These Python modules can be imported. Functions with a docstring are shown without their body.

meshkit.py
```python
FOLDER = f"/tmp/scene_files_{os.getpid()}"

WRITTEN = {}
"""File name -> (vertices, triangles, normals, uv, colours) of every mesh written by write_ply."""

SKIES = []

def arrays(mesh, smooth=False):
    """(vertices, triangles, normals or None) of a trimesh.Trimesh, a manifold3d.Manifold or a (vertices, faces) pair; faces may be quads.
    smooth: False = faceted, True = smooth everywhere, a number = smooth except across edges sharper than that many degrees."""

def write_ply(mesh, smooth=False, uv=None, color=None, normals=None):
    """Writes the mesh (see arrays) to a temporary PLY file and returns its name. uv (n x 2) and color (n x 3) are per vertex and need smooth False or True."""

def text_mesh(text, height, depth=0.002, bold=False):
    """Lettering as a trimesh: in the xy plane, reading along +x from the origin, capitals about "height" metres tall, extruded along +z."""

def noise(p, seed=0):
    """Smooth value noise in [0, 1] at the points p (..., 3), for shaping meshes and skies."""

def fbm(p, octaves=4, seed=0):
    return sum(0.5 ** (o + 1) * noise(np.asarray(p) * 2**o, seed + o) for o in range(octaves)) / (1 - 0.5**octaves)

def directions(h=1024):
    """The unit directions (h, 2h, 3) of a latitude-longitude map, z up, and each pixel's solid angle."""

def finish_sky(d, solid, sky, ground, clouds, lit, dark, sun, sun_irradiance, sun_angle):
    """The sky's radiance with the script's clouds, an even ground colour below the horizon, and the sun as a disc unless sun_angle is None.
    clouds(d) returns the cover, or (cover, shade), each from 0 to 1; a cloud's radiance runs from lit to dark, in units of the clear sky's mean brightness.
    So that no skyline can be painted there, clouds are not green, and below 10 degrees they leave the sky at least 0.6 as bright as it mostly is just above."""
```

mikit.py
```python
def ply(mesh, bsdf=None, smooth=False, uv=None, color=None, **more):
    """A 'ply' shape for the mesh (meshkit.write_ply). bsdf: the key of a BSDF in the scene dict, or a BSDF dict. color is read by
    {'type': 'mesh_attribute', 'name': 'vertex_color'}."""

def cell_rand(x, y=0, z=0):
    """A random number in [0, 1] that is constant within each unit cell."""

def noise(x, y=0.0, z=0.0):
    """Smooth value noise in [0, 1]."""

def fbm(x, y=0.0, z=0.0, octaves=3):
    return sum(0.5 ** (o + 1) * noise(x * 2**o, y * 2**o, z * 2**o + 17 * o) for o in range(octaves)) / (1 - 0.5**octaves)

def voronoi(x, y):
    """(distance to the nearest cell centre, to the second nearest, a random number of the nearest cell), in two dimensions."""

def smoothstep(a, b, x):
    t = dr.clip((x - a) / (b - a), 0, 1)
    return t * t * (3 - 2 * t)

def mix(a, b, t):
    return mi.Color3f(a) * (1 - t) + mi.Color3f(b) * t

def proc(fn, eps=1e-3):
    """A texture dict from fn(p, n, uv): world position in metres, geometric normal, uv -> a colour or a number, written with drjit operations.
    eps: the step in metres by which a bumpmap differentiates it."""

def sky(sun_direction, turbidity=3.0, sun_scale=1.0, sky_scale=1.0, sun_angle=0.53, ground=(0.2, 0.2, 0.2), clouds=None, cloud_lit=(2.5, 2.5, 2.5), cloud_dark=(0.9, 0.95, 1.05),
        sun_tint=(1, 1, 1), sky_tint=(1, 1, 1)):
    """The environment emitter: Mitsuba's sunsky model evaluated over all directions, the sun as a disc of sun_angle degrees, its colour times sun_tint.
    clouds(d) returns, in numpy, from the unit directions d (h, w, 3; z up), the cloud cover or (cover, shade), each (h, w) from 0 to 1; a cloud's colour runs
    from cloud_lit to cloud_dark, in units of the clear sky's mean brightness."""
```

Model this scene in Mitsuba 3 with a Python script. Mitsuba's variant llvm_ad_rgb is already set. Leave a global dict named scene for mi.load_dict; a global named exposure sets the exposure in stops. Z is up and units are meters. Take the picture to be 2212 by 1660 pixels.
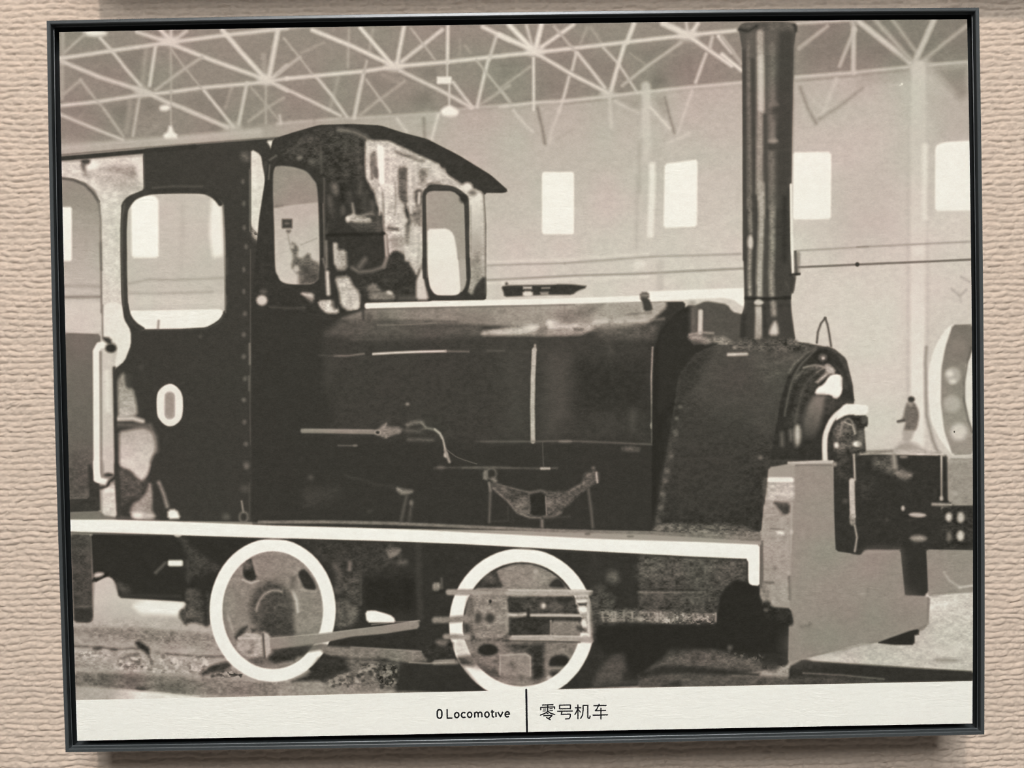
"""A framed canvas print of an old locomotive on a wall with woven wallpaper, lit by a warm spotlight and a broad neutral panel."""
import math
import numpy as np
import drjit as dr
import mitsuba as mi
import trimesh
import shapely
from shapely.geometry import Polygon, LineString
from shapely.ops import unary_union
import mikit
import meshkit
from mikit import noise, fbm, smoothstep

T = mi.ScalarTransform4f
scene, labels = {'type': 'scene'}, {}

# ---------------------------------------------------------------- camera, lights, exposure
HZ = 1.45                                      # height of the picture's centre; x right, y into the wall, z up; the frame's front is y = 0
WALL_Y = 0.050                                # the wall's surface behind the frame
EYE = np.array([-0.00836, -0.49825, HZ + 0.00605])
FWD, UP = np.array([0.005636, 0.999866, -0.015337]), np.array([0.016792, 0.015241, 0.999743])
scene['camera'] = {'type': 'perspective', 'fov_axis': 'x', 'fov': math.degrees(2 * math.atan(1106 / 1662)), 'near_clip': 0.01, 'far_clip': 50.0,
                   'to_world': T().look_at(origin=EYE.tolist(), target=(EYE + FWD).tolist(), up=UP.tolist())}
exposure = 0.0
SPOT_AT, SPOT_R, SPOT = np.array([-0.141, -1.27, HZ + 1.25]), 0.022, (3150.0, 2860.0, 2680.0)     # warm gallery spot: position, lens radius, radiance
PANEL_AT, PANEL_SIZE, PANEL = np.array([0.02, -2.00, HZ + 1.43]), (1.10, 1.10), (28.5, 29.7, 30.5)   # neutral panel hung below the ceiling
AIM = np.array([0.0, WALL_Y, HZ])

# ---------------------------------------------------------------- helpers
def add(key, mesh, bsdf, smooth=False, uv=None, label=None, cat=None, kind=None, group=None, **more):
    n, k = 0, key
    while k in scene:
        n += 1
        k = f'{key}_{n:03d}'
    scene[k] = mikit.ply(mesh, bsdf, smooth=smooth, uv=uv, **more)
    info = {a: b for a, b in (('label', label), ('category', cat), ('kind', kind), ('group', group)) if b}
    if info: labels[k] = info
    return k

def thing(key, label, cat, group=None):
    labels[key] = {'label': label, 'category': cat, **({'group': group} if group else {})}
    return key

def box(x0, x1, y0, y1, z0, z1):
    m = trimesh.creation.box((x1 - x0, y1 - y0, z1 - z0))
    m.apply_translation(((x0 + x1) / 2, (y0 + y1) / 2, (z0 + z1) / 2))
    return m

def flat(poly, y):
    """A shapely polygon in canvas millimetres as triangles at depth y, facing the room, with uv = canvas millimetres / 1000."""
    vs, fs, n = [], [], 0
    for g in getattr(poly, 'geoms', [poly]):
        if g.geom_type != 'Polygon' or g.area < 1e-4: continue
        v, f = trimesh.creation.triangulate_polygon(g, engine='earcut')
        v = np.asarray(v)[:, :2]
        tri = v[f]
        cr = np.cross(tri[:, 1] - tri[:, 0], tri[:, 2] - tri[:, 0])
        f = np.where(cr[:, None] < 0, f[:, ::-1], f)
        vs.append(v); fs.append(f + n); n += len(v)
    v, f = np.vstack(vs), np.vstack(fs)
    return (np.c_[v[:, 0] / 1000, np.full(len(v), y), HZ + v[:, 1] / 1000], f), v / 1000

def diffuse(c): return {'type': 'diffuse', 'reflectance': {'type': 'rgb', 'value': list(c)}}

# ---------------------------------------------------------------- materials
def paper_colour(p, n, uv):
    a, b = fbm(p.x * 60, p.z * 120, 3.0, 3), noise(p.x * 420, p.z * 900, 7.0)
    c = mikit.mix((0.485, 0.391, 0.314), (0.525, 0.418, 0.332), a)
    return c * (0.93 + 0.14 * b)
scene['woven_paper'] = {'type': 'diffuse', 'reflectance': mikit.proc(paper_colour)}
def weave(p, n, uv):
    """The same weave as relief() below, as bump for the wall that is farther off."""
    x, z = p.x * 1000, (p.z - HZ) * 1000
    row = z / 4.45 + .55 * (noise(x / 16, z / 9, 11.) - .5)
    r = dr.floor(row); v = row - r
    along = x / 11.0 + .5 * (r - 2 * dr.floor(r / 2)) + .42 * (mikit.cell_rand(r, 7.) - .5) + .35 * (noise(x / 9, r, 13.) - .5)
    c = dr.floor(along); u = along - c
    end = 1 - dr.clip(dr.minimum(u, 1 - u) / .30, 0, 1)
    return dr.sin(dr.pi * v) * (.12 + .88 * (1 - end * end)) * (.62 + .55 * mikit.cell_rand(r, c)) + .4 * (noise(x / 2.2, z / 1.05, 14.) - .5)
scene['woven_paper_far'] = {'type': 'bumpmap', 'arbitrary': mikit.proc(weave, eps=4e-4), 'scale': 1.1e-3, 'bsdf': {'type': 'diffuse', 'reflectance': mikit.proc(paper_colour)}}
scene['plain_paper'] = diffuse((0.34, 0.33, 0.32))
scene['frame_paint'] = {'type': 'principled', 'base_color': {'type': 'rgb', 'value': [0.037, 0.042, 0.043]}, 'roughness': 0.36, 'specular': 0.8}
scene['ink_black'] = diffuse((0.008, 0.008, 0.009))
scene['plaster'] = diffuse((0.42, 0.42, 0.41))
scene['floor_stone'] = diffuse((0.16, 0.155, 0.15))
scene['lamp_black'] = diffuse((0.03, 0.03, 0.03))

# ---------------------------------------------------------------- the room
def relief(x, z):
    """Height in metres of the woven paper at x, z in millimetres: short thick weft lumps in rows, laid like bricks, with thin warp threads between."""
    rng = np.random.default_rng(5)
    R1, R2 = rng.random((4096,)), rng.random((4096,))
    def h(a, b, t): return t[(a.astype(np.int64) * 131 + b.astype(np.int64) * 71 + 20000) % 4096]
    def sn(a, b, s):                                            # smooth value noise
        ia, ib = np.floor(a), np.floor(b)
        fa, fb = a - ia, b - ib
        fa, fb = fa * fa * (3 - 2 * fa), fb * fb * (3 - 2 * fb)
        g = lambda i, j: h(ia + i + s, ib + j + 3 * s, R1)
        return (g(0, 0) * (1 - fa) + g(1, 0) * fa) * (1 - fb) + (g(0, 1) * (1 - fa) + g(1, 1) * fa) * fb
    row = z / 4.45 + 0.55 * (sn(x / 16, z / 9, 11) - .5) + 0.25 * (sn(x / 5, z / 5, 12) - .5)
    r = np.floor(row); v = row - r
    along = x / 11.0 + 0.5 * (r % 2) + 0.42 * (h(r, r * 0 + 7, R2) - .5) + 0.35 * (sn(x / 9, r, 13) - .5)
    c = np.floor(along); u = along - c
    fat = 0.62 + 0.55 * h(r, c, R2)
    end = np.clip(np.minimum(u, 1 - u) / 0.30, 0, 1)
    tilt = 0.5 * (h(c, r, R1) - .5) * (u - .5)                   # each lump lies a little askew
    lump = np.clip(np.sin(np.pi * np.clip(v + tilt, 0, 1)), 0, 1) ** 0.75 * (0.12 + 0.88 * (1 - (1 - end) ** 2)) * fat
    warp = 0.30 * np.exp(-((np.minimum(u, 1 - u)) / 0.045) ** 2) * (0.5 + h(c, r + 3, R2))
    fibre = 0.42 * (sn(x / 2.2 + 0.6 * v, z / 1.05, 14) - .5) + 0.30 * (sn(x / 0.9, z / 0.7, 15) - .5)
    big = 0.45 * (sn(x / 26, z / 22, 16) - .5)
    return (lump + warp + fibre + big) * 1.1e-3

def wall_mesh():
    step_x, step_z, X, Z, hx, hz = 0.84, 0.60, 520.0, 400.0, 268.0, 202.0      # fine relief around the picture, plain wall behind it and far off
    xs, zs = np.arange(-X, X + .1, step_x), np.arange(-Z, Z + .1, step_z)
    gx, gz = np.meshgrid(xs, zs)
    y = WALL_Y + 0.0009 - relief(gx, gz)
    v = np.c_[gx.ravel() / 1000, y.ravel(), HZ + gz.ravel() / 1000]
    i, j = np.meshgrid(np.arange(len(xs) - 1), np.arange(len(zs) - 1))
    keep = ~((np.abs(gx[:-1, :-1] + step_x / 2) < hx) & (np.abs(gz[:-1, :-1] + step_z / 2) < hz))
    a = (j * len(xs) + i)[keep]
    f = np.vstack([np.c_[a, a + 1, a + 1 + len(xs)], np.c_[a, a + 1 + len(xs), a + len(xs)]])
    used = np.unique(f); back = np.full(len(v), -1); back[used] = np.arange(len(used))
    v, f = v[used], back[f]
    return v, f

def far_wall():
    yb = WALL_Y + 0.0006
    v, f = np.zeros((0, 3)), np.zeros((0, 3), int)
    quads = [(-.272, .272, HZ - .206, HZ + .206), (-3.0, -.52, 0, 3.2), (.52, 3.0, 0, 3.2), (-.52, .52, 0, HZ - .40), (-.52, .52, HZ + .40, 3.2)]
    for x0, x1, z0, z1 in quads:
        n = len(v)
        v = np.vstack([v, [[x0, yb, z0], [x1, yb, z0], [x1, yb, z1], [x0, yb, z1]]])
        f = np.vstack([f, [[n, n + 1, n + 2], [n, n + 2, n + 3]]])
    return v, f
add('wall_back', wall_mesh(), 'woven_paper', smooth=True, kind='structure')
fv, ff = far_wall()
add('wall_back__paper', (fv, ff), 'woven_paper_far', uv=fv[:, [0, 2]])
ROOM = (-3.0, 3.0, -4.5, WALL_Y + 0.0009)
add('floor', box(ROOM[0], ROOM[1], ROOM[2], ROOM[3], -0.05, 0), 'floor_stone', kind='structure')
add('ceiling', box(ROOM[0], ROOM[1], ROOM[2], ROOM[3], 3.2, 3.25), 'plaster', kind='structure')
add('wall_left', box(ROOM[0] - .05, ROOM[0], ROOM[2], ROOM[3], 0, 3.2), 'plain_paper', kind='structure')
add('wall_right', box(ROOM[1], ROOM[1] + .05, ROOM[2], ROOM[3], 0, 3.2), 'plain_paper', kind='structure')
add('wall_front', box(ROOM[0], ROOM[1], ROOM[2] - .05, ROOM[2], 0, 3.2), 'plain_paper', kind='structure')

# ---------------------------------------------------------------- the lamps (behind and above the camera)
def aim_frame(at, to):
    w = (to - at) / np.linalg.norm(to - at)
    u = np.cross(w, [0, 0, 1.0]); u /= np.linalg.norm(u)
    m = np.eye(4); m[:3, 0], m[:3, 1], m[:3, 2], m[:3, 3] = u, np.cross(w, u), w, at
    return m
spot = thing('track_spotlight', 'black track spotlight with a warm lens hung from the ceiling above the picture', 'spotlight')
m = trimesh.creation.revolve(np.array([[0.0, -.17], [.03, -.17], [.05, -.15], [.05, .012], [.044, .012], [.044, -.004], [0, -.004]]), sections=40)
m.apply_transform(aim_frame(SPOT_AT, AIM)); m.fix_normals()
add(spot + '__housing', m, 'lamp_black', smooth=40)
lens = trimesh.creation.cylinder(radius=SPOT_R, height=0.004, sections=40); lens.apply_transform(aim_frame(SPOT_AT, AIM))
add(spot + '__lens', lens, 'lamp_black', emitter={'type': 'area', 'radiance': {'type': 'rgb', 'value': list(SPOT)}})
tip = SPOT_AT - (AIM - SPOT_AT) / np.linalg.norm(AIM - SPOT_AT) * .03
add(spot + '__stem', box(tip[0] - .008, tip[0] + .008, tip[1] - .008, tip[1] + .008, tip[2] + .04, 3.2), 'lamp_black')
panel = thing('pendant_panel_light', 'broad neutral white light panel hung below the ceiling behind the camera', 'ceiling light')
px, py, pz = PANEL_AT; sx, sy = PANEL_SIZE
add(panel + '__frame', box(px - sx / 2 - .02, px + sx / 2 + .02, py - sy / 2 - .02, py + sy / 2 + .02, pz, pz + .03), 'plaster')
for dx in (-.45, .45):
    add(panel + '__hanger', box(px + dx - .004, px + dx + .004, py - .004, py + .004, pz + .03, 3.2), 'lamp_black')
add(panel + '__diffuser', box(px - sx / 2, px + sx / 2, py - sy / 2, py + sy / 2, pz - .006, pz), 'plaster', emitter={'type': 'area', 'radiance': {'type': 'rgb', 'value': list(PANEL)}})

# ---------------------------------------------------------------- the picture frame: four mitred rails of one floater-frame profile
def bowed(hw, hh, b, n=14):
    """Outline of a slightly sprung rectangle, one polyline per side from corner to corner, in millimetres: left, top, right, bottom."""
    s = np.linspace(-1, 1, n); q = 1 - s * s
    return [np.c_[-hw - b[0] * q, s * hh], np.c_[s * hw, hh + b[1] * q], np.c_[hw + b[2] * q, -s * hh], np.c_[-s * hw, -hh - b[3] * q]]

def rail(side, hw, hh, b, profile):
    """Sweeps the closed profile (inset from the outer edge, depth), in millimetres, along one side; the ends are mitred."""
    rings = [np.c_[bowed(hw - i, hh - i, b)[side], np.full(14, d)] for i, d in profile]
    k, n = len(profile), 14
    v = np.vstack(rings)
    f = []
    for a in range(k):
        c = (a + 1) % k
        for j in range(n - 1):
            p, q, r, s = a * n + j, a * n + j + 1, c * n + j + 1, c * n + j
            f += [[p, q, r], [p, r, s]]
    t = trimesh.creation.triangulate_polygon(Polygon(profile), engine='earcut')[1]
    f += [[x * n for x in tri] for tri in t] + [[x * n + n - 1 for x in tri[::-1]] for tri in t]
    m = trimesh.Trimesh(np.c_[v[:, 0] / 1000, v[:, 2] / 1000, HZ + v[:, 1] / 1000], f, process=False)
    m.fix_normals()
    return m
WY = WALL_Y * 1000
FRONT = [(0.0, WY), (0.0, 0.35), (0.3, 0.0), (2.0, 0.0), (2.4, 0.4), (2.4, 3.6), (2.75, 3.8), (2.75, 4.1), (1.2, 4.1), (1.2, WY)]   # thin lip, undercut behind
SEAT = [(1.2, 17.0), (15.0, 17.0), (15.0, 19.0), (1.2, 19.0)]                                                                    # the ledge that the canvas rests on
HW, HH, BOW = 300.0, 236.5, (1.4, 1.3, 1.4, 1.0)
pic = thing('framed_picture', 'canvas print of an old black locomotive in a thin slate frame on woven wallpaper', 'picture')
for side in range(4):
    r = add(pic + '__frame_rail', rail(side, HW, HH, BOW, FRONT), 'frame_paint', label='slate grey frame rail')
    add(r + '__canvas_seat', rail(side, HW, HH, BOW, SEAT), 'frame_paint', label='recessed ledge behind the canvas')

# ---------------------------------------------------------------- the canvas and what is printed on it
# ---- the print: flat ink shapes (fills and strokes) on the canvas, in millimetres from its centre, painted one over the other
class Ink:
    TW = 5.0                                                     # the shapes are looked up by 5 mm squares of the canvas
    def __init__(self, text, x0, y0, x1, y1):
        TW = self.TW
        self.x0, self.y0 = x0, y0
        self.nx, self.ny = int((x1 - x0) / TW) + 1, int((y1 - y0) / TW) + 1
        gx, gy = np.meshgrid(np.arange(self.nx), np.arange(self.ny))
        cx, cy = (x0 + (gx + .5) * TW).ravel(), (y0 + (gy + .5) * TW).ravel()
        half = TW * .5
        lists = [[] for _ in range(self.nx * self.ny)]
        segs, pars = [(1e5, -1e5, 1e5, 1e5)], []
        for line in text.strip().split('\n'):
            head, body = line.split('|')
            h = head.split()
            kind, (tone, soft, alpha, mott, key, w) = h[0], map(float, h[1:7])
            grad = list(map(float, h[7:12])) if len(h) > 7 else [tone, 0, 0, 1, 0]
            p = np.array(body.split(), float).reshape(-1, 2)
            a, b = (p, np.roll(p, -1, 0)) if kind == 'F' else (p[:-1], p[1:])
            reach = w / 2 + soft
            k = len(pars)
            gv = np.array([grad[3] - grad[1], grad[4] - grad[2]])
            gv = gv / max(gv @ gv, 1e-9)
            pars.append((tone, grad[0] - tone, grad[1], grad[2], gv[0], gv[1], soft, alpha, mott, key, w / 2, 1.0 if kind == 'F' else 0.0))
            base = len(segs)
            segs.extend(np.hstack([a, b]).tolist())
            lo, hi = p.min(0) - reach - half, p.max(0) + reach + half
            sel = np.nonzero((cx > lo[0]) & (cx < hi[0]) & (cy > lo[1]) & (cy < hi[1]))[0]
            if not len(sel): continue
            X, Y = cx[sel][:, None], cy[sel][:, None]
            d = b - a
            t = np.clip(((X - a[:, 0]) * d[:, 0] + (Y - a[:, 1]) * d[:, 1]) / ((d ** 2).sum(1) + 1e-12), 0, 1)
            dist = np.hypot(X - a[:, 0] - t * d[:, 0], Y - a[:, 1] - t * d[:, 1])
            near = dist < reach + half * 1.4143
            if kind == 'F':
                with np.errstate(divide='ignore', invalid='ignore'):
                    xi = a[:, 0] + (Y - a[:, 1]) * d[:, 0] / np.where(d[:, 1] == 0, 1, d[:, 1])
                inside = (((a[:, 1] > Y) != (b[:, 1] > Y)) & (X < xi)).sum(1) % 2 == 1
                span = (np.maximum(a[:, 1], b[:, 1]) > Y - half) & (np.minimum(a[:, 1], b[:, 1]) < Y + half) & (np.maximum(a[:, 0], b[:, 0]) > X - half)
            for i, s in enumerate(sel):
                if near[i].any():
                    use = near[i] | span[i] if kind == 'F' else near[i]
                    e = [(base + int(j), -1) for j in np.nonzero(use)[0]]
                    e[-1] = (e[-1][0], k)
                    lists[s].extend(e)
                elif kind == 'F' and inside[i]:
                    if alpha >= 1 and not key: lists[s].clear()   # what lies wholly under this ink does not show
                    lists[s].append((0, k))
        start = np.cumsum([0] + [len(x) for x in lists])
        flat = [e for x in lists for e in x]
        self.start, self.seg = mi.UInt32(start.astype(np.uint32)), mi.UInt32(np.array([e[0] for e in flat], np.uint32))
        self.end = mi.Int32(np.array([e[1] for e in flat], np.int32))
        self.segs, self.pars = mi.Float(np.array(segs, np.float32).ravel()), mi.Float(np.array(pars, np.float32).ravel())

    def tone(self, x, y, n1, n2):
        """Tone from 0 to 255 at canvas millimetres (x, y); n1 is the grain of the print, n2 its blotches."""
        ix = dr.clip(dr.floor((x - self.x0) / self.TW), 0, self.nx - 1)
        iy = dr.clip(dr.floor((y - self.y0) / self.TW), 0, self.ny - 1)
        tile = mi.UInt32(iy * self.nx + ix)
        i, stop = dr.gather(mi.UInt32, self.start, tile), dr.gather(mi.UInt32, self.start, tile + 1)
        blot = smoothstep(.45, .65, n2)

        def body(i, tone, d2, par):
            q = dr.gather(mi.Vector4f, self.segs, dr.gather(mi.UInt32, self.seg, i))
            k = dr.gather(mi.Int32, self.end, i)
            dx, dy = q.z - q.x, q.w - q.y
            t = dr.clip(((x - q.x) * dx + (y - q.y) * dy) / (dx * dx + dy * dy + 1e-9), 0, 1)
            d2 = dr.minimum(d2, dr.square(x - q.x - t * dx) + dr.square(y - q.y - t * dy))
            cross = ((q.y > y) != (q.w > y)) & ((x - q.x) * dy * dr.sign(dy) < (y - q.y) * dx * dr.sign(dy))
            par = par ^ cross
            last = k >= 0
            o = mi.UInt32(dr.maximum(k, 0)) * 3
            A, B, C = (dr.gather(mi.Vector4f, self.pars, o + j, last) for j in range(3))
            d = dr.sqrt(d2)
            sd = dr.select(C.w > .5, dr.select(par, -d, d), d - C.z)
            cov = smoothstep(B.z, -B.z, sd) * B.w * dr.select(C.y > .5, blot, 1)
            g = dr.clip((x - A.z) * B.x + (y - A.w) * B.y, 0, 1)
            new = A.x + A.y * g + C.x * n1
            tone = dr.select(last, tone + (new - tone) * cov, tone)
            d2, par = dr.select(last, 1e9, d2), par & ~last
            return i + 1, tone, d2, par

        _, tone, _, _ = dr.while_loop((i, mi.Float(150) + 0 * x, mi.Float(1e9) + 0 * x, mi.Bool(False) & (x > 1e9)), lambda i, *_: i < stop, body)
        return tone


CANVAS_Y = 0.0025
CW, CH, CBOW = 293.5, 230.1, (0.9, 1.0, 1.6, 0.0)
canvas_outline = Polygon(np.vstack([s[:-1] for s in bowed(CW, CH, CBOW)]))
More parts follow.
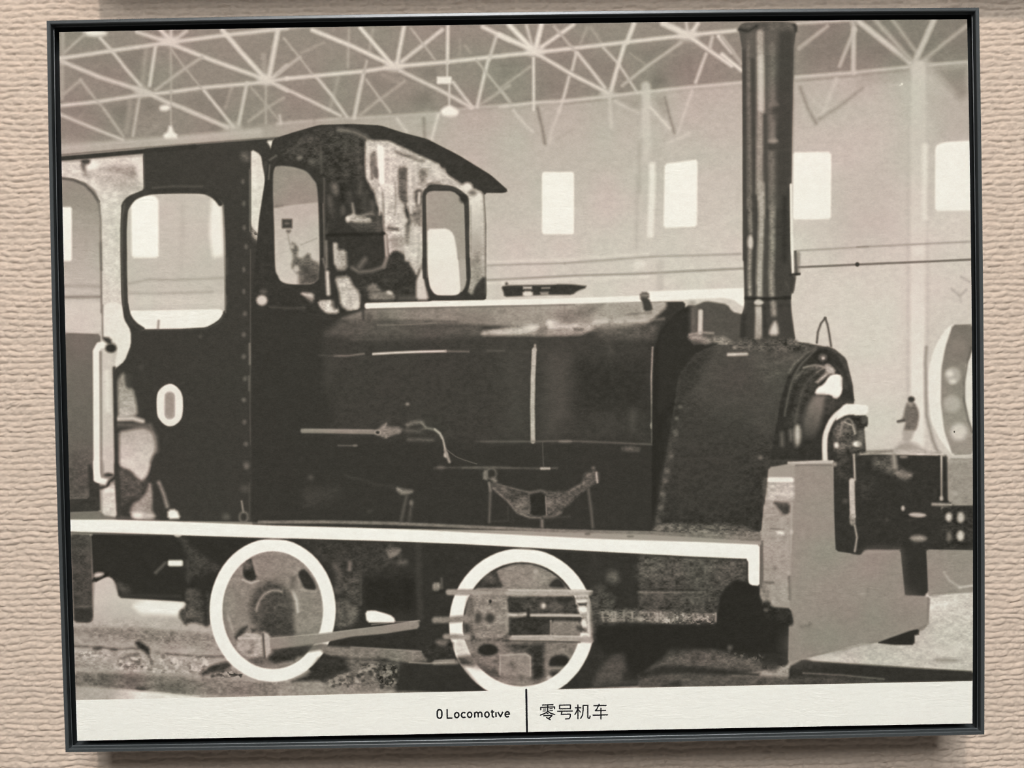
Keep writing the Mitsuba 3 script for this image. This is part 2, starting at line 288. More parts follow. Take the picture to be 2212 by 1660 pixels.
# each line: kind (F fill, L stroke), tone, edge softness, cover, grain, blotches, stroke width, [tone at the far end, from x y, to x y] | points
PRINT = """
F 128 .93 1 4 0 0|-301.4 243.3 -299.8 244.8 304.4 236.4 305.9 234.9 304.4 34 302.9 32.5 -305.1 42.4 -306.5 43.9
F 162 3.27 1 4 0 0 194 26 182 51 55|-303.8 149.9 -302.3 151.5 -155.6 167.7 -152.7 168 -11.8 177.6 -8.8 177.8 138.4 190.6 141.4 190.8 255.9 198.2 258.9 198.4 301.1 202.8 302.6 201.5 303.7 -56.8 302.2 -58.3 -307.4 -47.7 -308.9 -46.2
F 152 4.61 1 3 0 0|-303.5 160.3 -302 161.6 -245.5 155.7 -242.5 155.8 -155.6 168.3 -152.7 168.5 -107.8 170.1 -106.3 168.7 -106.5 160.3 -108 158.8 -302.4 147 -303.8 148.4
F 118 7.16 1 4 0 0|185.6 233.6 187 235 298.3 233.5 299.8 232 299.6 208.1 298.1 206.6 189.7 202.3 188 203.7
F 172 18.66 .6 3 0 0|193.7 117 194.6 119.2 252.7 152.7 253.9 152 253.4 89 251.9 87.1 206.4 76.6 204.5 77.7
F 172 14 .6 3 0 0|-10.7 155.9 -9.2 157.4 62.8 156.3 64.3 154.8 64.1 136.9 62.5 135.2 -9.7 127.7 -11.2 129
F 164 9.21 .7 3 0 0|269.4 181.7 270.8 183.1 298 182.7 299.4 181.2 299.2 154.3 297.7 152.7 273.5 150.3 271.9 151.7
F 200 18.66 .7 3 0 0|184 48.1 185 49.7 251.6 57.2 253.1 55.9 252.2 -43.8 250.7 -45.3 217.3 -44.7 215.3 -43.2
L 145 1.54 .8 3 0 2.72|-238.2 217.9 -240.8 195.1
L 152 1.54 1 3 0 2.72|-291.1 229.4 -292.8 187.8
L 144 1.54 .7 3 0 2.72|-249.1 184.5 -251.6 165.7
L 149 1.54 .8 3 0 3.4|-162.2 213.5 -161.8 199.4
L 148 1.54 1 3 0 2.04|-183.6 192.3 -187.9 179.6
L 153 1.54 1 3 0 1.36|-170.7 192.8 -162.8 183.3 -151.7 169.6
L 153 1.54 1 3 0 1.77|-150 185.8 -161.6 179.2 -172.6 171.3
L 156 1.54 1 3 0 1.5|-161.2 196.7 -161.8 169.8
L 155 1.54 1 3 0 1.36|-222 221.7 -222.4 190.9
L 154 1.54 1 3 0 1.91|-280.4 199.1 -292.8 189.2
L 146 1.54 .5 3 0 1.36|-270.8 207.7 -266.7 210.3 -256 204.8
L 144 1.54 .6 3 0 1.63|-276.8 180.9 -281.7 175.6
L 146 2.05 .5 3 0 2.04|-229.9 170.8 -239.5 163.5
L 142 2.05 .4 3 0 1.77|-192.4 220 -168 227
L 148 1.54 .8 3 0 2.45|-114.4 198 -117.3 188 -120.2 178.6
L 151 1.54 .7 3 0 2.04|-91.5 228.6 -94.5 213.9
L 153 1.54 1 3 0 1.77|-107 228.8 -108.1 205.3
L 153 1.54 .7 3 0 1.63|-123.3 221 -137.7 214.5
L 154 1.54 1 3 0 2.04|-71.8 195.4 -87.6 184.2 -100.6 174.3
L 149 1.54 .5 3 0 2.04|-86 199.6 -75.9 194.8
L 156 1.54 1 3 0 2.04|-4.1 191.7 -22.7 179.9
L 146 1.54 .6 3 0 1.63|-35.5 221.8 -35.7 211.7
L 151 1.54 .7 3 0 1.36|-32.2 217.7 -28.9 212.9
F 109 4.61 .8 3 0 0|-64.7 185.9 -62.4 187.4 -57.9 188.2 -56.2 187 -55.5 183.1 -56.6 181.2 -61.3 179.6 -63.9 179.8 -66.1 181.1 -66.5 183.1
F 115 3.07 .7 3 0 0|-62.5 202.3 -62.1 203.4 -52.2 203.8 -50.8 202.3 -50.8 199.3 -52.2 197.4 -54.9 196.8 -57.4 197.5
F 114 4.09 .5 3 0 0|-93.4 197.1 -92.6 198.1 -83.4 196.5 -80.9 195.1 -78.4 192.5 -78.7 191 -87.5 188 -89.5 188.9
F 105 4.61 .85 3 0 0|88.1 194.4 89.6 196.3 93 197.8 95.3 197.2 97.5 194.1 97.1 192.2 92.8 189.7 90.5 189.3 88.5 190 87.7 191.8
F 111 4.09 .6 3 0 0|75.5 212 75.7 213 100.6 216.9 100.9 216.2 87.5 206.1 85.1 206
F 112 7.16 .55 3 0 0|110.9 212.2 113.6 212.4 117.6 210.7 118.6 208.7 115.8 199.5 113.9 197.9 99.9 195.8 97.1 196.3 91.7 199.1 91.6 200.5
F 112 5.12 .5 3 0 0|43.2 211.3 43.8 212.1 63.2 204.7 64.3 202.7 62 192.2 60.3 191.3 56.4 193 54.2 194.8
F 114 5.12 .5 3 0 0|-9.8 207.1 -8.3 208.6 8.3 208.4 9.6 207.1 9.3 204.9 7.7 203 -8.7 195.1 -10 196
F 112 7.16 .4 3 0 0|14.6 205.4 15.9 206.2 30.7 198.6 31.8 196.4 30.7 188.6 29 186.9 16.3 184.9 14.8 186.2
F 112 4.09 .5 3 0 0|22.7 208.9 22.8 209.7 34.8 211.1 36.3 209.8 36.2 204.1 34.8 203.2
L 146 1.28 .8 3 0 1.22|74.2 211.5 84.3 203.9
L 151 1.54 .8 3 0 1.77|49.4 227.9 55.4 219.1
L 156 1.54 1 3 0 1.63|9.7 203.6 -10.1 189.8 -2.9 179.6
L 148 1.54 1 3 0 1.77|46.7 228 42.5 218
F 108 3.58 .5 3 0 0|-256.8 214.5 -256.3 215.7 -242.4 217.1 -241.1 215.8 -242.5 201.4 -243.7 200.9
F 107 3.58 .55 3 0 0|-262.5 181.5 -261.8 182.9 -251.9 184.3 -250.8 183.1 -253.2 172.6 -254.4 171.5 -256 172.2 -257.6 173.8
F 109 3.58 .6 3 0 0|-241.6 184.9 -240.2 186.2 -233.7 185.2 -232.3 183.5 -232.4 180.4 -233.9 178.7 -239.7 177.9 -241.3 179.2
F 111 3.58 .45 3 0 0|-197.9 189.1 -196.9 190.6 -186.4 190.9 -185.3 189.5 -189 174.3 -190.1 172.9 -191.4 172.9 -192.6 174.3
F 109 4.09 .35 3 0 0|-217.5 186 -217.3 186.9 -202.7 188.4 -200.3 187.3 -190.3 172.8 -190.8 172.1 -201.4 176.6 -204.1 177.9
F 110 4.61 .3 3 0 0|-286.8 212.7 -286.6 213.4 -264 215.5 -261.5 214.5 -250.4 201.8 -250.9 200.8 -261.4 202 -264.2 202.8
F 112 3.07 .4 3 0 0|-291.6 180.5 -291.5 181.2 -275.6 181.5 -275.4 180.7 -281.1 177.1 -283.7 176.9
F 114 5.12 .3 3 0 0|-282.5 180.6 -282 181.6 -271.6 181.5 -269.3 180.2 -260.5 167.1 -261 166.5 -275.7 174.2 -278 175.9
F 107 3.07 .5 3 0 0|-191.6 166.9 -192 165.9 -193.3 165.1 -195 164.9 -196.7 165.2 -197.9 166 -198.3 167 -197.8 168 -196.6 168.7 -194.9 168.9 -193.2 168.6 -192 167.9
L 190 1.33 1 3 0 2.48|-296.2 212.8 -260.4 217.6 -223.3 222.4 -186.9 226.6 -146.9 230.5
L 181 1.54 .6 3 0 2.32|-146.9 230.5 -105 235
L 188 1.33 1 3 0 2.32|-295.5 182.8 -270.1 185.1 -243.2 188.8 -222.6 190.6 -203.8 193 -168.8 195.5 -147.5 198.2
L 194 1.33 1 3 0 2.48|-147.5 198.2 -126.6 199.9 -97.3 202.2 -78.4 204.9 -44 207.4 -3.8 211.3 14.2 212.8 41.8 215.4 72.1 218.5 112.4 222.4 140.3 224.7 150 226
L 172 2.56 1 3 0 3.31|-296.2 155.1 -254.4 158.7 -208.1 161 -166.2 164.2
L 166 2.56 .8 3 0 3.01|-296.3 152.8 -258.9 155.8 -166.2 162.1
L 166 1.54 1 3 0 2.11|-154.1 169.1 -113.7 171.8 -79.3 172.8 -48.4 174.4 -28.3 177.7 -4.3 178.8
L 183 1.33 1 3 0 2.15|-10.3 178 12.2 180.3 30.5 181 57.5 183.3 78 185.6 111.9 188.7 149.6 191.5
L 127 1.28 .5 3 0 1.2|28.7 178.9 58.7 181.8 64.7 182.3
L 182 1.43 1 3 0 2.15|181.5 194.3 219.1 196.7 258 200.1 294.2 202.5
L 181 1.54 1 3 0 1.99|181.8 228.9 218.5 230.7 221.6 231
L 126 1.54 .5 3 0 1.2|182.6 191.6 254.4 197.7
L 191 1.33 1 3 0 2.69|-221.3 221.4 -195.3 210.6 -161.9 198
L 184 1.33 1 3 0 2.69|-292.2 211.3 -268.2 200.9 -238.9 191.1 -226.9 184.9 -216.2 180.7 -186.8 167.5
L 187 1.43 1 3 0 2.54|-243.3 229.4 -223.3 222.7
L 197 1.43 1 3 0 2.54|-228.5 230.9 -221.3 223
L 188 1.43 1 3 0 1.65|-221.4 230.8 -221.9 223.1
L 181 1.43 1 3 0 2.25|-211.7 229.6 -220.6 223
L 158 1.33 1 3 0 1.22|-221.4 217.7 -212.9 205.5 -203.1 193.3
L 187 1.28 1 3 0 2.02|-201.1 191.2 -182.8 167.7
L 186 1.28 1 3 0 2.25|-231.8 219.8 -236.1 195.1
L 185 1.28 1 3 0 2.1|-267 225.7 -259.8 217.6 -250.6 205.4 -242.1 195.2
F 216 2.05 1 3 0 0|-262.8 229 -263.9 227.9 -265.9 227.3 -267.6 227 -269.3 226.9 -271.3 226.9 -273 227.1 -274.7 227.4 -276.7 228.1 -277.6 229.2 -276.6 230.3 -274.6 230.9 -272.9 231.2 -271.1 231.3 -269.2 231.3 -267.4 231.1 -265.8 230.8 -263.8 230.1
L 164 1.43 1 3 0 1.63|-277 228.5 -290 217.3
L 162 1.43 1 3 0 1.63|-280.4 199.1 -271.3 186.9 -266.1 180.7 -253.7 162.4
L 182 1.43 1 3 0 2.02|-293.7 177.1 -274.4 168.8 -254.4 160.4
L 168 1.43 1 3 0 1.91|-243 187.1 -247.6 163
L 163 1.43 1 3 0 2.04|-232.1 192.3 -214.3 204.8 -202 212.7
L 196 1.33 1 3 0 2.99|-188.5 230 -176.3 215 -161.2 198
L 192 1.43 1 3 0 3.14|-152.7 229.5 -159.1 199.3
L 186 1.43 1 3 0 2.25|-147.4 206.6 -157.1 198.6
L 190 1.43 1 3 0 2.1|-156.5 195.3 -147.7 190.4
L 181 1.33 1 3 0 2.25|-173.4 195.5 -179.3 169.4
F 182 3.07 1 3 0 0|-235.9 190.2 -236.9 188.8 -238.9 188.1 -241.5 188.2 -243.9 189.1 -245.5 190.5 -245.8 192.1 -244.9 193.4 -242.9 194.1 -240.3 194 -237.9 193.2 -236.3 191.8
F 193 3.07 1 3 0 0|-216.6 223.3 -217.4 221.8 -219.6 220.7 -221.9 220.4 -223.5 220.4 -225.7 220.8 -227.9 221.9 -228.7 223.5 -227.8 225 -225.6 226.1 -223.3 226.4 -221.8 226.4 -219.5 226 -217.3 224.9
F 192 3.07 1 3 0 0|-155.9 196.3 -156.9 195 -159 194.3 -161.1 194.4 -162.4 194.7 -164.3 195.3 -166.1 196.8 -166.5 198.4 -165.5 199.7 -163.3 200.4 -161.3 200.3 -159.9 200 -158 199.4 -156.3 197.9
F 178 3.68 1 3 0 0|-178 167.3 -178.7 166.3 -180.4 165.6 -182.8 165.4 -185.2 165.7 -186.9 166.5 -187.5 167.5 -186.8 168.5 -185.1 169.2 -182.7 169.4 -180.4 169.1 -178.7 168.4
L 159 1.33 1 3 0 1.09|-222.5 190.9 -223.1 166.7
F 215 1.54 1 3 0 0|-223.2 180.8 -223.6 179.7 -224.8 178.9 -226.5 178.5 -228.3 178.6 -229.6 179.3 -230.1 180.2 -229.7 181.3 -228.5 182.1 -226.8 182.5 -225 182.4 -223.7 181.7
F 219 1.54 1 3 0 0|-227.9 162.7 -227.4 163.8 -226 164.6 -225 166 -224.2 168.7 -222.5 168.7 -221.6 165.9 -220.7 164.5 -219 163.2 -219.4 160.9 -226 160.7 -227.6 161.4
L 186 1.33 1 3 0 2.1|-153.6 193.9 -133.6 184.2 -113.5 173.8
L 186 1.33 1 3 0 2.02|-128.5 198.9 -118.6 186.6 -109.5 173.1
L 183 1.33 1 3 0 2.54|-98.1 201.1 -102.5 182.4 -104.7 172.3
L 165 1.33 1 3 0 1.63|-95.9 208.5 -97.8 201.1
L 165 1.33 1 3 0 1.36|-96.2 196.4 -87.6 184.2 -81.3 175.7
L 198 1.33 1 3 0 2.69|-130.6 229.1 -105.8 218.7 -80.4 206.3
L 200 1.33 1 3 0 2.54|-99.5 230 -79.7 206.3
L 196 1.33 1 3 0 2.54|-71.5 230 -76.4 206.9
L 187 1.33 1 3 0 2.54|-46.9 228 -59.9 218.1 -73 208.2
L 164 1.33 1 3 0 1.36|-66.8 229.2 -52 209.2
L 161 1.33 1 3 0 1.36|-148.9 224 -141 213.9 -131.2 201
L 165 1.43 1 3 0 2.04|-139.1 211.8 -153.4 201.3
F 196 3.07 1 3 0 0|-72.3 204.8 -73.1 203.4 -75.3 202.4 -77.4 202.2 -78.9 202.2 -81 202.5 -83.1 203.6 -83.8 205 -83 206.4 -80.9 207.4 -78.8 207.6 -77.3 207.6 -75.2 207.3 -73.1 206.2
L 186 1.33 1 3 0 2.4|-74.4 202.1 -48.3 189 -28.9 177.9
L 196 1.23 1 3 0 2.25|-43.1 230.3 -43.8 207.1
L 180 1.23 1 3 0 1.35|-43.9 207.1 -44.1 197.7
F 212 1.13 1 3 0 0|-42.2 197.9 -41.8 197.8 -41.5 197.6 -41.3 197.3 -41.2 197 -41.3 194.1 -41.4 193.8 -41.6 193.5 -41.9 193.3 -42.3 193.2 -50 193.3 -50.3 193.4 -50.6 193.6 -50.8 193.9 -50.9 194.3 -50.8 197.1 -50.8 197.5 -50.6 197.8 -50.2 198 -49.9 198
L 184 1.23 1 3 0 1.35|-42.8 192.9 -43.1 178.1
F 217 1.64 1 3 0 0|-48.5 176.2 -48.1 177 -47.2 177.7 -46.1 178.4 -45.1 178.8 -44.1 179.1 -43.1 179.2 -42 179.1 -41 178.8 -40 178.2 -38.8 177.4 -37.9 176.5 -37.4 175.7 -37.3 174.9 -37.5 174 -38.1 173.2 -39.1 172.7 -40.7 172.4 -42.8 172.3 -44.9 172.5 -46.6 172.8 -47.6 173.4 -48.2 174.3 -48.5 175.3
L 188 1.33 1 3 0 2.1|-40.4 194.3 -28.2 177.9
L 178 1.33 1 3 0 2.1|-11.8 223.4 -16.8 208.7
L 189 1.33 1 3 0 2.25|-17.2 208.7 -19.7 200 -25.1 178.5
L 165 1.33 1 3 0 1.5|-24.9 208.2 -18.3 199.3 -11 190.5 -4.3 181.6
L 196 1.43 1 3 0 2.69|-20.5 229.6 -3.6 221
L 185 1.54 1 3 0 1.8|-77 171.2 -71.1 163.1
L 191 1.54 1 3 0 1.95|-50.3 173.5 -54.9 158.1
L 126 1.54 .8 3 0 2.04|-59.8 171 -59.4 157.5
L 127 1.79 .6 3 0 1.36|-130.7 177.4 -130.5 169.3
L 183 1.54 1 3 0 1.5|-152.7 174.4 -152.1 169.6
L 203 1.43 1 3 0 3.14|-9.6 224.1 11.3 214.4
L 205 1.43 1 3 0 3.14|-3.7 230.7 11.3 215
L 183 1.43 1 3 0 1.95|7.8 229.9 10.7 218.4
L 205 1.43 1 3 0 3.14|17.3 230.4 13.7 216.4
L 196 1.43 1 3 0 2.4|37.9 230.1 28.3 223.5 17.4 216.3
L 166 1.43 1 3 0 1.63|25.7 229 40.3 211.3
F 202 3.07 1 3 0 0|18.7 213.6 17.9 212.1 15.8 211 13.6 210.7 12.2 210.7 10 211 7.9 212.2 7.2 213.8 8 215.3 10.1 216.4 12.2 216.7 13.7 216.6 15.9 216.3 18 215.1
L 195 1.33 1 3 0 2.4|14.6 211.6 36.1 198.5 58.3 186.8
L 197 1.23 1 3 0 1.8|11.9 209 11.5 176
L 186 1.33 1 3 0 2.25|40.3 211.9 49 201 57.6 189.5
L 184 1.33 1 3 0 1.95|39.7 211.9 36.8 201.2
L 186 1.43 1 3 0 1.95|34.7 196.5 31.1 183.8 27.6 173.7
L 183 1.64 .8 3 0 1.95|27.6 173.7 23.3 163.7 21.1 154.3
L 182 1.33 1 3 0 1.65|57.3 215.1 66.7 204.8 77.9 187.2
L 196 1.33 1 3 0 2.99|77.2 230.2 72.6 218.5
L 195 1.33 1 3 0 2.69|70.9 216.9 65.9 201.5 61.7 187.4
L 165 1.33 1 3 0 2.04|107.5 217.7 85 202.5 69.2 190.6
L 197 1.54 1 3 0 4.04|96.2 230.3 111 223
L 194 1.54 1 3 0 2.69|118.6 229.7 114.4 223.7
L 186 1.54 1 3 0 1.8|111.1 230.1 112 224.4
L 201 1.43 1 3 0 2.54|113.7 221 140.1 202.4
L 178 1.43 1 3 0 2.25|127.9 220.8 126.2 214.1
L 196 1.43 1 3 0 2.54|132 221.4 140.2 211.2
L 182 1.33 1 3 0 2.1|123.7 210.1 116.7 192
F 195 3.68 1 3 0 0|118.4 222.6 117.8 221 115.6 219.7 113.4 219.2 111.8 219.1 109.5 219.2 107.2 220.1 106.3 221.5 107 223 109.1 224.3 111.3 224.8 112.9 224.9 115.2 224.8 117.5 224
F 185 3.07 1 3 0 0|64.4 185.3 63.7 184.1 61.9 183.3 59.6 183 57.2 183.3 55.5 184.2 54.9 185.5 55.5 186.7 57.3 187.5 59.6 187.8 62 187.5 63.7 186.5
L 183 1.54 1 3 0 1.8|114.3 186.6 109.7 173.9 104.7 159.8
L 122 1.54 .8 3 0 1.63|96.5 182.2 99.4 170.6 102.4 159.8
L 118 1.54 .85 3 0 1.91|14 176.6 16.6 165.1 18.4 154
L 194 1.54 1 3 0 1.8|87.3 176.2 99.3 162.5
L 188 1.74 .8 3 0 5.99|84.4 189.8 84 158.7
L 189 1.54 .7 3 0 2.25|60.9 182 61.5 163.8
L 148 2.05 .5 3 0 1.5|36.9 162.8 27.3 157.5
L 192 1.54 .7 3 0 1.8|-1.6 175.5 3.1 169.4 10.4 161.8
L 194 1.54 .6 3 0 1.95|64.3 180.6 79.1 173
L 152 1.87 .5 3 0 1.91|79.5 152.7 79.1 121.6
L 190 2.56 .7 3 0 4.76|85 156 84.1 142.5
F 136 3.07 .6 3 0 0|67.6 181.1 67.8 182.1 79.8 183.6 81.3 182.2 81.2 177.1 79.7 175.8 75.9 176.2 73.2 177.3
F 132 3.58 .5 3 0 0|89.4 182.3 90.2 183.9 94.8 184.6 96.5 183.4 97.9 174.2 97.4 172.2 96.1 171.2 94.7 172
L 197 2.05 .6 3 0 1.95|97.8 153.1 104.7 155.7 111.5 159
L 161 1.33 1 3 0 2.5|134.3 220.6 146.5 203.7
L 202 1.33 1 3 0 2.43|134.1 209.7 146.5 199.3
L 160 1.43 1 3 0 2.5|202.6 226.9 184.1 213
L 164 1.74 1 3 0 3.38|218.8 231 220.2 224.5
L 166 1.43 1 3 0 2.5|220.2 224.5 210.4 201.3
L 178 1.43 1 3 0 3.07|219.8 224.5 219.2 196.8
L 185 1.54 1 3 0 3.72|223.2 229.5 240.7 215.4 256 202.8
L 158 1.74 1 3 0 2.94|233.5 230.8 244.4 218.3 256 205
L 153 1.64 1 3 0 2.5|245.2 230.3 259.7 210.1
L 179 1.54 1 3 0 3.72|272 230.3 266.4 218 259.7 204.2
L 155 1.54 1 3 0 2.65|293 225.6 279.6 215.6 266.3 204.9
F 168 2.56 1 2 0 0|256.7 200.8 258.1 202.7 264.2 205.1 266.8 204.7 270.2 202.1 270 200.6 264.7 198.2 261.8 197.5 258.2 197.1 256.7 198.3
L 179 1.54 1 3 0 2.75|208.1 192.6 202.8 179.6 198.3 169.4
L 164 1.54 1 3 0 2.2|196.8 168 194.6 165.8
L 125 1.74 .7 3 0 2.06|184.5 187.8 189.5 173.9 194.6 164.4
L 129 1.84 .6 3 0 2.06|224.9 186.5 210.9 175.8 197.5 167.2
L 163 2.05 .7 3 0 2.94|268.4 197.6 280.9 185.7 292.5 172.4
F 117 4.09 .7 3 0 0|273.1 197.1 273.6 198.4 292 200 293.5 198.6 294 182.6 292.8 180.4 290.2 179 287.9 179.4
F 123 4.61 .5 3 0 0|252.3 204.4 251.4 202.7 249.5 201.7 247.9 201.3 246.1 201 244.2 200.9 242.3 201 240.5 201.4 238.2 202.1 236.4 203.7 236.4 205.5 238.2 207 240.6 207.7 242.4 208 244.2 208 246.2 207.9 247.9 207.6 249.5 207.1 251.4 206.1
F 145 4.09 .5 3 0 0|222.1 193.8 223.6 195.4 255.9 197.3 257.2 195.9 256.8 193.3 255.1 191.7 223.5 188.2 222 189.5
F 225 .61 1 3 0 0|251.4 188.9 251.3 188.6 251 188.3 250.7 188.3 250.4 188.4 250.1 188.6 250.1 188.9 250.1 189.3 250.4 189.5 250.7 189.6 251.1 189.5 251.3 189.2
F 213 .61 1 3 0 0|250.2 188.2 250.1 188 249.9 187.9 249.6 187.8 249.3 187.9 249.1 188 249 188.2 249.1 188.4 249.3 188.5 249.6 188.6 249.9 188.5 250.1 188.4
L 186 1.87 1 3 0 9.63 214 262 153 260 3|261.6 199.1 260.9 123.4 259.7 51.3 258.5 -53
L 171 2.1 .45 3 0 2.11|254.9 195.3 253.9 75.4 252.8 -45.3
L 174 1.87 .4 3 0 1.81|267.2 144.3 266.1 21
L 206 1.87 1 3 0 4.21|265.4 147.9 265 102.3
L 180 1.87 .5 3 0 4.82|269.6 144.3 268.6 105.3
F 225 1.03 1 2 0 0|35.1 135.4 35.8 135.2 36.4 134.8 36.8 134.2 37 133.4 36.4 96.8 36.2 96 35.8 95.4 35.2 95 34.5 94.9 17.4 95.2 16.7 95.3 16.1 95.7 15.7 96.4 15.5 97.1 16.1 133.8 16.3 134.5 16.7 135.1 17.3 135.5 18.1 135.6
F 225 1.12 1 2 0 0|95.8 138.2 97.3 139.9 116.3 142 117.3 140.1 116.4 100.3 114.9 98.7 96.1 98.1 94.6 99.6
L 212 1.68 1 3 0 4.22|87.7 138.5 87.8 127.7 86.9 112.1 86 93.8
L 161 2.33 .55 3 0 1.5|78 129.8 76.7 85.8
F 225 1.03 1 2 0 0|179.1 144.4 180.6 145.9 202.6 145.9 204.4 144 203.7 103.3 202.2 102.1 180.1 102.2 178.6 103.7
F 225 1.03 1 2 0 0|272 145.7 272.5 147.9 273.4 149.2 275.3 150.2 279.6 151 282.6 151.3 299.2 151.8 300.7 150.4 300.4 107.8 298.9 106.3 273.2 106.4 271.7 107.9
L 151 .93 .8 3 0 1.2|-20.5 75.6 3 76.1 30.1 76.3
L 147 1.12 .75 3 0 1.51|30.1 76.3 54.2 77.7 84.3 79.6 105.4 79.9 144.6 80.5
L 201 1.4 .7 3 0 1.51|-20.4 78 30.1 78.7 84.3 81.7
L 136 1.03 .85 3 0 1.51|-20.6 66 36.8 68.1 78.1 68.6 105.3 69.7 147.5 71.1
L 207 1.63 .6 3 0 2.11|-20.7 64.2 35.9 66 84.1 66.7
L 148 1.03 .85 3 0 1.2|181.4 82 223.1 83.7 229.2 84 296.3 86.2
L 104 .75 1 3 0 1.38|180.1 71.2 220.6 72.4 262.3 73.5 296.2 74.5
F 55 .75 1 3 0 0|221.9 72.5 221.7 71.8 221.2 71.3 220.6 71.1 219.9 71.3 219.4 71.9 219.2 72.6 219.4 73.2 219.9 73.7 220.6 73.9 221.2 73.7 221.7 73.2
L 111 .93 .7 3 0 .62|220.3 83.8 227.7 84
F 209 1.87 .7 3 0 0|264.5 80.4 264 79 262.5 78.1 260.5 77.7 258.6 78.1 257.2 79.2 256.6 80.5 257.2 81.9 258.6 82.8 260.6 83.2 262.6 82.8 264 81.7
F 209 1.87 .7 3 0 0|83 74.5 82.4 73.1 80.9 72 78.8 71.6 76.7 72 75.1 73.2 74.6 74.7 75.2 76.2 76.7 77.2 78.8 77.6 80.9 77.2 82.5 76.1
L 166 2.33 .5 3 0 4.82|91.8 75 91.5 58.5
L 149 1.4 .6 3 0 1.24|288.3 63.3 293.8 60.1
L 149 1.4 .6 3 0 1.4|282 55.6 287.5 50.9 291.4 54.7
L 159 1.4 .5 3 0 1.24|286.7 53.2 288.2 47
F 220 1.03 1 3 0 0|281.6 31.9 284.1 32.6 294.4 32.4 295.9 30.9 295.3 -51.5 293.8 -53 283.5 -53.5 281 -52.3 274.4 -43.7 272.8 -41.1 268.7 -32.8 267.8 -29.9 266 -16.5 265.8 -13.5 266 -.1 266.3 2.8 268.8 12.3 269.8 15.1 273.3 22.5 274.9 25 277.8 28.8 279.7 30.7
L 121 1.49 .7 3 0 2.02|265.3 17.7 264.5 7.6 264.7 -11.1 264.9 -26.7 268.7 -42.4 271.8 -50.2
F 110 1.03 1 4 0 0 143 286 32 281 -35|282.1 30.8 284.1 32.3 294.4 32.4 295.9 30.9 295.8 13.3 294.7 10.7 292.1 8.2 290.9 5.7 289.5 -10 289.5 -13 291.3 -25.6 292 -28.6 294.9 -38.2 295.4 -41.2 295.3 -51.5 293.7 -53 283.5 -53.1 281.4 -51.7 277.1 -39.2 276.4 -36.3 274.6 -20.5 274.4 -17.5 274.9 2.8 275.3 5.8 277.5 16.8 278.3 19.7
F 214 1.12 1 3 0 0|295.8 14.9 295.2 15 293.9 11.7 293.1 8.8 290.5 -2.2 290.2 -5.2 290.1 -14.7 290.3 -17.7 292.1 -28.8 292.9 -31.7 294.8 -36.7 295.4 -36.6
L 91 1.03 .8 3 0 1.4|294.6 17.3 291.8 7.2 289.8 -5.3 289.7 -17.7 292.3 -30.3 295 -38.1
F 126 2.33 .9 3 0 0|291.3 18.1 290.6 15.7 288.8 13.9 286.4 13.3 284 14 282.2 15.8 281.6 18.2 282.2 20.6 284 22.4 286.5 23 288.9 22.3 290.6 20.5
F 166 1.87 1 3 0 0|287.5 -.2 287.5 -1.7 287.1 -3 286.4 -4.3 285.5 -5.2 284.3 -5.9 283 -6.3 281.6 -6.3 280.4 -5.9 279.2 -5.1 278.2 -4.1 277.6 -2.8 277.2 -1.5 277.2 0 277.6 1.3 278.3 2.6 279.2 3.5 280.4 4.2 281.7 4.6 283.1 4.6 284.4 4.2 285.6 3.4 286.5 2.4 287.2 1.1
F 202 1.87 1 3 0 0|282.8 .3 282.4 -.8 281.6 -1.6 280.4 -1.8 279.2 -1.5 278.4 -.7 278.1 .4 278.4 1.5 279.3 2.3 280.4 2.5 281.6 2.2 282.5 1.4
F 203 1.87 1 3 0 0|284.5 -4.8 284.2 -5.6 283.4 -6.1 282.3 -6.3 281.2 -6.1 280.4 -5.5 280.1 -4.7 280.4 -3.9 281.3 -3.4 282.3 -3.2 283.4 -3.4 284.2 -4
F 169 2.33 1 3 0 0|287.3 -18.9 287.3 -20.4 286.9 -21.7 286.1 -23 285.1 -23.9 283.9 -24.7 282.5 -25 281.1 -25 279.7 -24.6 278.4 -23.8 277.5 -22.8 276.7 -21.5 276.4 -20.2 276.4 -18.7 276.8 -17.4 277.5 -16.1 278.5 -15.2 279.8 -14.5 281.1 -14.1 282.6 -14.1 283.9 -14.5 285.2 -15.3 286.2 -16.3 286.9 -17.6
F 197 2.33 1 3 0 0|291.3 -37.3 291.3 -38.8 290.9 -40.1 290.2 -41.4 289.2 -42.4 288 -43.1 286.7 -43.4 285.2 -43.4 283.9 -43 282.7 -42.3 281.7 -41.3 281 -40 280.7 -38.6 280.7 -37.2 281.1 -35.8 281.8 -34.6 282.8 -33.6 284 -32.9 285.3 -32.5 286.7 -32.6 288.1 -32.9 289.3 -33.7 290.2 -34.7 290.9 -36
F 38 .3 1 3 0 0|283.4 -37.8 283.3 -38.1 283.2 -38.3 283 -38.4 282.8 -38.3 282.7 -38.1 282.6 -37.8 282.7 -37.5 282.8 -37.2 283 -37.1 283.2 -37.2 283.4 -37.5
F 143 2.33 .8 3 0 0|243.6 -49.7 243.2 -48.7 248 -44.6 250.7 -43.8 255.5 -44.3 258.2 -45.4 263.5 -49.2 263.2 -50.1
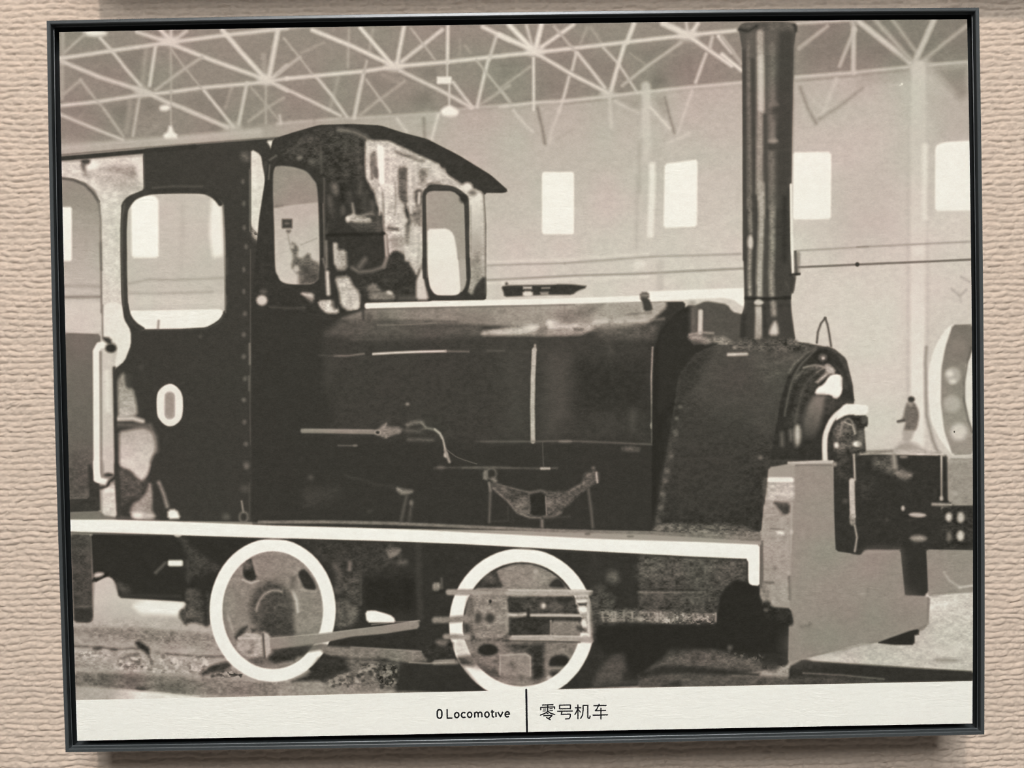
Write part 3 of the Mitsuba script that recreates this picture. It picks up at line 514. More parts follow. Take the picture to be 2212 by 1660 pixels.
F 104 1.4 1 11 0 0|252.1 -18.7 253.3 -17.9 254.7 -17.7 256 -18.1 257.2 -18.7 258.1 -19.9 258.9 -21.5 259.5 -23.3 259.9 -25 260 -26.6 260 -28.2 259.8 -29.8 259.4 -31.3 259.1 -32.8 258.6 -34.4 258 -35.8 257 -36.7 255.5 -37.1 253.5 -37.1 251.7 -36.8 250.4 -36.2 250.1 -35.1 250.5 -33.6 250.9 -32.1 250.8 -31.1 249.8 -30.8 248.3 -31 246.9 -31.2 246.1 -31 246.4 -30.6 247.2 -30.1 248.3 -29.3 249.3 -28 250 -25.9 250.4 -23.8 250.8 -22.4 251.3 -20.5
F 160 1.87 1 3 0 0|249.2 -37.3 250.7 -35.9 255.5 -36.2 256.5 -37.7 255.2 -41.5 253.2 -43.2 250.6 -43.7 249.2 -42.5
F 142 1.4 1 3 0 0|256.3 -18.7 256.1 -19.7 255.4 -20.5 254.4 -20.7 253.5 -20.4 252.8 -19.7 252.6 -18.7 252.8 -17.7 253.5 -16.9 254.5 -16.7 255.4 -17 256.1 -17.7
F 58 1.12 1 3 0 0|257.3 -16 257 -17 256.2 -17.6 255.1 -17.9 254 -17.6 253.2 -16.9 252.9 -15.9 253.2 -15 254 -14.3 255.1 -14.1 256.2 -14.4 257 -15.1
L 66 1.12 1 3 0 1.09|246.1 -30.3 250.1 -29.6
F 138 .93 1 3 0 0 187 -285 128 -287 50|-295.9 145.7 -294.4 147.2 -288.6 147.1 -285.7 146.7 -279.2 145 -277 143.3 -272.7 135.7 -271.6 132.9 -269.8 125 -269.5 122.1 -270.6 50.8 -272.2 49.3 -296.9 49.7 -298.3 51.2
F 136 2.33 .8 3 0 0|-295.5 133.9 -294 135.3 -287.6 134.7 -284.8 133.9 -279.4 131.1 -277.1 129.3 -273.2 124.7 -271.8 122.2 -271 119.6 -270.6 117.1 -270.5 115.2 -271.9 114.4 -294.5 117.7 -295.9 119.4
F 228 1.12 1 2 0 0|-289.8 117.8 -289.2 117.7 -288.7 117.3 -288.3 116.8 -288.2 116.2 -289 84.3 -289.2 83.7 -289.5 83.2 -290.1 82.8 -290.7 82.7 -296.6 82.8 -297.2 83 -297.7 83.3 -298 83.9 -298.1 84.5 -297.3 116.3 -297.2 116.9 -296.8 117.5 -296.3 117.8 -295.7 117.9
L 148 2.8 .5 3 0 1.63|-278.6 110.2 -279.8 90
L 149 1.87 .8 3 0 1.77|-294.5 66.9 -270.9 66.2
L 131 1.4 1 3 0 1.77|-294.4 59.5 -270.4 59.4
F 193 2.33 1 3 0 0|-294.9 54.9 -293.3 56.4 -272 56.1 -270.5 54.5 -270.6 50.8 -272.2 49.3 -293.5 49.6 -294.9 51.2
F 193 .93 1 3 0 0|-294.9 52.7 -293.4 54.2 -272 53.8 -270.6 52.3 -271 37.6 -272.5 36.1 -293.8 36.9 -295.3 38.5
F 105 .93 1 3 0 0 94 -287 34 -290 -55|-295.4 35 -293.8 36.4 -273.2 35.3 -271.7 33.7 -274 -57.4 -275.5 -58.9 -295.6 -58.5 -297 -57
F 88 3.73 .8 10 0 0|-295.9 -42.3 -294.4 -40.8 -281.2 -41.1 -279.8 -42.6 -280.7 -57.3 -282.3 -58.8 -294.2 -58.5 -295.7 -57
F 84 1.4 1 11 0 0|-294.9 -49.4 -293.4 -47.9 -280.8 -48.2 -279.5 -49.7 -281.7 -69.8 -283.4 -71.3 -294 -71.4 -295.4 -69.9
F 59 1.12 1 4 0 0|-295.5 -72.9 -294 -71.4 -283.4 -71.3 -281.9 -69.8 -282 -49.6 -281.1 -49.4 -275.7 -57.3 -274.8 -60 -274.7 -78.8 -276.2 -80.3 -294.2 -80.6 -295.7 -79.1
F 114 1.12 1 3 0 0|-295.7 -81.8 -294.2 -80.6 -276.8 -80 -273.9 -80.5 -265.2 -83.9 -265.3 -85.6 -294.3 -85.1 -295.8 -83.9
F 197 .93 1 11 0 0|-295.2 145.2 -293.7 146.7 -283.2 146.6 -280.7 146.9 -278.7 147.6 -276.2 148 -242 149.3 -240.6 147.9 -241 130.7 -242.1 128.2 -254.4 117.6 -255.5 115.1 -257.1 50.5 -258.6 49.1 -269.2 49.2 -270.6 50.8 -269.9 92.4 -269.9 95.4 -269.9 118 -270.3 121 -271.7 126.2 -273.2 128.7 -276.9 132.1 -279.4 133.6 -285.3 135.5 -288.2 136 -294 136.4 -295.4 137.9
F 137 2.33 .8 16 0 0|-280.9 145.2 -280.3 145.4 -278.6 142.5 -276.3 141.4 -259 143.4 -256 143.6 -248.2 143.5 -246.1 142.1 -244.8 139.4 -244.9 137.3 -246.2 136.1 -248.4 135.7 -254.9 137.2 -257.4 137.9 -259.3 138.6 -261.8 139.3 -269.6 141.4 -272.5 141.3 -276.5 139.7 -277.2 138.3 -275.9 136.7 -276.5 136 -278.7 136.3 -280.1 138
F 152 4.2 .7 16 0 0|-275.3 138.4 -275 139 -245.7 135.5 -243.9 133.9 -243.3 131.3 -244.5 129.5 -249.8 127.8 -252.6 127.7 -256.4 128.5 -259.3 129.4 -264.5 131.7 -267.2 133.1
F 219 2.33 1 3 0 0|-269.9 145.4 -270 143.8 -271.3 142.2 -273.4 141 -275.8 140.6 -277.8 141.1 -278.9 142.3 -278.7 144 -277.5 145.6 -275.4 146.7 -273 147.1 -271 146.6
F 209 2.33 .8 3 0 0|-247.6 147.4 -246.5 149 -242.7 149.3 -241.2 147.9 -241.3 134.1 -242.1 132.6 -243.5 132.6 -244.6 134.1
F 175 2.8 .7 11 0 0|-257.5 127.4 -256.4 128.9 -244.5 129.8 -244.2 129 -254.2 121.6 -255.8 122.1
F 174 2.8 .5 3 0 0|-268.5 109 -267 110.2 -259.8 111.1 -258.4 109.8 -258.4 106.7 -260 105.3 -267.1 105.9 -268.6 107.1
L 88 .93 1 3 0 1.77|-295.1 136.4 -286.7 135 -279.4 131.8 -274.1 126.3 -270.9 120.9
L 111 1.12 1 3 0 1.09|-270.9 120.9 -269.8 110.1 -270.1 93.9 -270.7 49.3
L 64 1.4 .4 3 0 1.22|-270.2 93.9 -270 77
F 215 1.03 1 4 0 0|-269.2 52.7 -268.2 54.2 -267.1 55 -265.6 55.5 -264 55.6 -262.2 55.4 -260.5 55 -259 54.5 -257 53.6 -255.6 51.8 -254.8 49.3 -254.4 46.6 -253.9 44.1 -253.3 42 -252.7 40 -252.3 38 -252.1 35.9 -252 33.5 -252.1 31 -252.3 28.5 -252.6 26.4 -252.9 24.8 -253.3 23.5 -253.8 22.3 -254.4 21 -255.2 19.6 -256.1 18.1 -257.1 16.8 -258 15.7 -258.7 14.8 -259.4 14.2 -260.1 13.8 -260.7 13.7 -261.4 13.7 -262 14 -262.5 14.6 -262.7 15.7 -262.5 17.7 -261.9 20.3 -261.3 23 -261.1 25.2 -261.2 26.8 -261.5 28 -262.1 29 -263 30 -264.5 30.4 -266.5 30.4 -268.5 30.9 -269.7 32.8 -270.1 36.1 -270.3 38.8 -270.4 42 -270.3 45 -270.1 48.1 -269.7 50.7
L 122 1.03 1 3 0 .95|-270 53.8 -270.4 33.5
F 77 1.4 1 3 0 0|-264.4 -50 -262.9 -48.5 -217 -49.3 -215.6 -50.8 -216.4 -86 -217.9 -87.5 -263.8 -86.7 -265.3 -85.1
F 58 .84 1 2 0 0|-241.3 152.8 -239.9 154.4 -209.7 156.7 -206.7 156.9 -155.8 160.1 -154.4 158.7 -155.1 125.3 -155.5 122.3 -167.9 71.6 -168.3 68.7 -171.7 -87.5 -173.2 -89 -221.3 -87.3 -224.3 -87.1 -260.3 -83.3 -261.9 -81.7 -263.9 -53 -264 -50 -263.7 10.2 -262.5 12.7 -257.5 16.7 -255.8 19 -252.7 26.6 -252.1 29.5 -252 35.5 -252.7 38.3 -255.5 43.3 -256.4 46.1 -257.5 58.1 -257.6 61.1 -256.3 117.9 -255.2 120.5 -252.9 123 -250.5 124.6 -242.5 127.6 -241.1 129.6
L 52 .84 1 3 0 3.01|-294.9 148.9 -276.9 150.1 -244.1 152.6 -208.2 155.3
L 87 .77 .7 3 0 .9|-294.8 151.2 -244 154.9 -154.3 160.5
F 52 1.4 .9 3 0 0|-281.6 147.1 -280.5 148.1 -277.1 148.5 -275.6 147.7 -275.7 146.1 -276.9 145.1 -279.2 144.8 -280.8 145.5
F 67 1.87 .7 3 0 0|-281.6 144.3 -280.9 145.3 -279.3 145.3 -278.4 144 -278.5 141.8 -279.2 140.7 -280.5 141.1 -281.3 142.3
L 73 .75 1 3 0 .9|-240.9 149.5 -241.1 129.6
F 181 .84 1 3 0 0|-248.1 123.5 -245.7 124.7 -239.2 125.3 -236.2 125.4 -205.5 125.3 -202.5 124.9 -198.7 124.1 -196 123 -193.2 121.2 -191.6 118.9 -190.7 114.4 -190.4 111.4 -189.9 94.1 -189.9 91.1 -190.8 49.5 -192.3 48 -252.3 49 -253.7 50.5 -253.2 98.9 -253.1 101.9 -252.3 112.4 -251.9 115.3 -251 119.1 -249.8 121.6
F 184 .84 1 3 0 0|-253.5 52.1 -252.2 53.5 -193.3 52.6 -192 51.1 -192.6 47.9 -193.8 45.4 -195.5 43.5 -197.7 41.7 -201.9 39.2 -204.7 38.4 -218 37.8 -221 37.7 -243.1 37.7 -245.9 38.4 -248.6 39.9 -250.6 41.9 -252.4 45.4 -253.3 48.3
F 225 .93 1 3 0 0|-252.9 48.5 -251.6 50 -194.1 50.2 -192.5 49.1 -192.3 47.1 -193.3 45 -195.3 43.1 -197.8 41.5 -202 39.3 -204.9 38.6 -218.4 37.8 -221.4 37.7 -243.5 37.8 -246.1 38.5 -248.1 39.9 -249.9 41.6 -251.3 43.5 -252.3 45.9
F 229 1.21 1 2 0 0|-250 119.1 -248.9 121.5 -246.9 123.1 -244.4 124.1 -236.6 124.3 -234.3 123.7 -232.9 122.4 -232.1 120.2 -232.9 85.2 -234.7 83.9 -248.7 84.1 -250.2 85.6
F 221 2.33 1 2 0 0|-198.1 121 -196.7 121.7 -192.6 119.1 -191.3 116.8 -190.7 86 -192.2 84.3 -196.7 83.5 -198.3 84.8 -199.7 98.1 -199.7 101
L 167 2.8 .6 3 0 2.31|-216.9 120.1 -217.6 76.8
F 177 3.73 .4 3 0 0|-253 81.3 -251.4 82.8 -191.5 83.2 -190.1 81.7 -190.3 73.8 -191.8 72.3 -251.7 71.3 -253.2 72.8
L 145 1.59 .7 3 0 1.36|-252.6 67.6 -239.1 70.1 -222.2 69.5 -191.7 70.3
L 149 1.49 .7 3 0 1.22|-252.8 61.2 -232.5 60.8 -198.7 61.3
F 200 2.8 .5 3 0 0|-252.9 58.3 -251.3 59.8 -192.1 59.5 -190.6 58 -190.7 53.5 -192.2 52.1 -251.5 53 -253 54.5
L 141 1.12 1 3 0 1.36|-233.9 43.1 -234.4 38
L 56 .93 1 3 0 3.13|-239.7 126.2 -238.3 126.3 -236.2 126.6 -233.7 126.8 -230.9 127 -227.9 127.1 -224.4 127.2 -220.8 127.2 -217.4 127.2 -214.1 127.1 -210.9 127 -207.8 126.8 -205.3 126.6 -203.5 126.4 -202.1 126.1 -201.1 125.7 -199.9 125.2 -198.7 124.6 -197.4 123.8 -196.3 123 -195.3 122.1 -194.3 121.1 -193.5 120 -192.8 119 -192.3 118.3
L 61 .84 1 3 0 3.27|-239.7 126.2 -241.2 125.7 -243.2 125 -245.4 124.2 -247.2 123.2 -248.7 122.1 -250 120.7 -251.1 119.3 -252.1 117.9 -252.9 116.7 -253.6 115.7 -254.1 114.4 -254.6 112.6 -254.9 110.2 -255.2 107.4 -255.4 104.2 -255.6 100.4 -255.7 95.9 -255.8 90.8 -255.8 85.4 -255.8 80.2 -255.8 74.9 -255.8 69.4 -255.7 64.3 -255.5 59.9 -255.3 56.2 -255 53.2 -254.7 50.7 -254.4 49
L 61 .84 1 3 0 2.99|-254.7 53.6 -254.5 52.3 -254.2 50.5 -253.7 48.5 -253.1 46.8 -252.3 45.3 -251.4 43.8 -250.3 42.5 -249.2 41.3 -248 40.2 -246.6 39.3 -245.4 38.5 -244.6 38
L 92 1.12 .7 3 0 .95|-254.1 119.3 -256 109.9 -257.1 80.2 -256.4 53.1
L 111 .84 .7 3 0 .95|-190.6 117 -190.2 92.6 -190.5 48
L 71 .84 1 3 0 .82|-244.6 37.4 -219.5 37.3 -203.3 37.7 -195.1 41.1 -191.9 46.4
L 84 1.12 .7 3 0 1.22|-235.6 129.1 -224.1 130 -203.9 129.6
F 205 .93 1 8 0 0|-171.8 151.6 -170.4 152.4 -166.9 150.4 -165.3 148.2 -164.4 142.3 -163.9 139.4 -161.7 123.4 -161.4 120.4 -160.9 103.1 -161 100.1 -161.3 93.7 -162.3 92.9 -163.9 94.2 -165.9 96 -169.6 99.4 -171.3 101.2 -172.3 102.5 -172.8 104.7
F 111 2.33 .6 16 0 0|-172.6 101.7 -172.3 102.5 -171.3 101.2 -169.6 99.4 -165.9 96 -166.1 94.4 -169.5 92.9 -171.2 93.8
F 167 1.87 1 3 1 0|-172.3 99.1 -171.7 100.8 -169.7 101.4 -168.3 100.3 -167.2 96.4 -167.8 95 -169.8 95 -171.3 96.4
L 103 .93 1 3 0 .68|-172.9 139.6 -173.6 100.5
F 89 2.33 1 13 0 0|-178.8 149.4 -177.6 150.8 -174.4 151.5 -173 150.3 -173.1 146.5 -174.4 145.4 -176.6 146.1 -178.2 147.5
F 209 1.23 1 3 0 0|-161.4 157.3 -160.5 158.5 -156.8 158.8 -155.1 157.4 -154.6 153 -154.9 150.3 -155.7 148 -156.7 147.8 -157.6 149.8 -158.5 151.7 -159.1 153.4 -160.1 155.3
F 56 1.23 1 3 0 0|-169.9 157.3 -169.3 158.4 -163.5 158.4 -161.3 157 -159.5 153.5 -158.6 151 -158.4 148.7 -159.4 146.5 -161.9 144.5 -163.5 144.9 -165.1 150.2 -166.5 152.8
L 64 1.12 1 3 0 3.4|-162.4 143.5 -159.9 131.3 -159.3 98.9 -159 78.6
L 110 .93 .5 3 0 .95|-161.1 139.4 -160.6 131.3
F 101 1.21 .75 3 0 0|-176.4 132.3 -176.5 131.5 -177 130.9 -177.5 130.7 -178 130.9 -178.4 131.5 -178.5 132.3 -178.4 133.1 -178 133.7 -177.4 133.9 -176.9 133.7 -176.5 133.1
F 101 1.21 .75 3 0 0|-176 118.1 -176.2 117.3 -176.6 116.7 -177.1 116.5 -177.7 116.7 -178.1 117.3 -178.2 118.1 -178 118.9 -177.6 119.5 -177.1 119.7 -176.5 119.5 -176.1 118.9
F 101 1.21 .75 3 0 0|-176 102.6 -176.2 101.7 -176.6 101.2 -177.1 100.9 -177.7 101.2 -178.1 101.8 -178.2 102.6 -178 103.4 -177.6 104 -177.1 104.2 -176.5 104 -176.2 103.4
F 102 1.21 .75 3 0 0|-175.3 90.4 -175.4 89.6 -175.8 89 -176.4 88.8 -176.9 89 -177.3 89.6 -177.4 90.4 -177.3 91.2 -176.9 91.8 -176.3 92 -175.8 91.8 -175.4 91.2
F 102 1.21 .75 3 0 0|-177 75.5 -177.1 74.7 -177.5 74.1 -178.1 73.9 -178.6 74.1 -179 74.7 -179.1 75.6 -179 76.4 -178.5 76.9 -178 77.2 -177.5 76.9 -177.1 76.3
F 102 1.21 .75 3 0 0|-177.3 61.3 -177.4 60.5 -177.8 59.9 -178.4 59.7 -178.9 59.9 -179.3 60.5 -179.4 61.3 -179.3 62.1 -178.9 62.7 -178.3 62.9 -177.8 62.7 -177.4 62.1
F 105 1.31 .75 3 0 0|-176.6 46.9 -176.8 46.1 -177.3 45.6 -178 45.4 -178.7 45.6 -179.2 46.2 -179.3 46.9 -179.1 47.7 -178.6 48.2 -178 48.4 -177.3 48.2 -176.8 47.6
F 105 1.31 .75 3 0 0|-177.6 33.3 -177.8 32.6 -178.3 32 -179 31.9 -179.7 32.1 -180.2 32.6 -180.3 33.4 -180.1 34.1 -179.6 34.7 -178.9 34.8 -178.3 34.6 -177.8 34.1
F 105 1.31 .75 3 0 0|-177.9 19.1 -178.1 18.3 -178.6 17.8 -179.3 17.6 -180 17.8 -180.5 18.4 -180.6 19.1 -180.4 19.9 -179.9 20.4 -179.2 20.6 -178.6 20.4 -178.1 19.8
F 106 1.31 .75 3 0 0|-177.6 4.8 -177.8 4.1 -178.3 3.5 -178.9 3.3 -179.6 3.5 -180.1 4.1 -180.3 4.8 -180.1 5.6 -179.6 6.1 -178.9 6.3 -178.2 6.1 -177.7 5.6
F 106 1.31 .75 3 0 0|-178.5 -9.1 -178.7 -9.9 -179.3 -10.4 -179.9 -10.6 -180.6 -10.4 -181.1 -9.8 -181.3 -9.1 -181.1 -8.3 -180.6 -7.8 -179.9 -7.6 -179.2 -7.8 -178.7 -8.4
F 106 1.31 .75 3 0 0|-178.5 -23.4 -178.7 -24.2 -179.2 -24.7 -179.9 -24.9 -180.6 -24.7 -181.1 -24.1 -181.2 -23.4 -181 -22.6 -180.5 -22.1 -179.8 -21.9 -179.2 -22.1 -178.7 -22.7
F 107 1.31 .75 3 0 0|-177.9 -37.7 -178.1 -38.5 -178.7 -39 -179.3 -39.2 -180 -39 -180.5 -38.4 -180.7 -37.7 -180.5 -36.9 -180 -36.4 -179.3 -36.2 -178.6 -36.4 -178.1 -37
F 107 1.31 .75 3 0 0|-177.8 -52.4 -178 -53.1 -178.5 -53.7 -179.2 -53.9 -179.9 -53.7 -180.3 -53.1 -180.5 -52.3 -180.3 -51.6 -179.8 -51.1 -179.1 -50.9 -178.4 -51.1 -178 -51.6
F 86 1.12 .7 3 0 0|-206 32.4 -206.2 32 -206.6 31.6 -207.1 31.5 -207.7 31.6 -208.1 32 -208.2 32.5 -208 32.9 -207.6 33.3 -207.1 33.4 -206.5 33.3 -206.2 32.9
F 79 1.87 .6 3 0 0|-244.5 12.7 -244.7 11.9 -245.2 11.3 -245.9 11.1 -246.6 11.3 -247 11.9 -247.2 12.8 -247 13.6 -246.5 14.2 -245.8 14.4 -245.1 14.1 -244.7 13.5
L 90 .75 .6 3 0 .72|-173.5 88.2 -175 22.3 -176.1 -13.8 -176.3 -37.9
L 119 1.03 .8 3 0 1.36|-175.4 27.2 -175.5 14.3
L 106 1.03 .7 3 0 1.09|-176.2 6.1 -176.4 -2.7
L 45 1.4 .6 3 0 1.2|-172.1 58.2 -175.2 -86.2
F 142 1.87 1 14 0 0 179 -260 2 -256 -18|-261.6 3.3 -260.8 6.1 -258.9 9 -257.6 9.5 -256.6 8.2 -256 6 -255.7 2.2 -254.5 .3 -252.4 -.4 -251 -2.2 -249.7 -9.5 -249.3 -12.5 -249.1 -16.3 -250.4 -18 -260 -19.4 -261.5 -18.1
F 66 1.87 .8 3 0 0|-256.7 5.4 -256 7.7 -253.8 9.3 -252.6 8.6 -252.3 3.5 -252.9 1.3 -254.3 0 -255.4 .7
L 189 1.59 1 3 0 2.99|-261.5 -20 -252 -19.8 -246 -21.9
L 87 1.59 1 3 0 2.72|-262.3 -23.7 -252.2 -24.5 -244 -24.7
F 198 2.1 1 8 0 0 164 -260 -48 -260 -26|-261.2 -30 -259.7 -28.2 -256.4 -27.5 -253.4 -27 -246.2 -26.2 -243.5 -26.6 -241.3 -27.6 -239.6 -29.6 -238.6 -32.2 -238 -35.1 -237.7 -38.9 -238.3 -41.8 -240.5 -45.9 -241.6 -48.7 -243 -53.9 -244.1 -56.4 -245.5 -58.3 -247.4 -59.2 -249.7 -58.8 -251.6 -57.3 -253.5 -53.8 -255.6 -51.9 -260.2 -50.1 -261.6 -48.1
L 153 2.33 .5 3 0 2.04|-241.3 -24.7 -237.8 -32.3 -237.3 -41.1
F 198 2.33 1 8 0 0|-260.8 -49.2 -259.5 -48.5 -243.5 -48.8 -242.3 -50.3 -243.2 -54.2 -244.3 -56.9 -246.2 -59.8 -247.7 -60.3 -249 -59 -250.7 -57.2 -252.6 -55.2 -255 -53.5 -259 -51.8 -260.5 -50.5
F 86 2.33 .8 16 0 0|-261.8 -54.1 -260.3 -53 -255.1 -54.4 -252.7 -55.9 -249.4 -59.9 -247.3 -60.7 -245.4 -60 -244.7 -61.2 -246.9 -69.8 -248.8 -71.2 -252.6 -71.2 -255.3 -72.1 -260.5 -76.2 -261.7 -75.6
F 147 1.87 1 14 0 0|-242.8 -62.5 -241.7 -62.5 -240.3 -65.2 -239.9 -68.1 -241.1 -76.7 -240.9 -79.6 -239.9 -83.6 -241 -85.1 -246.1 -85.5 -249 -85.1 -254.3 -83.2 -255.4 -81.2 -254.5 -77.4 -252.9 -75.2 -249.3 -73.3 -247.1 -71.4 -245.4 -69.1 -244 -66.4
L 58 1.87 1 3 0 3.4|-239 -65.3 -237.2 -76.2 -234.7 -84.4
L 135 1.59 1 11 0 2.04|-236.2 -61.9 -233.3 -69.4 -231.1 -77.7
F 219 1.87 1 3 0 0|-246.2 -83.2 -246.8 -84.4 -248.3 -85.3 -250.3 -85.6 -252.4 -85.2 -253.8 -84.3 -254.4 -83.1 -253.8 -81.9 -252.3 -81 -250.2 -80.7 -248.2 -81 -246.7 -82
F 190 2.33 1 3 0 0|-239.4 -83.7 -240 -84.6 -241.5 -85.2 -243.5 -85.4 -245.6 -85.1 -247.1 -84.4 -247.6 -83.5 -247 -82.7 -245.5 -82 -243.5 -81.8 -241.4 -82.1 -240 -82.8
F 230 1.4 1 3 0 0|-230.9 -81.2 -229.3 -79.7 -226.6 -79.6 -224.5 -80.9 -223.1 -84.3 -224 -85.7 -229.5 -85.8 -231 -84.4
F 100 2.33 .7 3 0 0|-190.8 -85.2 -191.1 -86.2 -192.1 -87 -193.3 -87.2 -194.5 -86.9 -195.4 -86.2 -195.7 -85.1 -195.3 -84.1 -194.4 -83.4 -193.2 -83.1 -192 -83.4 -191.1 -84.2
L 145 1.03 1 3 0 .95|-182.8 -75.1 -181.9 -82
L 116 1.12 .7 3 0 1.5|-179 -85.4 -179.4 -87.1 -180.4 -88.4 -181.8 -88.8 -183.1 -88.3 -184.1 -87.1 -184.4 -85.3 -184 -83.6 -183 -82.4 -181.6 -82 -180.3 -82.5 -179.3 -83.7 -179 -85.4
F 101 1.87 .7 3 0 0|-177.2 -51.7 -177.5 -52.9 -178.3 -53.8 -179.3 -54.1 -180.3 -53.7 -181 -52.8 -181.3 -51.6 -181 -50.4 -180.2 -49.5 -179.2 -49.2 -178.2 -49.5 -177.4 -50.4
F 88 2.33 .7 3 0 0|-178.2 -67 -178.5 -68 -179.4 -68.8 -180.6 -69 -181.9 -68.7 -182.7 -67.9 -183 -66.9 -182.7 -65.9 -181.8 -65.2 -180.6 -64.9 -179.3 -65.2 -178.5 -66
L 89 1.12 .6 3 0 .68|-177.5 -63.6 -178 -88.9
L 224 .93 1 2 0 4.49|-267.1 28.7 -272.6 27.8 -274.7 24.1 -275.3 -7.1 -276 -41.1 -276.4 -58.9
L 133 1.21 1 3 0 1.36|-271.8 23.3 -272.2 -7.2 -273.3 -57.5
L 194 1.03 1 4 0 5.99 188 -267 23 -269 -55|-267.3 22.6 -268.1 -7.3 -268 -31.1 -268.5 -54.9
L 220 1.87 .6 3 0 2.99|-268.2 10.4 -268.2 -14.1
L 57 1.21 1 3 0 2.04|-263.4 13 -263.6 -20.9 -263.8 -57.7
F 48 1.4 1 3 0 0|-261.5 25.9 -262 24.4 -263.4 23.3 -265.2 23 -267 23.4 -268.4 24.5 -268.8 26 -268.3 27.5 -266.9 28.6 -265.1 28.9 -263.3 28.5 -262 27.4
F 58 1.4 1 3 0 0|-270.4 32.4 -269.6 33.3 -266.5 32.9 -264.8 31.5 -264.6 29.2 -265.5 28.3 -267.4 29 -269.1 30.5
L 227 .93 1 3 0 3.81|-276.6 -48.2 -276.4 -55 -274.8 -59.8 -268.8 -61.3
L 57 1.4 1 3 0 2.45|-263.2 -57.3 -268.1 -60.6 -270.2 -64.7 -274.3 -64.6
F 201 1.21 1 11 0 0|-273 -67.5 -271.6 -65.4 -266.1 -62.7 -264.7 -63.6 -263.9 -82.4 -265.4 -83.7 -271.9 -82.6 -273.3 -80.9
F 227 1.87 .6 3 0 0|-264.8 -66.5 -265.4 -67 -266.9 -67.4 -268.9 -67.5 -270.9 -67.3 -272.4 -66.9 -273 -66.4 -272.4 -65.8 -270.9 -65.5 -268.9 -65.3 -266.8 -65.5 -265.4 -65.9
L 61 1.4 1 3 0 2.45|-263.3 -58.7 -262.5 -82.6
F 57 1.4 1 3 0 0|-265.5 -56.5 -266 -57.1 -267.1 -57.6 -268.7 -57.8 -270.2 -57.6 -271.4 -57 -271.8 -56.4 -271.3 -55.7 -270.2 -55.2 -268.6 -55 -267.1 -55.3 -265.9 -55.8
F 221 .75 1 3 0 0|-236.1 -5.1 -235.6 -3.4 -234.9 -2.2 -234.1 -1.2 -233.3 -.4 -232.3 .4 -231.3 1.1 -230.2 1.6 -229.2 1.9 -228.3 2.2 -227.5 2.2 -226.6 2.2 -225.8 1.9 -224.8 1.4 -223.7 .6 -222.7 -.2 -221.8 -1.3 -221 -2.3 -220.4 -3.5 -219.9 -5 -219.5 -6.7 -219.4 -9.1 -219.4 -11.1 -219.4 -12.6 -219.5 -14.7 -219.8 -16.9 -220.1 -18.5 -220.4 -19.7 -220.9 -20.7 -221.6 -21.7 -222.4 -22.7 -223.5 -23.6 -224.6 -24.4 -225.7 -25 -226.9 -25.3 -228.1 -25.4 -229.3 -25.3 -230.5 -24.9 -231.6 -24.3 -232.6 -23.5 -233.6 -22.5 -234.5 -21.4 -235.1 -20.5 -235.7 -19.5 -236.1 -18.4 -236.4 -16.6 -236.5 -14.1 -236.5 -11.7 -236.5 -10 -236.4 -7.7
F 142 .93 1 4 0 0|-227.4 -3.2 -226.4 -3.4 -225.5 -4 -224.9 -4.9 -224.7 -6 -225 -17.9 -225.2 -18.9 -225.9 -19.8 -226.7 -20.3 -227.8 -20.5 -228.7 -20.5 -229.7 -20.3 -230.6 -19.7 -231.1 -18.8 -231.3 -17.8 -231 -5.9 -230.8 -4.8 -230.2 -3.9 -229.3 -3.4 -228.3 -3.2
L 169 1.12 .5 3 0 .82|-224.7 -11.7 -225.2 -15.8 -226.3 -19 -227.9 -20.5 -229.5 -19.9 -230.7 -17.5 -231.4 -13.7 -231.3 -9.5 -230.5 -5.8 -229.1 -3.4 -227.4 -2.9 -226 -4.4 -225 -7.6 -224.7 -11.7
F 53 .7 1 4 0 0|-157.7 158.2 -155.9 160 -143.7 163.7 -140.8 164.5 -128.7 167.7 -125.8 168.1 -107.8 168.4 -104.8 168.3 -89.3 167.3 -86.4 166.7 -75.5 163 -72.7 162.1 -59.5 158.5 -56.7 157.4 -39.2 148.1 -36.6 146.6 -18.3 135 -16 133.2 -6.9 124.9 -6.5 123.5 -7.6 122.8 -9.8 122.4 -20 122.6 -21.4 121.1 -20.7 105.3 -20.6 102.3 -21.5 54.3 -23 52.8 -56 53.4 -58.8 52.5 -77.6 39.6 -80.4 38.6 -167.5 34.3 -169.3 35.7 -172.7 56.8 -172.8 59.7 -167.6 107.5 -167.1 110.5 -160.8 146.3 -160.2 149.2
F 67 3.27 .7 18 0 0|-129.7 164.4 -126.8 165.1 -113.6 165.4 -110.7 165.1 -100.1 162.3 -98.5 160.8 -98.2 158.9 -98.1 156.4 -99 139.8 -99.1 136.9 -99.2 134.3 -100.7 132.8 -120.8 130.7 -122.8 132 -125 138 -126.8 140 -138.2 145.1 -141 145.8 -150.2 147 -151.5 148.7 -151.1 152.4 -149.5 154.6
F 117 1.59 .8 3 0 0|-138.8 147 -139 146.3 -139.7 145.7 -140.6 145.5 -141.4 145.8 -142.1 146.3 -142.3 147 -142 147.8 -141.4 148.3 -140.5 148.5 -139.6 148.3 -139 147.7
F 111 1.87 .7 3 0 0|-131.1 143.5 -131.7 143.1 -132.6 143 -133.5 143.4 -134.3 144.1 -134.7 144.9 -134.6 145.6 -134 146 -133.1 146.1 -132.1 145.7 -131.3 145 -131 144.2
L 91 1.59 .6 3 0 1.5|-126.5 154.9 -126.5 137.4
L 87 2.05 .5 3 0 2.04|-139.3 157.1 -144.1 153.1
L 117 2.05 .8 3 0 2.31|-114.8 164.8 -105.4 163.3 -98 159.9 -94.7 157.1
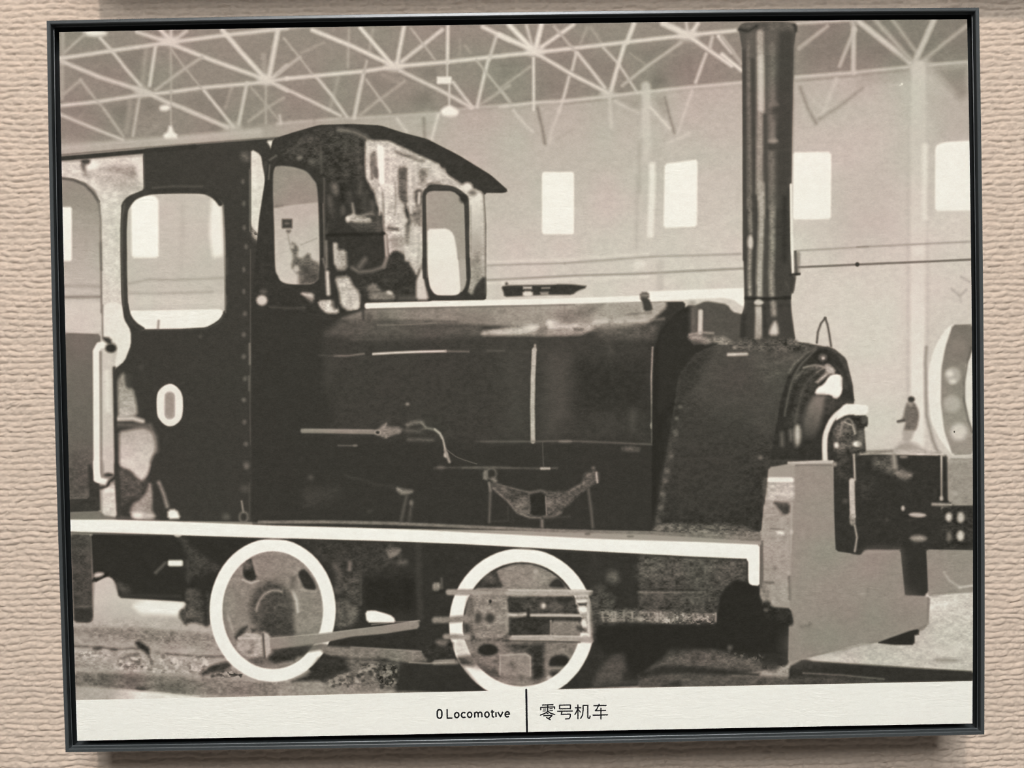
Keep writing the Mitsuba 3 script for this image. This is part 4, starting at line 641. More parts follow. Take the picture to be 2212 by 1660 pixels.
F 181 1.4 1 19 0 0|-97.8 156.4 -96.6 157.8 -94.5 157.8 -91.8 157.7 -84 157.3 -81.2 156.6 -67.7 149.9 -65.1 148.6 -53 142.9 -50.7 141.2 -46 135.9 -43.8 133.9 -34.2 127.3 -31.5 126.3 -28.9 125.9 -26.3 124.9 -23.4 123.1 -22.1 120.8 -21.2 103.5 -21.2 100.5 -21.6 58.7 -23.1 57.3 -31.3 57.4 -32.8 58.9 -31.8 116.9 -32.4 119.4 -33.7 121.4 -35.7 123.1 -43.8 127.3 -46.6 128.2 -55.8 129.4 -57.9 128.2 -59.5 124.2 -60.2 121.4 -61.5 83.8 -62.1 80.9 -66 70.2 -67.3 70.1 -73.7 81.2 -75.6 83.4 -78.6 85.7 -80.9 85.6 -82.9 83.7 -84.2 84.1 -86.7 98.8 -87.1 101.8 -87.4 108.3 -88.2 111.1 -90.7 115.3 -91.6 118.1 -92.4 123.2 -93.4 126 -97.1 131.6 -97.9 134.4 -98.3 142.2 -98.3 145.2
F 222 1.03 1 2 0 0|-90.5 153.2 -89.3 154.6 -87.1 154.4 -85.9 152.8 -85.8 130.1 -86.7 128.7 -88.5 128.7 -89.5 130.2
F 110 1.4 1 18 0 0|-95.4 145.8 -94.6 148.1 -92.4 150.6 -91.3 150.2 -90.5 134.3 -91.3 133.5 -92.9 134.8 -94 137 -94.7 140.8 -95.1 143.5
F 95 1.4 1 3 0 0|-92.9 139.4 -92.3 140.7 -91 140.4 -90.2 138.7 -89.9 134.3 -90.4 132.9 -91.7 133.3 -92.5 135
F 79 1.49 .9 14 0 0|-77.1 138.5 -75.6 140.1 -72.5 140.2 -71 138.7 -71.6 124.5 -71.5 121.5 -71.2 117.8 -72.3 116.6 -74.6 117.3 -76.1 119.1 -76.7 121.7 -77.1 124.6
F 95 2.33 .8 16 0 0|-63.2 136.9 -62 138.4 -59.7 138.4 -58.5 136.9 -58.6 133.8 -59.7 131.2 -61.7 129.3 -62.8 129.8
F 82 1.59 .75 16 0 0|-78.9 150.1 -78.5 150.4 -71.9 148.4 -69.1 147.5 -60.5 144.3 -59.9 143.6 -61.6 143.3 -63.9 143.7 -74.5 147.6 -77 148.8
F 77 1.59 .9 16 0 0|-66.9 124.2 -65.4 125.8 -62.8 126.1 -61.4 124.8 -61.6 117.6 -62.5 115.4 -64.2 114.2 -65.5 114.9 -66.5 117.5 -66.9 120.4
L 190 1.21 1 3 0 1.77|-63.5 122.9 -64 116.2
F 55 1.87 1 11 0 0|-73.1 116.2 -72.6 116.3 -70.4 110.9 -69.7 108 -68.9 100.1 -68.7 97.1 -68.9 89.3 -69.8 88.2 -71.4 88.9 -72.4 90.7 -73.3 101.3 -73.4 104.3
F 70 2.8 .7 18 0 0|-69.5 109.4 -68.5 111.5 -63 114.1 -61.7 113.3 -61.8 104.1 -63.4 102.6 -66.5 102.7 -68.3 104.1
F 190 2.33 1 16 1 0|-90.1 124.6 -89.1 126 -86 126 -84.3 124.4 -83.5 117.9 -84.2 115.9 -85.8 115 -87.2 115.9
F 162 1.87 .8 16 0 0|-94.9 128.7 -94.2 130.5 -92.2 131.1 -90.6 130 -89.1 126 -90 124.7 -92.6 124.7 -94.3 126.1
F 189 2.33 1 24 0 0|-86 110.9 -84.6 112.3 -74.7 111.1 -73.3 109.4 -73.5 97.5 -75 96 -83.5 96.2 -85.1 97.7
F 77 1.4 .8 3 0 0|-85.8 101.6 -84.1 102 -77.5 100.8 -77.5 98.8 -84.8 99.5 -86.1 100.3
F 194 1.87 1 3 0 0|-71.3 105.4 -71.7 104.4 -72.7 103.7 -74 103.5 -75.4 103.8 -76.4 104.5 -76.7 105.5 -76.3 106.5 -75.3 107.3 -74 107.5 -72.6 107.2 -71.6 106.5
F 191 2.8 .9 14 0 0|-70.9 101.3 -69.2 102.7 -66.1 102.7 -64.4 101.2 -62.4 83.8 -63.2 81.2 -66.1 78.1 -67.9 78.2 -72.2 84.6 -72.8 87.3
F 139 2.33 .8 13 0 0|-82.9 94 -81.5 95.5 -75 95.4 -73.4 93.8 -73.1 89.4 -74.5 87.9 -81 88 -82.6 89.5
L 138 1.12 .6 3 0 .95|-86.7 116.5 -86.7 99.6
F 55 2.33 1 8 0 0|-83.6 81.8 -82 84.1 -79 85.8 -76.6 85.6 -74.2 83.5 -72.4 81.1 -68.5 73.6 -67.3 70.8 -65.2 66.1 -64.5 63.2 -64.2 59.4 -65.5 57.9 -107.3 58.6 -108 59.9 -102.6 68.1 -100.4 69.8 -86.9 74.1 -85.1 76
F 205 2.33 1 4 0 0 130 -26 118 -26 68|-31 121.6 -29.5 123.1 -24.3 123 -22.8 121.5 -22.4 89.9 -23.5 87.4 -28.5 82.8 -29.7 83.3 -30.8 107.4 -30.9 110.4
F 208 1.59 1 3 0 0|-28.9 126.4 -29.4 124.9 -30.6 123.8 -32.3 123.4 -34 123.8 -35.2 125 -35.7 126.5 -35.2 128.1 -33.9 129.2 -32.2 129.6 -30.5 129.1 -29.3 128
F 88 1.87 .8 3 0 0|-26.5 122.7 -26.8 121.7 -27.7 121.1 -29 120.8 -30.2 121.1 -31.1 121.8 -31.4 122.7 -31 123.7 -30.1 124.4 -28.9 124.6 -27.7 124.3 -26.8 123.6
L 139 .84 .6 3 0 .82|-21.5 120.9 -22.3 57.2
F 55 1.87 1 3 0 0|-27.9 57.3 -29.1 58.8 -28.2 62.7 -26.7 65.1 -23.2 67.8 -22 67.3 -21.7 58.7 -23.1 57.3
F 110 3.73 .6 11 0 0|-31.7 80.3 -30.4 82.5 -25.5 85.1 -24 84.3 -22.6 70.9 -23.3 68.3 -31.2 58.6 -32.1 58.9
F 57 1.59 1 3 0 0|-29.3 54.8 -30.3 56.3 -29.2 59.5 -27.7 62.1 -23 67.8 -22 67.5 -21.7 56.2 -23.1 54.7
F 192 1.59 1 4 0 0|-66.6 65.5 -65.8 68.3 -63.1 73 -62.1 72.9 -61.4 68.4 -60.9 65.4 -59 55.4 -60.2 54 -65.3 54.1 -66.8 55.6
F 110 2.33 .8 11 0 0|-120.1 129.1 -119.2 130.3 -117.3 130 -115.9 128.4 -115.3 125.8 -115.7 123.9 -117 122.9 -118.2 123.1 -119.2 124.4 -119.8 126.5
L 95 2.33 .7 3 0 2.72|-121.8 121.1 -120.6 113
L 99 2.33 .6 3 0 2.04|-101.3 130.9 -102.1 123.5
L 138 1.4 1 3 0 1.5|-107 116.8 -105.8 108.7
F 168 1.4 1 24 0 0|-110.5 106.3 -110.9 107.8 -108.9 109.7 -106.9 110.4 -105.3 109.7 -103 109 -95.8 107.5 -94.7 106.4 -95.4 104.9 -97.2 104.2 -103 104.3 -105.9 104.8
F 209 1.4 1 3 0 0|-108.5 107 -108.8 106 -109.3 105.3 -110.1 105 -110.8 105.3 -111.3 106.1 -111.5 107.1 -111.3 108.1 -110.7 108.8 -110 109.1 -109.2 108.8 -108.7 108.1
F 138 1.4 .7 21 0 0|-105.1 108.5 -105 109.1 -94.2 111.9 -92.9 109.8 -99.6 108.3 -102.5 108.1
L 181 .93 1 3 0 .82|-104.5 107 -97.7 105.5
F 101 1.87 .6 3 0 0|-111.8 112.8 -112 111.5 -112.5 110.5 -113.2 110.2 -113.9 110.5 -114.4 111.5 -114.5 112.9 -114.3 114.2 -113.8 115.2 -113.1 115.6 -112.4 115.2 -112 114.2
F 88 2.8 .5 19 0 0|-110.7 104 -110.5 104.8 -89.1 105.6 -87.4 104.2 -87.1 100.4 -88.5 99 -101.1 99.1 -103.9 99.9
L 40 1.12 1 3 0 2.04|-124.3 96.8 -106.7 97.2 -87 97.2
L 79 1.4 .5 3 0 1.36|-122.8 103.5 -124.3 98.2
F 156 1.87 1 19 0 0|-120.3 89.8 -119.7 91.5 -118.4 91.8 -117.5 90.7 -117.2 88.5 -115.7 87.2 -113.1 87.2 -111.6 85.6 -111.3 76.4 -112.6 74.6 -115.2 74 -117.4 74.4 -118.6 75.7 -119.4 77.9
F 190 1.59 .8 10 0 0|-119.7 91.3 -117.7 91.3 -117.9 77.8 -119.6 79.1
L 111 2.33 .8 3 0 2.72|-103.1 76.2 -99.6 80.9
L 119 1.21 1 3 0 2.31|-85.7 95.5 -85 82.7 -87.5 75.9
L 104 1.59 .9 3 0 2.04|-87.5 75.9 -95 73.3 -103.8 72.8 -107.8 75.6
L 51 1.21 1 3 0 2.04|-121.7 94.7 -121.3 77.8 -118.1 71.7 -107.2 71.5
L 191 1.21 .7 3 0 1.36|-86.1 95.5 -85.6 83.3
L 196 1.21 .8 11 0 1.36|-96.1 155.8 -96 145.7 -96.5 135.6
L 101 1.21 .8 11 0 1.77|-94 141.6 -93.8 137.2 -94.1 132.8
L 208 1.21 .7 11 0 1.5|-89.2 127.4 -89.1 118.6 -89.5 109.8
L 110 1.21 .6 11 0 1.09|-87.2 123.9 -87.1 113.5 -87.6 103
L 205 1.21 .7 11 0 1.22|-84.9 123.2 -84.8 111.7 -85.3 100.3
L 204 1.21 .6 11 0 2.04|-81.9 154.2 -81.9 141.4 -82.4 128.6
L 190 1.21 .6 11 0 1.63|-79.3 148.1 -79.4 128.9 -80 109.6
L 129 1.21 .6 11 0 1.36|-79 129.9 -78.9 119.8 -79.4 109.6
L 194 1.21 .6 11 0 2.04|-76.2 114.3 -76.1 108.6 -76.4 102.8
L 199 1.21 .8 11 0 2.04|-69.3 141.9 -69.2 132.4 -69.6 123
L 197 1.21 .7 11 0 1.63|-68.9 123 -68.8 116.9 -69.2 110.8
L 189 1.21 .6 11 0 1.63|-65.9 141.2 -65.8 133.7 -66.2 126.3
L 101 1.21 .5 11 0 2.72|-64.3 114.8 -64.1 112.1 -64.4 109.4
L 189 1.21 .6 11 0 4.08|-55.7 141.7 -55.5 138.3 -55.8 134.9
L 197 1.21 .6 11 0 4.08|-51.7 140.3 -51.5 136.2 -51.8 132.2
L 180 1.21 .5 11 0 3.4|-47.7 137.5 -47.5 133.8 -47.8 130.1
L 208 1.21 .7 11 0 5.44|-83.1 128.6 -82.8 126.2 -83.1 123.9
L 197 1.21 .7 11 0 2.72|-72.3 87.2 -72.1 83.8 -72.4 80.4
L 176 1.21 .6 11 0 2.72|-68 98.6 -67.9 92.2 -68.3 85.8
L 163 1.21 .6 11 0 2.04|-64.7 95.9 -64.6 85.7 -65.1 75.6
L 192 1.21 .6 11 0 1.77|-63.2 85.7 -63.1 77.2 -63.5 68.8
L 49 2.33 .6 11 0 4.08|-123.2 154.2 -123.4 133.3
L 45 2.33 .6 11 0 6.12|-116.5 150.7 -116.6 135.9
L 51 2.33 .6 11 0 4.76|-107 151.9 -107.1 133
L 84 2.33 .5 11 0 2.04|-102.3 148.5 -102.4 135.7
L 78 2.33 .5 11 0 2.04|-119.4 137.3 -119.3 133.2
L 43 2.33 .7 11 0 2.72|-113.5 129.1 -113.5 119.6
L 81 2.33 .5 11 0 2.72|-108.9 123.6 -108.8 116.8
L 60 2.33 .6 11 0 2.04|-104 133 -104 122.2
L 77 2.33 .5 11 0 3.4|-98.7 123.4 -98.7 112.6
L 101 2.33 .5 11 0 2.72|-94.1 118 -94.1 109.9
L 88 2.33 .5 11 0 2.72|-90.9 109.8 -90.9 99.7
L 64 2.33 .5 11 0 3.4|-119.9 113 -119.9 106.2
F 135 .93 1 4 0 0|-158.7 136.4 -158.1 139.1 -156.5 142.5 -154.5 143.2 -145.9 142.2 -142.9 141.7 -139.1 140.9 -136.4 139.8 -132.9 137.6 -130.9 135.5 -128.8 131.9 -128 129.2 -127.4 82.1 -127.4 79.1 -127.6 71.3 -128.8 68.9 -133.3 65.4 -136 64.5 -150.6 64.7 -153.3 65.7 -156.2 68 -157.7 70.4 -159 76.9 -159.2 79.9
F 170 .93 1 4 0 0 190 -144 114 -151 67|-159.8 113.8 -158.3 115.4 -127.4 118.4 -125.9 117.1 -126.3 82.1 -127 79.6 -128.2 77.6 -129.5 77.3 -130.8 78.6 -131.5 77.8 -131.7 67.3 -132.8 65.5 -134.8 65.1 -137.3 64.9 -150.6 65.1 -153.2 66.1 -156.3 68.6 -157.8 71 -159.2 77 -159.6 79.9
L 101 1.4 .7 3 0 1.09|-157.1 115.6 -152.3 116.5
F 60 1.21 1 3 0 0|-146.8 107.6 -146.5 107.6 -146.3 107.4 -146.2 107.2 -146.1 106.9 -146.2 102.4 -146.3 102.2 -146.4 101.9 -146.6 101.8 -146.9 101.8 -152.1 101.8 -152.4 101.9 -152.6 102 -152.7 102.3 -152.8 102.5 -152.7 107.1 -152.6 107.3 -152.5 107.5 -152.3 107.7 -152 107.7
F 176 1.4 .4 3 0 0|-148.1 105 -148.3 104.6 -148.8 104.4 -149.6 104.3 -150.3 104.4 -150.8 104.7 -151 105 -150.8 105.3 -150.3 105.6 -149.5 105.7 -148.8 105.5 -148.2 105.3
F 88 1.4 1 3 0 0|-150.1 99.9 -149.6 100.6 -147.6 100.6 -147.1 99.8 -148.1 98.6 -149.2 98.6
L 139 1.21 .8 3 0 .95|-149 97.9 -148.1 91.8
L 146 .93 .8 3 0 .68|-130.5 94.9 -140.7 91
L 167 .93 .6 3 0 .41|-157.1 85.1 -148.9 87
F 87 1.59 .9 16 0 0|-147.6 89 -147.4 91.1 -146.1 92.4 -144.6 91.8 -143 89.5 -142.5 87.2 -143.2 85.3 -142.9 83.5 -141.6 82.2 -139.7 82.5 -136.5 85.2 -135.1 84.7 -134.5 82.1 -132.7 80.3 -130.1 79.7 -128.8 77.9 -128.8 75.3 -130.1 73 -133.1 70.8 -135.8 69.9 -138.4 70 -140.7 70.3 -142.3 71 -144.1 72.5 -146.8 75.7 -147.3 78.3 -146.1 82.2 -146.1 85
F 182 1.4 .8 3 0 0|-145.3 89.7 -145.4 89 -145.9 88.5 -146.5 88.4 -147.1 88.6 -147.6 89.1 -147.7 89.7 -147.5 90.4 -147.1 90.9 -146.5 91.1 -145.8 90.9 -145.4 90.4
F 177 1.4 1 3 0 0|-145.7 76.5 -144.8 77.5 -143.2 77.5 -142.3 76.4 -142.1 74.5 -143.1 73.4 -144.8 73.4 -145.8 74.5
F 65 2.33 1 3 0 0|-140.7 76.7 -139.6 77.7 -137 77.1 -135.4 75.2 -134.6 70 -135.6 69.4 -138.5 71.2 -140 73.5
F 82 2.33 1 13 0 0|-142.5 69.9 -141 71.6 -130.3 73.6 -129 72.4 -129.5 68.6 -130.9 66.4 -133.2 65.2 -136 64.5 -141.1 64.6 -142.6 66.1
L 53 .93 1 3 0 2.99|-128.2 71.1 -128 73 -127.8 75.5 -127.5 78.9 -127.3 83.3 -127.3 89.3 -127.3 96.5 -127.3 103.9 -127.4 110.4 -127.5 115.7 -127.6 120.5 -127.8 124.6 -128.1 127.9 -128.5 130.1 -128.9 131.4 -129.5 132.3 -130.3 133.4 -131.4 134.9 -132.6 136.6 -134 138.2 -135.6 139.5 -137.5 140.6 -139.7 141.4 -142 142.1 -144.4 142.7 -146.9 143.2 -149.7 143.5 -152.3 143.7 -154.5 143.5 -156 143.2 -157.2 142.7 -158 141.7 -158.7 139.9 -159.3 137 -159.5 133.2 -159.7 128.9 -159.8 124.4 -159.7 119.8 -159.6 115 -159.5 109.8 -159.4 104.1 -159.4 97.4 -159.4 89.7 -159.4 82.6 -159.3 77.1 -159 73.9 -158.5 72.2 -158 71.3 -157.4 70.3 -156.9 69 -156.4 67.9 -155.7 67 -154.8 66.2 -153.5 65.4 -152.1 64.8 -150.3 64.4 -148 64 -144.9 63.7 -141.2 63.6 -137.5 63.6 -134.5 63.8 -132.4 64.4 -131 65.2 -129.9 66.1 -129 67.1 -128.4 68.1 -128.2 69.3 -128.2 70.4 -128.1 71.1
L 110 1.12 .6 3 0 .82|-124.9 133.3 -125.3 110.3 -125.5 83.3
L 128 .93 .6 3 0 .82|-159.9 142.6 -160.8 133.8
L 95 1.21 1 3 0 1.09|-159.8 146 -155.7 148.6
L 139 1.21 .7 3 0 1.5|-124.4 92.7 -124.4 76.5
L 194 1.4 1 8 0 2.45|-124.1 72.6 -123.7 59.1
L 145 1.4 .6 3 0 1.09|-126.7 81.5 -124.8 74
F 146 .84 1 3 0 0|-59.4 121.3 -58.6 123.3 -56.9 124 -54.5 124.4 -43.3 124.2 -40.6 123.2 -37.6 120.7 -35.9 118.7 -35 116.8 -34.5 114.2 -33.7 69.8 -33.8 66.8 -34.6 60.3 -36.3 58.8 -55.7 59.1 -57.7 60.6 -58.7 63.2 -59.2 66.1 -59.1 101.1 -59.2 104
F 216 1.03 1 2 0 0|-58.9 98.3 -57.4 99.9 -47.1 100 -44.6 99 -42.7 97.2 -41.4 94.7 -40 86.8 -39.7 83.8 -38.9 60.4 -40.4 58.9 -55.7 59.1 -57.5 60.6 -58.8 67.2 -59.1 70.2
F 213 .93 1 2 0 0|-58.8 78.9 -57.4 80.4 -40 80.1 -38.4 78.6 -37.6 61.2 -38.1 58.8 -39.1 57.2 -41.1 56.4 -53.1 56.6 -55.4 57.7 -57 59.6 -58 62.2
F 158 1.12 1 3 0 0|-38.8 78.6 -37.4 80.1 -34.8 80 -33.4 78.5 -33.7 62.5 -34.7 60.1 -36.6 58.5 -37.6 59.2
L 60 .89 1 3 0 2.31|-61.1 68.7 -61 76.7 -60.9 88.3 -60.8 100.2 -60.7 109.3 -60.7 114.6 -60.7 117.7 -60.7 119.7 -60.5 121.5 -60.1 123.2 -59.6 124.2 -59 124.9 -58 125.5 -56.9 126 -55.5 126.3 -53.8 126.4 -51.9 126.4 -49.6 126.5 -46.8 126.5 -44.1 126.4 -41.8 126 -39.9 125.2 -38.3 124.2 -36.9 123.1 -35.7 121.8 -34.7 120.9 -33.9 120.2 -33.2 118.7 -32.8 115.7 -32.6 110.2 -32.7 103 -32.9 95.4 -32.9 88.6 -32.9 82.6 -32.8 76.7 -32.7 71.8 -32.6 68.3
L 55 .89 1 3 0 2.31|-60.9 80.4 -60.7 77.8 -60.5 74.1 -60.2 70.1 -59.8 66.9 -59.4 64.6 -59.1 62.9 -58.6 61.4 -57.9 60 -57.1 58.7 -56.2 57.4 -55 56.3 -53.2 55.6 -50.5 55.1 -47.2 55 -43.8 55 -41 55.4 -39.1 55.9 -37.7 56.7 -36.5 57.7 -35.5 59 -34.5 60.4 -33.7 62.1 -33.1 64 -32.6 66.4 -32.5 69.7 -32.5 73.7 -32.7 77.4 -32.7 80
F 47 1.59 1 3 0 0|-32.1 119 -32.4 117.7 -33.5 116.7 -34.8 116.4 -36.2 116.8 -37.1 117.8 -37.5 119.1 -37.1 120.5 -36.1 121.4 -34.7 121.8 -33.4 121.4 -32.4 120.4
L 118 1.03 .5 3 0 .82|-30.4 114.3 -30.8 75
L 119 1.21 .7 3 0 .95|-61.4 126.9 -57.3 128.9 -50.5 130.1
L 157 .84 .5 3 0 .68|-58.8 121.5 -59.4 68.7
F 177 1.87 1 18 0 0 191 -114 68 -110 49|-119 67.7 -118 69.4 -112.1 70.2 -110 69 -108 64.9 -106.3 62.5 -104.4 60.5 -103.4 57.9 -103.6 50.1 -105.1 48.3 -108.9 47.6 -111.6 48.2 -114.6 50.6 -115.9 53 -116.7 59.5 -117.4 62.4
F 193 1.4 1 24 0 0|-130.3 53.4 -129.1 54.5 -122.6 54.9 -120.3 53.7 -118 50.1 -117.2 48.1 -117.2 46.8 -118.7 46.1 -123.9 46.2 -126.4 47.3 -128.3 49.3 -129.7 51.4
F 74 1.87 .8 3 0 0|-121.8 53.2 -120.9 54.3 -119.3 54.2 -118.4 52.8 -118.5 50.2 -119.4 49.2 -121 49.9 -121.9 51.3
F 193 1.59 1 13 0 0|-141.2 59.3 -140.5 59.9 -134.7 59.4 -133.2 58.2 -133.3 56.2 -134.7 55.7 -137.3 56.7 -139.6 58
F 140 1.87 .7 3 0 0|-137.7 56.2 -137.3 56.9 -134.7 56.2 -133.7 55.1 -134.3 53.8 -135.7 54.2
F 202 1.4 .9 3 0 0|-107.6 52.6 -106.5 54 -104.5 54 -103.7 52.6 -104.1 50 -105.2 48.6 -106.8 48.6 -107.6 50
L 52 1.4 1 3 0 1.77|-121.5 70.6 -119.6 61 -118.5 50.2
F 123 1.87 1 13 0 0|-98.4 62.5 -97.3 63.9 -95 64.9 -92.7 64.3 -89.8 61.2 -90.5 59.9 -96.4 60 -98.1 60.9
F 114 1.59 1 14 0 0|-97.8 58.1 -96.5 59.4 -86.6 59.7 -84 59.4 -82.1 58.7 -80.8 57.3 -80.6 55.4 -81.9 54.3 -95.9 54.5 -97.5 55.8
F 191 1.4 1 3 0 0|-82.1 58.2 -82.6 57.8 -83.5 57.6 -84.5 57.8 -85.4 58.3 -85.9 59 -85.9 59.7 -85.5 60.2 -84.6 60.3 -83.6 60.1 -82.7 59.6 -82.2 58.9
F 112 2.33 .5 3 0 0|-78.3 56.3 -68.3 56.7 -66.8 56.1 -66.8 54.8 -68.3 54.1 -78.4 54.3
F 193 1.4 1 3 0 0|-163.3 55.3 -163.8 53.6 -165.2 52.4 -166.9 52 -168.7 52.5 -169.9 53.7 -170.4 55.4 -169.9 57.1 -168.6 58.3 -166.8 58.7 -165 58.3 -163.8 57
F 102 1.87 .7 3 0 0|-163.7 61.1 -164 60.4 -164.7 59.9 -165.7 59.7 -166.8 59.9 -167.5 60.4 -167.8 61.1 -167.5 61.8 -166.7 62.3 -165.7 62.5 -164.7 62.3 -163.9 61.7
L 93 1.4 .5 3 0 .95|-161.9 50.9 -151 50 -139.5 50.2
F 53 .93 1 2 0 0|-173.2 50.7 -171.7 51.9 -128.3 42.8 -125.4 42.9 -110.2 47.2 -107.2 47.8 -102.7 48.5 -99.7 48.7 -23 51.2 -20 51.3 106.5 50.1 108 48.6 106 -98.8 104.5 -100.3 -174.8 -92.3 -176.2 -90.8
F 60 6.53 1 4 0 0|-126.9 32 -125.5 33.6 82.3 48 83.8 46.6 82.6 -37.8 81.1 -39.4 -36.7 -40.3 -39.7 -40.2 -120.9 -32.9 -122.5 -31.3
F 114 1.87 1 10 0 0 157 -97 42 69 42|-114.8 42.2 -114.9 42.9 -101.1 48.4 -98.2 49 -38.1 49.7 -35.1 49.7 -20 49.7 -17 49.8 10.1 51.6 13.1 51.6 94.4 50.9 95.9 49.8 95.9 47.8 94.8 45.7 84.8 37 82.2 35.8 55 31.9 52 31.8 -35.3 37.9 -38.3 38 -77.4 38.7 -80.3 38.9
F 90 3.73 .8 8 0 0|-125.5 32.7 -125.8 33.8 -116 41.4 -113.3 42.4 -89.2 44.7 -86.5 44 -80.1 39.6 -77.4 38.7 -26.2 37.8 -24.8 36.3 -24.9 31.5 -26.4 30 -107.6 30.2 -110.5 30.4
L 71 1.4 .6 3 0 1.63|-94.3 40.3 -73.9 40.6 -39.9 39.4
L 126 1.03 .8 3 0 .68|-92.3 38.1 -73.9 38 -54.2 38.9
L 97 1.87 .5 3 0 .95|-109.4 29.3 -91.1 28.7
F 80 4.2 .35 8 0 0|-94.1 36.4 -93.5 37.6 -55 38.2 -52 38 -44.8 36.9 -43.4 35.2 -43.5 30.1 -45 28.5 -86.2 28 -88.6 29.1
F 112 3.27 .5 3 0 0|-39.8 44.7 -38.3 46.2 -20.1 47.1 -18.6 45.7 -18.7 40.5 -20.2 39.1 -38.4 39.4 -39.9 40.9
F 165 1.87 1 19 0 0|-24.8 32.1 -23.3 33.1 -18.1 33.8 -15.2 34.2 2.3 36.3 5.3 36.6 14.6 37.5 16.8 38 18.1 38.8 19.9 39.2 21.8 39 24 38.5 25.9 37.8 28.5 37.3 41.8 36.6 44.8 36.9 53.5 39.3 56.4 39.5 66.5 38.1 66.5 36.8 51.6 34.9 48.8 33.9 43.1 30.5 40.3 29.7 18.8 29.2 15.8 29.2 -23.4 30.1 -24.9 30.8
F 141 1.87 .8 13 0 0|16.2 32.5 17.5 33.6 32.2 33.9 35.2 33.8 41.7 33.2 42.5 32.2 41.2 30.6 39 29.7 18.1 29.5 16.5 30.5
F 94 2.33 .7 11 0 0|11.3 35 13.4 36 17.3 35.2 18.1 33.5 16.6 30.8 14.5 29.6 10.6 30.1 9.8 31.6
F 201 1.87 1 3 0 0|12.6 35.1 12 34.2 10.4 33.5 8 33.1 5.6 33.1 3.8 33.5 3.1 34.3 3.7 35.1 5.4 35.9 7.7 36.3 10.1 36.3 11.9 35.9
F 207 1.87 .9 3 0 0|22.4 34.9 21.4 34.4 20.1 34.5 18.8 35.3 17.9 36.5 17.5 37.8 17.9 38.8 18.9 39.3 20.2 39.2 21.5 38.4 22.4 37.2 22.8 35.9
L 199 1.59 .8 3 0 1.77|22.8 35.1 36.5 35.9
L 191 1.87 1 3 0 2.04|49.5 38.1 56.3 38.3
L 184 1.87 .8 3 0 1.5|62.4 37.5 66.5 37.8
L 193 1.59 1 3 0 1.63|70.6 37.9 83.5 38.2
L 192 2.33 .7 3 0 1.77|-16.7 32 3.8 33
L 141 1.87 .7 3 0 1.09|84.2 38.5 93.8 39.1
F 71 1.4 .6 3 0 0|35.1 33.9 41.2 33.5 40.5 32.1 35.7 32.5
F 97 3.73 .6 10 0 0|24.1 42 24.4 43.3 44.7 48.3 47.7 48.9 54.3 49.7 54.6 48.9 47.2 42.2 44.6 40.9 31.2 37.7 28.5 38.3
F 137 4.2 .4 10 0 0|50.5 45.8 51.8 47.3 78.8 48.7 80.3 47.3 80.2 42.1 78.7 40.6 53 40.4 51.3 41.9
L 84 1.4 .5 3 0 .95|85.6 43.3 69.3 42.2
F 86 3.73 .9 11 0 0|48.1 33.1 48.9 34.5 85.4 36.4 88 36.8 90 37.4 90.7 36.3 88.5 27 86.6 25.6 52.8 27.4 50.6 28.8
F 62 3.27 .8 3 0 0|40.5 28.3 41.9 29.5 47.2 31.2 49.6 30.4 51.8 27.3 51.2 26.1 41.9 26.3 40.4 27
F 65 3.27 .6 4 0 0|-24.9 27.9 -23.4 29.4 38.9 28.7 40.4 27.2 40.3 19.7 38.8 18.2 -23.6 19.2 -25 20.7
F 77 7.47 .75 4 0 0|16.9 17.1 18.6 18.5 31.3 18.3 32.8 16.8 32.9 -17 32.2 -19.8 23.8 -34.8 21.6 -36.1 16.4 -36 14.9 -34.5 15.6 7.5 15.9 10.5
F 74 8.4 .5 4 0 0|-11.4 14.8 -10 16.5 2 18.5 3.5 17.3 3.4 -30.2 1.9 -32.1 -8.2 -35.1 -9.7 -34
F 47 9.33 .7 4 0 0|36.1 9.9 37.6 11.4 79.6 10.7 81.2 9.2 83.3 -17.9 81.9 -19.4 37.1 -20.6 35.6 -19.1
L 87 3.27 .6 3 0 2.72|73.1 -21.3 72.3 -31.5
F 68 4.67 .6 4 0 0|52.2 -27.1 54.1 -25.4 58.6 -24.7 60.1 -26 60 -32.5 58.5 -34 51.9 -33.9 50.8 -32.4
L 86 3.27 .5 3 0 2.04|56.8 26.1 59.4 17.8
L 101 1.4 .6 3 0 .82|-21 20.2 -10.1 20
L 120 1.03 .85 3 0 1.09|-120.5 18.6 -111.7 18.5 -101.4 19.7
L 84 1.21 .7 3 0 .82|-130.7 19.1 -120.5 18.6
L 202 .89 1 3 0 1.5|-95.3 19.4 -81.1 20 -63.4 20.4 -48.4 20.5
L 122 1.21 .7 3 0 1.09|-48.4 20.5 -33.5 20
L 71 4.67 .6 3 0 4.08|-123.2 16.3 -125.6 0
F 142 .93 .7 3 0 0|-73.3 -13.5 -73.3 -13.8 -73.6 -14 -73.9 -14.1 -74.2 -14 -74.4 -13.8 -74.5 -13.4 -74.4 -13.1 -74.2 -12.9 -73.9 -12.8 -73.6 -12.9 -73.3 -13.2
L 223 .79 1 2 0 3.91|-98.7 50.7 -66.6 51 -21.5 51.3 38.7 51.8 83.9 52.6 114.1 54.5
F 225 .93 1 2 0 0|81.3 55.7 82.5 57.2 146.4 58.5 147.9 57 147.8 47.3 146.7 46.2 144.7 46.8 142.7 48.1 140.9 49.8 138.5 51 133.7 51.9 130.7 52.1 109.5 51.4 106.5 51.3 84.2 50.6 82.3 52
L 103 .84 .7 3 0 .78|-96.7 48.6 -21.5 48.9 35.7 49.2
F 61 1.4 .9 3 0 0|-102.7 50.5 -102.3 52.5 -101.3 53.4 -100.7 52.5 -100.3 41.7 -102 41.8
